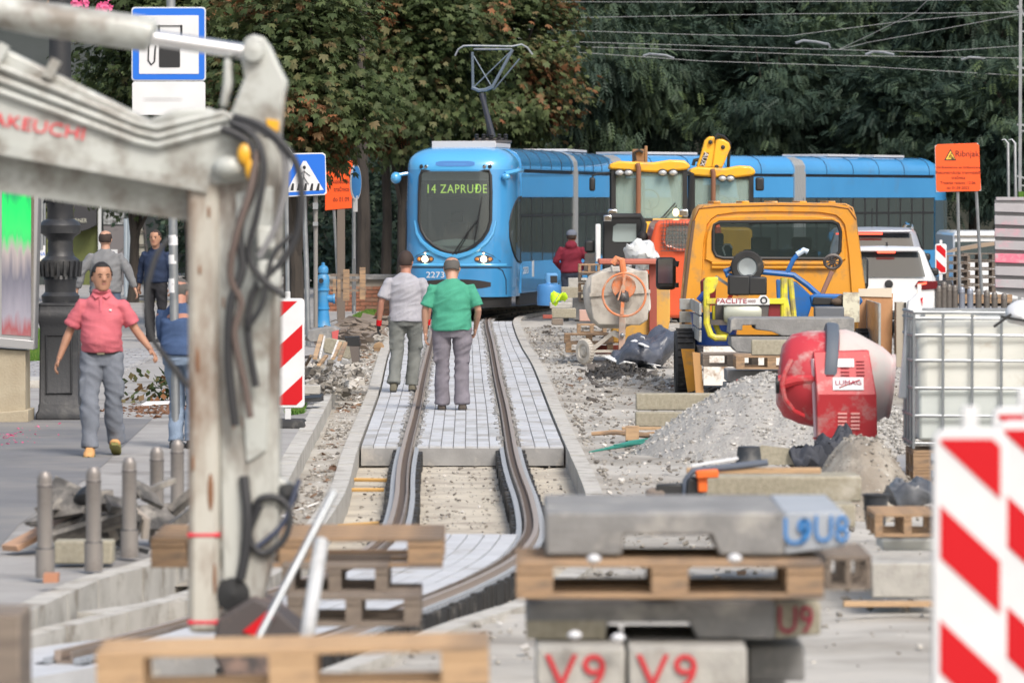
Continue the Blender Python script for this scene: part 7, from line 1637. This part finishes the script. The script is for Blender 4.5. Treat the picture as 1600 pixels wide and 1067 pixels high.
def person(label,loc,rz,hgt,J,look,group=None,vox=.012):
    """figure faces -Y at rz 0.  J: joint positions for a 1.75 m body; look: clothes and colours"""
    k=hgt/1.75; e=thing('person',label,'person',loc,rz,group); e.scale=(k,k,k)
    g=lambda n,d: V3(*J.get(n,d))
    hx=.085+.03*(look.get('fat',1)-1)/.2; hipL,hipR=g('hipL',(-hx,0,.92)),g('hipR',(hx,0,.92)); kL,kR=g('kneeL',(-.11,-.02,.50)),g('kneeR',(.11,-.02,.50)); aL,aR=g('ankL',(-.11,.02,.09)),g('ankR',(.11,.02,.09))
    pel=g('pel',(0,0,.97)); ch=g('chest',(0,0,1.28)); nk=g('neck',(0,.0,1.485)); hd=g('head',(0,-.02,1.63))
    w_=look.get('sh',.195); sL,sR=g('shL',(nk.x-w_,nk.y+.01,nk.z-.108)),g('shR',(nk.x+w_,nk.y+.01,nk.z-.108)); eL,eR=g('elL',(nk.x-w_-.07,.03,1.12)),g('elR',(nk.x+w_+.07,.03,1.12)); wL,wR=g('wrL',(nk.x-w_-.09,-.03,.87)),g('wrR',(nk.x+w_+.09,-.03,.87))
    b=look.get('belly',1.0); fat=look.get('fat',1.0)
    skm=skin(look['skin'][0],look['skin'][1])
    # --- body: one continuous figure
    B=MB()
    ell(B,[(pel.x,pel.y,pel.z-.12,.12,.09),(pel.x,pel.y,pel.z,.14,.10),(ch.x,ch.y,(pel.z+ch.z)/2,.125,.095),(ch.x,ch.y,ch.z,.15,.10),(nk.x,nk.y+.01,nk.z-.07,.13,.075),(nk.x,nk.y+.01,nk.z-.02,.06,.055)])
    limb(B,[nk+V3(0,.01,-.05),nk.lerp(hd,.45),hd+V3(0,.02,-.02)],[.070,.064,.064],12)
    for s_,el,wr in ((sL,eL,wL),(sR,eR,wR)): limb(B,[s_,s_.lerp(el,.5),el,el.lerp(wr,.35),wr,wr+(wr-el).normalized()*.03],[.055,.047,.04,.041,.027,.026])
    for hp,kn,an in ((hipL,kL,aL),(hipR,kR,aR)): limb(B,[hp,hp.lerp(kn,.5),kn,kn.lerp(an,.35),an,an+V3(0,0,-.04)],[.075,.065,.05,.05,.035,.035])
    turn=R(look.get('turn',0)); HM=Matrix.Rotation(turn,3,'Z')@Matrix.Rotation(R(look.get('nod',0)),3,'X')
    def H_(x,y,z): return hd+V3(0,0,-.012)+HM@V3(x*1.17,y*1.07,z*1.06)
    rings=[]
    for z,rx,ry,y in ((-.115,.028,.03,-.055),(-.10,.045,.05,-.04),(-.07,.060,.072,-.018),(-.03,.070,.088,-.004),(.01,.075,.096,.004),(.05,.077,.098,.006),(.085,.068,.088,.008),(.108,.045,.060,.01),(.118,.015,.02,.01)):
        rings.append([H_(math.cos(2*math.pi*j/20)*rx,math.sin(2*math.pi*j/20)*ry+y,z) for j in range(20)])
    B.loft(rings)
    B.loft([[H_(math.cos(2*math.pi*j/8)*r_,-.088+math.sin(2*math.pi*j/8)*r_*1.1-dy,z) for j in range(8)] for z,r_,dy in ((-.032,.013,.004),(-.022,.017,.012),(.0,.011,.006),(.022,.007,-.004))])
    for g_ in (-1,1): B.ball(H_(g_*.077,.012,-.005),(.010,.020,.031),8,8)
    me=remesh(B,vox,[skm],2)
    # hands: palm and five separate curled fingers, joined to the body mesh
    hb=MB(); gl=look.get('gloves')
    for sd,el,wr in ((-1,eL,wL),(1,eR,wR)):
        d=(wr-el).normalized(); fwd=V3(0,-1,0); fwd=(fwd-d*fwd.dot(d)).normalized(); out=d.cross(fwd)*1.0
        # palm faces the thigh; its width runs front to back
        pal=wr+d*.055; rg=[]
        for t_,a_,b_ in ((-.045,.026,.020),(-.015,.036,.018),(.02,.042,.017),(.045,.040,.014)):
            rg.append([pal+d*t_+fwd*math.cos(2*math.pi*j/10)*a_+out*math.sin(2*math.pi*j/10)*b_ for j in range(10)])
        hb.loft(rg)
        inn=out*(-sd if (out.x*sd)>0 else sd); inn=inn if inn.x*sd<0 else -inn
        for f_,(off,L_) in enumerate(((.030,.072),(.010,.080),(-.011,.074),(-.031,.058))):
            p0=pal+d*.035+fwd*off; p1=p0+d*L_*.42+inn*.004; p2=p1+d*L_*.28+inn*L_*.22; p3=p2+d*L_*.1+inn*L_*.28
            hb.tube([p0,p1,p2,p3],[.0100,.0095,.0088,.0065],7)
        p0=pal-d*.02+fwd*.028; p1=p0+fwd*.028+d*.03+inn*.008; p2=p1+d*.035+inn*.012; hb.tube([p0,p1,p2],[.013,.0115,.008],7)
    import bmesh
    if not gl:
        bm=bmesh.new(); bm.from_mesh(me); hm_=mkmesh('h',hb,[skm]); bm.from_mesh(hm_); bm.to_mesh(me); bm.free(); bpy.data.meshes.remove(hm_)
    me.name='body'; obj('body',me,[skm],parent=e,sm=80) if False else None
    me.polygons.foreach_set('use_smooth',[True]*len(me.polygons)); bo=obj('body',me,[skm],parent=e,sm=0)
    if gl: obj('gloves',hb,gl[0],parent=e,kind='stuff',sm=60); cf=MB(); [cf.tube([w1+(w1-e1).normalized()*-.035,w1+(w1-e1).normalized()*.035],[.036,.034],12) for e1,w1 in ((eL,wL),(eR,wR))]; obj('glove_cuff',cf,gl[1],parent=e,kind='stuff',sm=60)
    # --- top
    top=look.get('top'); sh=MB(); hem=look.get('hem',.93)
    f=fat
    ell(sh,[(pel.x,pel.y+.0*b,hem,.182*f,.142*f**.6*(.6+.4*b)),(pel.x,pel.y-.012*b,hem+.10,.178*f,.138*f**.6*b),(ch.x*.5+pel.x*.5,(ch.y+pel.y)/2-.015*b,(hem+ch.z)/2+.03,.172*f,.128*f**.6*(.4+.6*b)),(ch.x,ch.y,ch.z,.176*f,.125*f**.6),(nk.x,nk.y+.012,nk.z-.15,w_*.98,.112*f**.5),(nk.x,nk.y+.015,nk.z-.095,w_*.92,.095),(nk.x,nk.y+.018,nk.z-.055,w_*.68,.078),(nk.x,nk.y+.012,nk.z-.02,.085,.068),(nk.x,nk.y+.006,nk.z-.004,.068,.062)],24)
    sl=look.get('sleeve','short')
    for s_,el,wr in ((sL,eL,wL),(sR,eR,wR)):
        inn_=s_.lerp(V3(nk.x,nk.y,nk.z-.16),.4)
        if sl=='short': limb(sh,[inn_,s_,s_.lerp(el,.45),s_.lerp(el,.82)],[.05,.064,.072,.078],14)
        else: limb(sh,[inn_,s_,s_.lerp(el,.5),el,el.lerp(wr,.5),wr.lerp(el,.04)],[.05,.066,.068,.062,.056,.048],14)
    if look.get('hood'): sh.ball(nk+V3(0,.07,-.03),(.12,.075,.10),14,9)
    if look.get('collar'): sh.ring(nk+V3(0,-.005,.012),.068,.016,'Z',18,6,sz=1.0)
    sm_=remesh(sh,vox,[top],3); folds(sm_,.016,1,look.get('seed',1)); sm_.name='shirt'; sm_.polygons.foreach_set('use_smooth',[True]*len(sm_.polygons)); so=obj(look.get('topname','shirt'),sm_,[top],parent=e,sm=0)
    if look.get('collar'):
        cl=MB(); 
        for g_ in (-1,1): cl.add([nk+V3(g_*.012,-.085,-.035),nk+V3(g_*.075,-.04,.012),nk+V3(g_*.085,-.055,-.02),nk+V3(g_*.05,-.10,-.055)],[(0,1,2,3)] if g_<0 else [(3,2,1,0)])
        obj('collar',cl,top,parent=so,sm=0); obj('placket',MB().bar(nk+V3(0,-.10,-.05),nk+V3(0,-.122,-.17),.022,.012),mat('placket_shade',(.55,.13,.17),.9),parent=so)
        obj('chest_emblem',MB().ball(nk+V3(.085,-.118,-.16),(.014,.004,.01),8,5),M['white'],parent=so)
    # --- trousers
    pm2=look['pants']; tr=MB(); wz=look.get('waist',.985); lf_=look.get('leg',1.0)
    ell(tr,[(pel.x,pel.y+.008,pel.z-.15,.15*f**.9,.115),(pel.x,pel.y+.008,pel.z-.08,.166*f**.9,.122*f**.5),(pel.x,pel.y,wz,.160*f**.9,.112*f**.5)],24)
    for hp,kn,an in ((hipL,kL,aL),(hipR,kR,aR)):
        limb(tr,[hp+V3(0,0,.02),hp.lerp(kn,.35),hp.lerp(kn,.75),kn,kn.lerp(an,.35),kn.lerp(an,.8),an+V3(0,0,-.02)],[.098*lf_,.097*lf_,.082*lf_,.078*lf_,.078*lf_,.073*lf_,.077*lf_],16)
    if look.get('pocket'):
        for g_,hp,kn in ((-1,hipL,kL),(1,hipR,kR)): tr.box(hp.lerp(kn,.72)+V3(g_*.075,0,0),(.035,.12,.16))
    tm=remesh(tr,vox,[pm2],3); folds(tm,.017,1,look.get('seed',1)+5,(7,7,11)); tm.name='trousers'; tm.polygons.foreach_set('use_smooth',[True]*len(tm.polygons)); to=obj('trousers',tm,[pm2],parent=e,sm=0)
    if look.get('belt'):
        obj('belt',MB().loft([[(pel.x+math.cos(2*math.pi*j/28)*rx,pel.y+math.sin(2*math.pi*j/28)*ry,z) for j in range(28)] for z,rx,ry in ((.925,.176*f**.9,.13*f**.5),(.965,.174*f**.9,.128*f**.5))]),M['black'],parent=to,sm=40)
        obj('buckle',MB().box((pel.x,pel.y-.13*f**.5-.006,.945),(.07,.012,.045)),mat('buckle_brass',(.35,.32,.22),.4,.6),parent=to,bev=.004)
    # --- shoes
    for an,fd in ((aL,J.get('footL',0)),(aR,J.get('footR',0))):
        s2=MB(); a=R(fd); dz=J.get('heel',0)
        def sp(y,z,x=0): return V3(an.x+x,an.y,0)+V3(0,y*math.cos(a)-(z)*math.sin(a)*0,0)+V3(0,0,an.z-.09+z-y*math.sin(a))
        rings=[]
        for y,wd,ht in ((.075,.03,.05),(.06,.04,.09),(.0,.044,.11),(-.06,.045,.085),(-.12,.05,.06),(-.17,.045,.05),(-.195,.02,.03)):
            rings.append([sp(y,0,-wd),sp(y,.0,wd),sp(y,ht*.6,wd),sp(y,ht,wd*.55),sp(y,ht,-wd*.55),sp(y,ht*.6,-wd)])
        s2.loft(rings); so_=obj('shoe',s2,look['shoe'],parent=e,sm=60,bev=.008)
        so2=MB(); so2.loft([[sp(y,-.012,-wd),sp(y,-.012,wd),sp(y,.014,wd+.003),sp(y,.014,-wd-.003)] for y,wd in ((.08,.03),(.03,.044),(-.06,.046),(-.13,.052),(-.195,.025))]); obj('sole',so2,look.get('sole',M['black']),parent=so_)
    # --- hair / cap
    hk=look.get('hair','short'); hb_=MB()
    if hk:
        n=28; m_=18; idx={}
        for i in range(m_+1):
            th=math.pi*i/m_*.80
            for j in range(n):
                ph=2*math.pi*j/n; x=math.sin(th)*math.cos(ph); y=math.sin(th)*math.sin(ph); z=math.cos(th)
                # hairline: front stops high, back goes down to the nape
                front=-y; lim=(.60+.08*mnoise.noise(Vector((x*6,0,2))) if abs(x)<.62 else .25) if front>.35 else (-.02 if abs(x)>.72 and front>-.35 else -.44)
                keep=z>lim
                if hk=='bald': keep=keep and z<.62 and front<.2
                if hk=='thin': keep=keep and not(z>.93)
                r_=1.0+abs(mnoise.noise(Vector((x,y,z))*11))*.05+(.035 if hk=='thick' else 0)
                idx[i,j]=(keep,H_(x*.083*r_,y*.103*r_+.008,z*.122*r_+.009))
        vid={}
        for key,(kp,p_) in idx.items(): vid[key]=len(hb_.v); hb_.v.append(tuple(p_))
        for i in range(m_):
            for j in range(n):
                q_=[(i,j),(i+1,j),(i+1,(j+1)%n),(i,(j+1)%n)]
                if all(idx[a_][0] for a_ in q_): hb_.f.append(tuple(vid[a_] for a_ in q_)); hb_.m.append(0)
        ho=obj('hair',hb_,look['hairm'],parent=e,sm=80); so3=ho.modifiers.new('t','SOLIDIFY'); so3.thickness=.012; so3.offset=-1
    if look.get('cap'):
        cp=MB().loft([[H_(math.cos(2*math.pi*j/20)*rx,math.sin(2*math.pi*j/20)*ry+.008,z) for j in range(20)] for z,rx,ry in ((.035,.09,.108),(.07,.09,.108),(.105,.075,.09),(.13,.04,.05),(.135,.01,.01))]); c_=obj('cap',cp,look['cap'],parent=e,sm=60)
        obj('cap_peak',MB().loft([[H_(-.07,-.09,.045),H_(.07,-.09,.045),H_(.07,-.09,.055),H_(-.07,-.09,.055)],[H_(-.05,-.17,.03),H_(.05,-.17,.03),H_(.05,-.17,.038),H_(-.05,-.17,.038)]]),look['cap'],parent=c_)
    if look.get('face'):
        for g_ in (-1,1):
            obj('eye',MB().ball(H_(g_*.030,-.086,.008),(.014,.006,.0045),10,6),mat('eye_dark',(.02,.015,.012),.2),parent=e)
            obj('eyebrow',MB().tube([H_(g_*.014,-.092,.026),H_(g_*.032,-.091,.032),H_(g_*.048,-.078,.027)],[.003,.004,.002],6),look['hairm'],parent=e)
        obj('mouth',MB().tube([H_(-.024,-.080,-.055),H_(-.01,-.089,-.052),H_(.01,-.089,-.052),H_(.024,-.080,-.055)],[.002,.006,.006,.002],8),mat('lips',(.33,.12,.10),.5),parent=e)
    return e
tan_=('skin_tan',(.40,.21,.135)); fair=('skin_fair',(.48,.27,.19)); ruddy=('skin_ruddy',(.42,.20,.14))
blk=mat('hair_black',(.012,.010,.010),.7); brn=mat('hair_dark_brown',(.035,.022,.018),.8); gry=mat('hair_greying',(.09,.085,.08),.85)
# man in pink polo, walking towards the camera
b=G(160,712,SZ)
person('man in a salmon pink polo shirt and grey trousers walking towards the camera',(b.x,b.y,SZ),0,1.72,
 dict(kneeL=(-.105,-.09,.50),ankL=(-.10,-.14,.10),kneeR=(.10,.0,.50),ankR=(.115,.12,.13),footL=-4,footR=22,
  elL=(-.295,.05,1.14),wrL=(-.385,.0,.90),elR=(.30,.02,1.15),wrR=(.44,-.12,.98),chest=(0,-.01,1.28)),
 dict(skin=tan_,top=cloth('polo_salmon',(.56,.15,.18),(.48,.12,.15)),belly=1.26,fat=1.05,sh=.178,collar=1,pants=cloth('trousers_grey',(.19,.21,.25),(.14,.155,.185)),belt=1,pocket=1,leg=1.04,shoe=mat('boot_tan',(.55,.30,.12),.7),sole=mat('sole_green',(.25,.24,.08),.7),hair='thick',hairm=blk,face=1,turn=18,seed=3,hem=.94),vox=.011)
# the two men on the track seen from behind
b=G(706,640,0)
person('man in a green t-shirt and mauve grey trousers walking away between the rails',(b.x,b.y,0),180,1.77,
 dict(kneeL=(-.105,-.03,.50),ankL=(-.12,.0,.085),kneeR=(.105,-.03,.50),ankR=(.115,-.06,.085),head=(0,-.075,1.605),elL=(-.30,.01,1.13),wrL=(-.27,-.14,.93),elR=(.305,.02,1.13),wrR=(.30,-.03,.88),chest=(0,0,1.28)),
 dict(skin=fair,top=cloth('tshirt_green',(.075,.34,.23),(.055,.27,.18)),belly=1.2,fat=1.27,sh=.215,pants=cloth('trousers_mauve',(.215,.20,.235),(.165,.155,.18)),pocket=1,leg=1.1,shoe=mat('shoe_brown_dark',(.08,.065,.055),.8),hair='thin',hairm=gry,nod=22,seed=5,hem=.90),vox=.011)
b=G(634,612,0)
person('man in a pale grey t-shirt and red cuffed gloves walking away left of the rails',(b.x,b.y,0),176,1.76,
 dict(kneeL=(-.10,-.10,.51),ankL=(-.07,-.10,.10),kneeR=(.10,.0,.50),ankR=(.14,.14,.13),footL=-3,footR=26,elR=(.30,.05,1.12),wrR=(.335,.0,.86),elL=(-.29,.0,1.12),wrL=(-.27,-.08,.87),head=(0,-.03,1.63)),
 dict(skin=ruddy,top=cloth('tshirt_pale_grey',(.38,.38,.42),(.32,.32,.36)),fat=1.2,belly=1.08,sh=.2,pants=cloth('work_trousers_grey',(.14,.15,.145),(.20,.21,.20)),pocket=1,leg=1.1,shoe=mat('shoe_khaki',(.13,.12,.09),.85),gloves=(M['black'],M['red']),hair='thick',hairm=brn,turn=-8,seed=9,hem=.88),vox=.011)
# maroon hoodie
b=P(893,313+78*2.4,78)
person('man in a maroon hooded sweatshirt and grey cap standing beside the tram',(b.x,b.y,0),176,1.80,
 dict(elL=(-.31,.0,1.14),wrL=(-.2,-.2,1.0),elR=(.31,.0,1.14),wrR=(.2,-.2,1.0)),
 dict(skin=ruddy,top=cloth('hoodie_maroon',(.20,.025,.045),(.15,.02,.035)),topname='sweatshirt',sleeve='long',hood=1,fat=1.18,belly=1.1,pants=cloth('jeans_dark',(.05,.06,.09)),shoe=M['black'],hair='short',hairm=brn,cap=cloth('cap_grey',(.17,.19,.24)),seed=12,hem=.93),vox=.018)
# man in white shirt bending over the mixer
b=P(1010,313+88*2.4,90)
person('man in a white t-shirt bent forward behind the grey mixer',(b.x,b.y,.08),192,1.80,
 dict(pel=(0,.05,.97),chest=(0,-.02,1.27),neck=(0,-.12,1.45),head=(.02,-.2,1.6),elL=(-.3,-.2,1.12),wrL=(-.2,-.42,1.02),elR=(.32,-.15,1.1),wrR=(.3,-.36,.95)),
 dict(skin=ruddy,top=cloth('tshirt_white',(.60,.61,.63),(.52,.53,.55)),fat=1.12,sh=.21,pants=cloth('jeans_dark',(.05,.06,.09)),shoe=M['black'],hair='thick',hairm=blk,seed=14),vox=.018)
obj('plastic_sack',crumple(MB().ball((0,0,0),(.30,.2,.22),48,30,0,(0,25,0)).jitter(.1,3,4),.07,5,3),mat('sack_clear_white',(.55,.57,.58),.3),sm=40,loc=P(1004,398,95),label='crumpled whitish plastic sack in front of the bending man',cat='sack')
# grey jumper, balding
b=P(165,313+104*2.28,104)
person('balding man in a loose grey jumper walking away behind the lamp post',(b.x,b.y,SZ),180,1.83,
 dict(elL=(-.34,.03,1.14),wrL=(-.42,.0,.92),elR=(.34,.03,1.14),wrR=(.40,.0,.92)),
 dict(skin=fair,top=cloth('jumper_grey',(.20,.205,.215),(.16,.165,.175)),topname='jumper',sleeve='long',fat=1.3,belly=1.1,sh=.21,pants=cloth('jeans_mid',(.10,.13,.19)),shoe=M['black'],hair='bald',hairm=brn,seed=16,hem=.85),vox=.016)
# navy jacket man facing the camera
b=P(244,313+97*2.28,97)
person('man in a navy hooded jacket facing the camera near the low wall',(b.x,b.y,SZ),-25,1.80,
 dict(elL=(-.30,.06,1.14),wrL=(-.34,.08,.9)),
 dict(skin=tan_,top=cloth('jacket_navy',(.03,.045,.09),(.022,.033,.065)),topname='jacket',sleeve='long',hood=1,fat=1.1,pants=cloth('trousers_black',(.03,.03,.035)),shoe=M['black'],hair='short',hairm=brn,face=1,turn=10,seed=18),vox=.016)
# stooping pedestrian mostly behind the excavator stick
b=G(282,700,SZ)
person('stooping person in blue jacket and pale jeans, half behind the sign pole',(b.x+.02,b.y,SZ),160,1.62,
 dict(pel=(0,.06,.97),chest=(.05,-.06,1.27),neck=(.10,-.16,1.44),head=(.14,-.26,1.56),elR=(.27,-.12,1.13),wrR=(.22,-.22,.86),kneeR=(.08,-.06,.5),ankR=(.06,.04,.09)),
 dict(skin=ruddy,top=cloth('jacket_blue',(.06,.10,.20),(.045,.075,.15)),topname='jacket',sleeve='long',fat=1.15,pants=cloth('jeans_pale',(.24,.31,.42),(.18,.24,.33)),shoe=M['black'],hair='short',hairm=gry,seed=21),vox=.013)
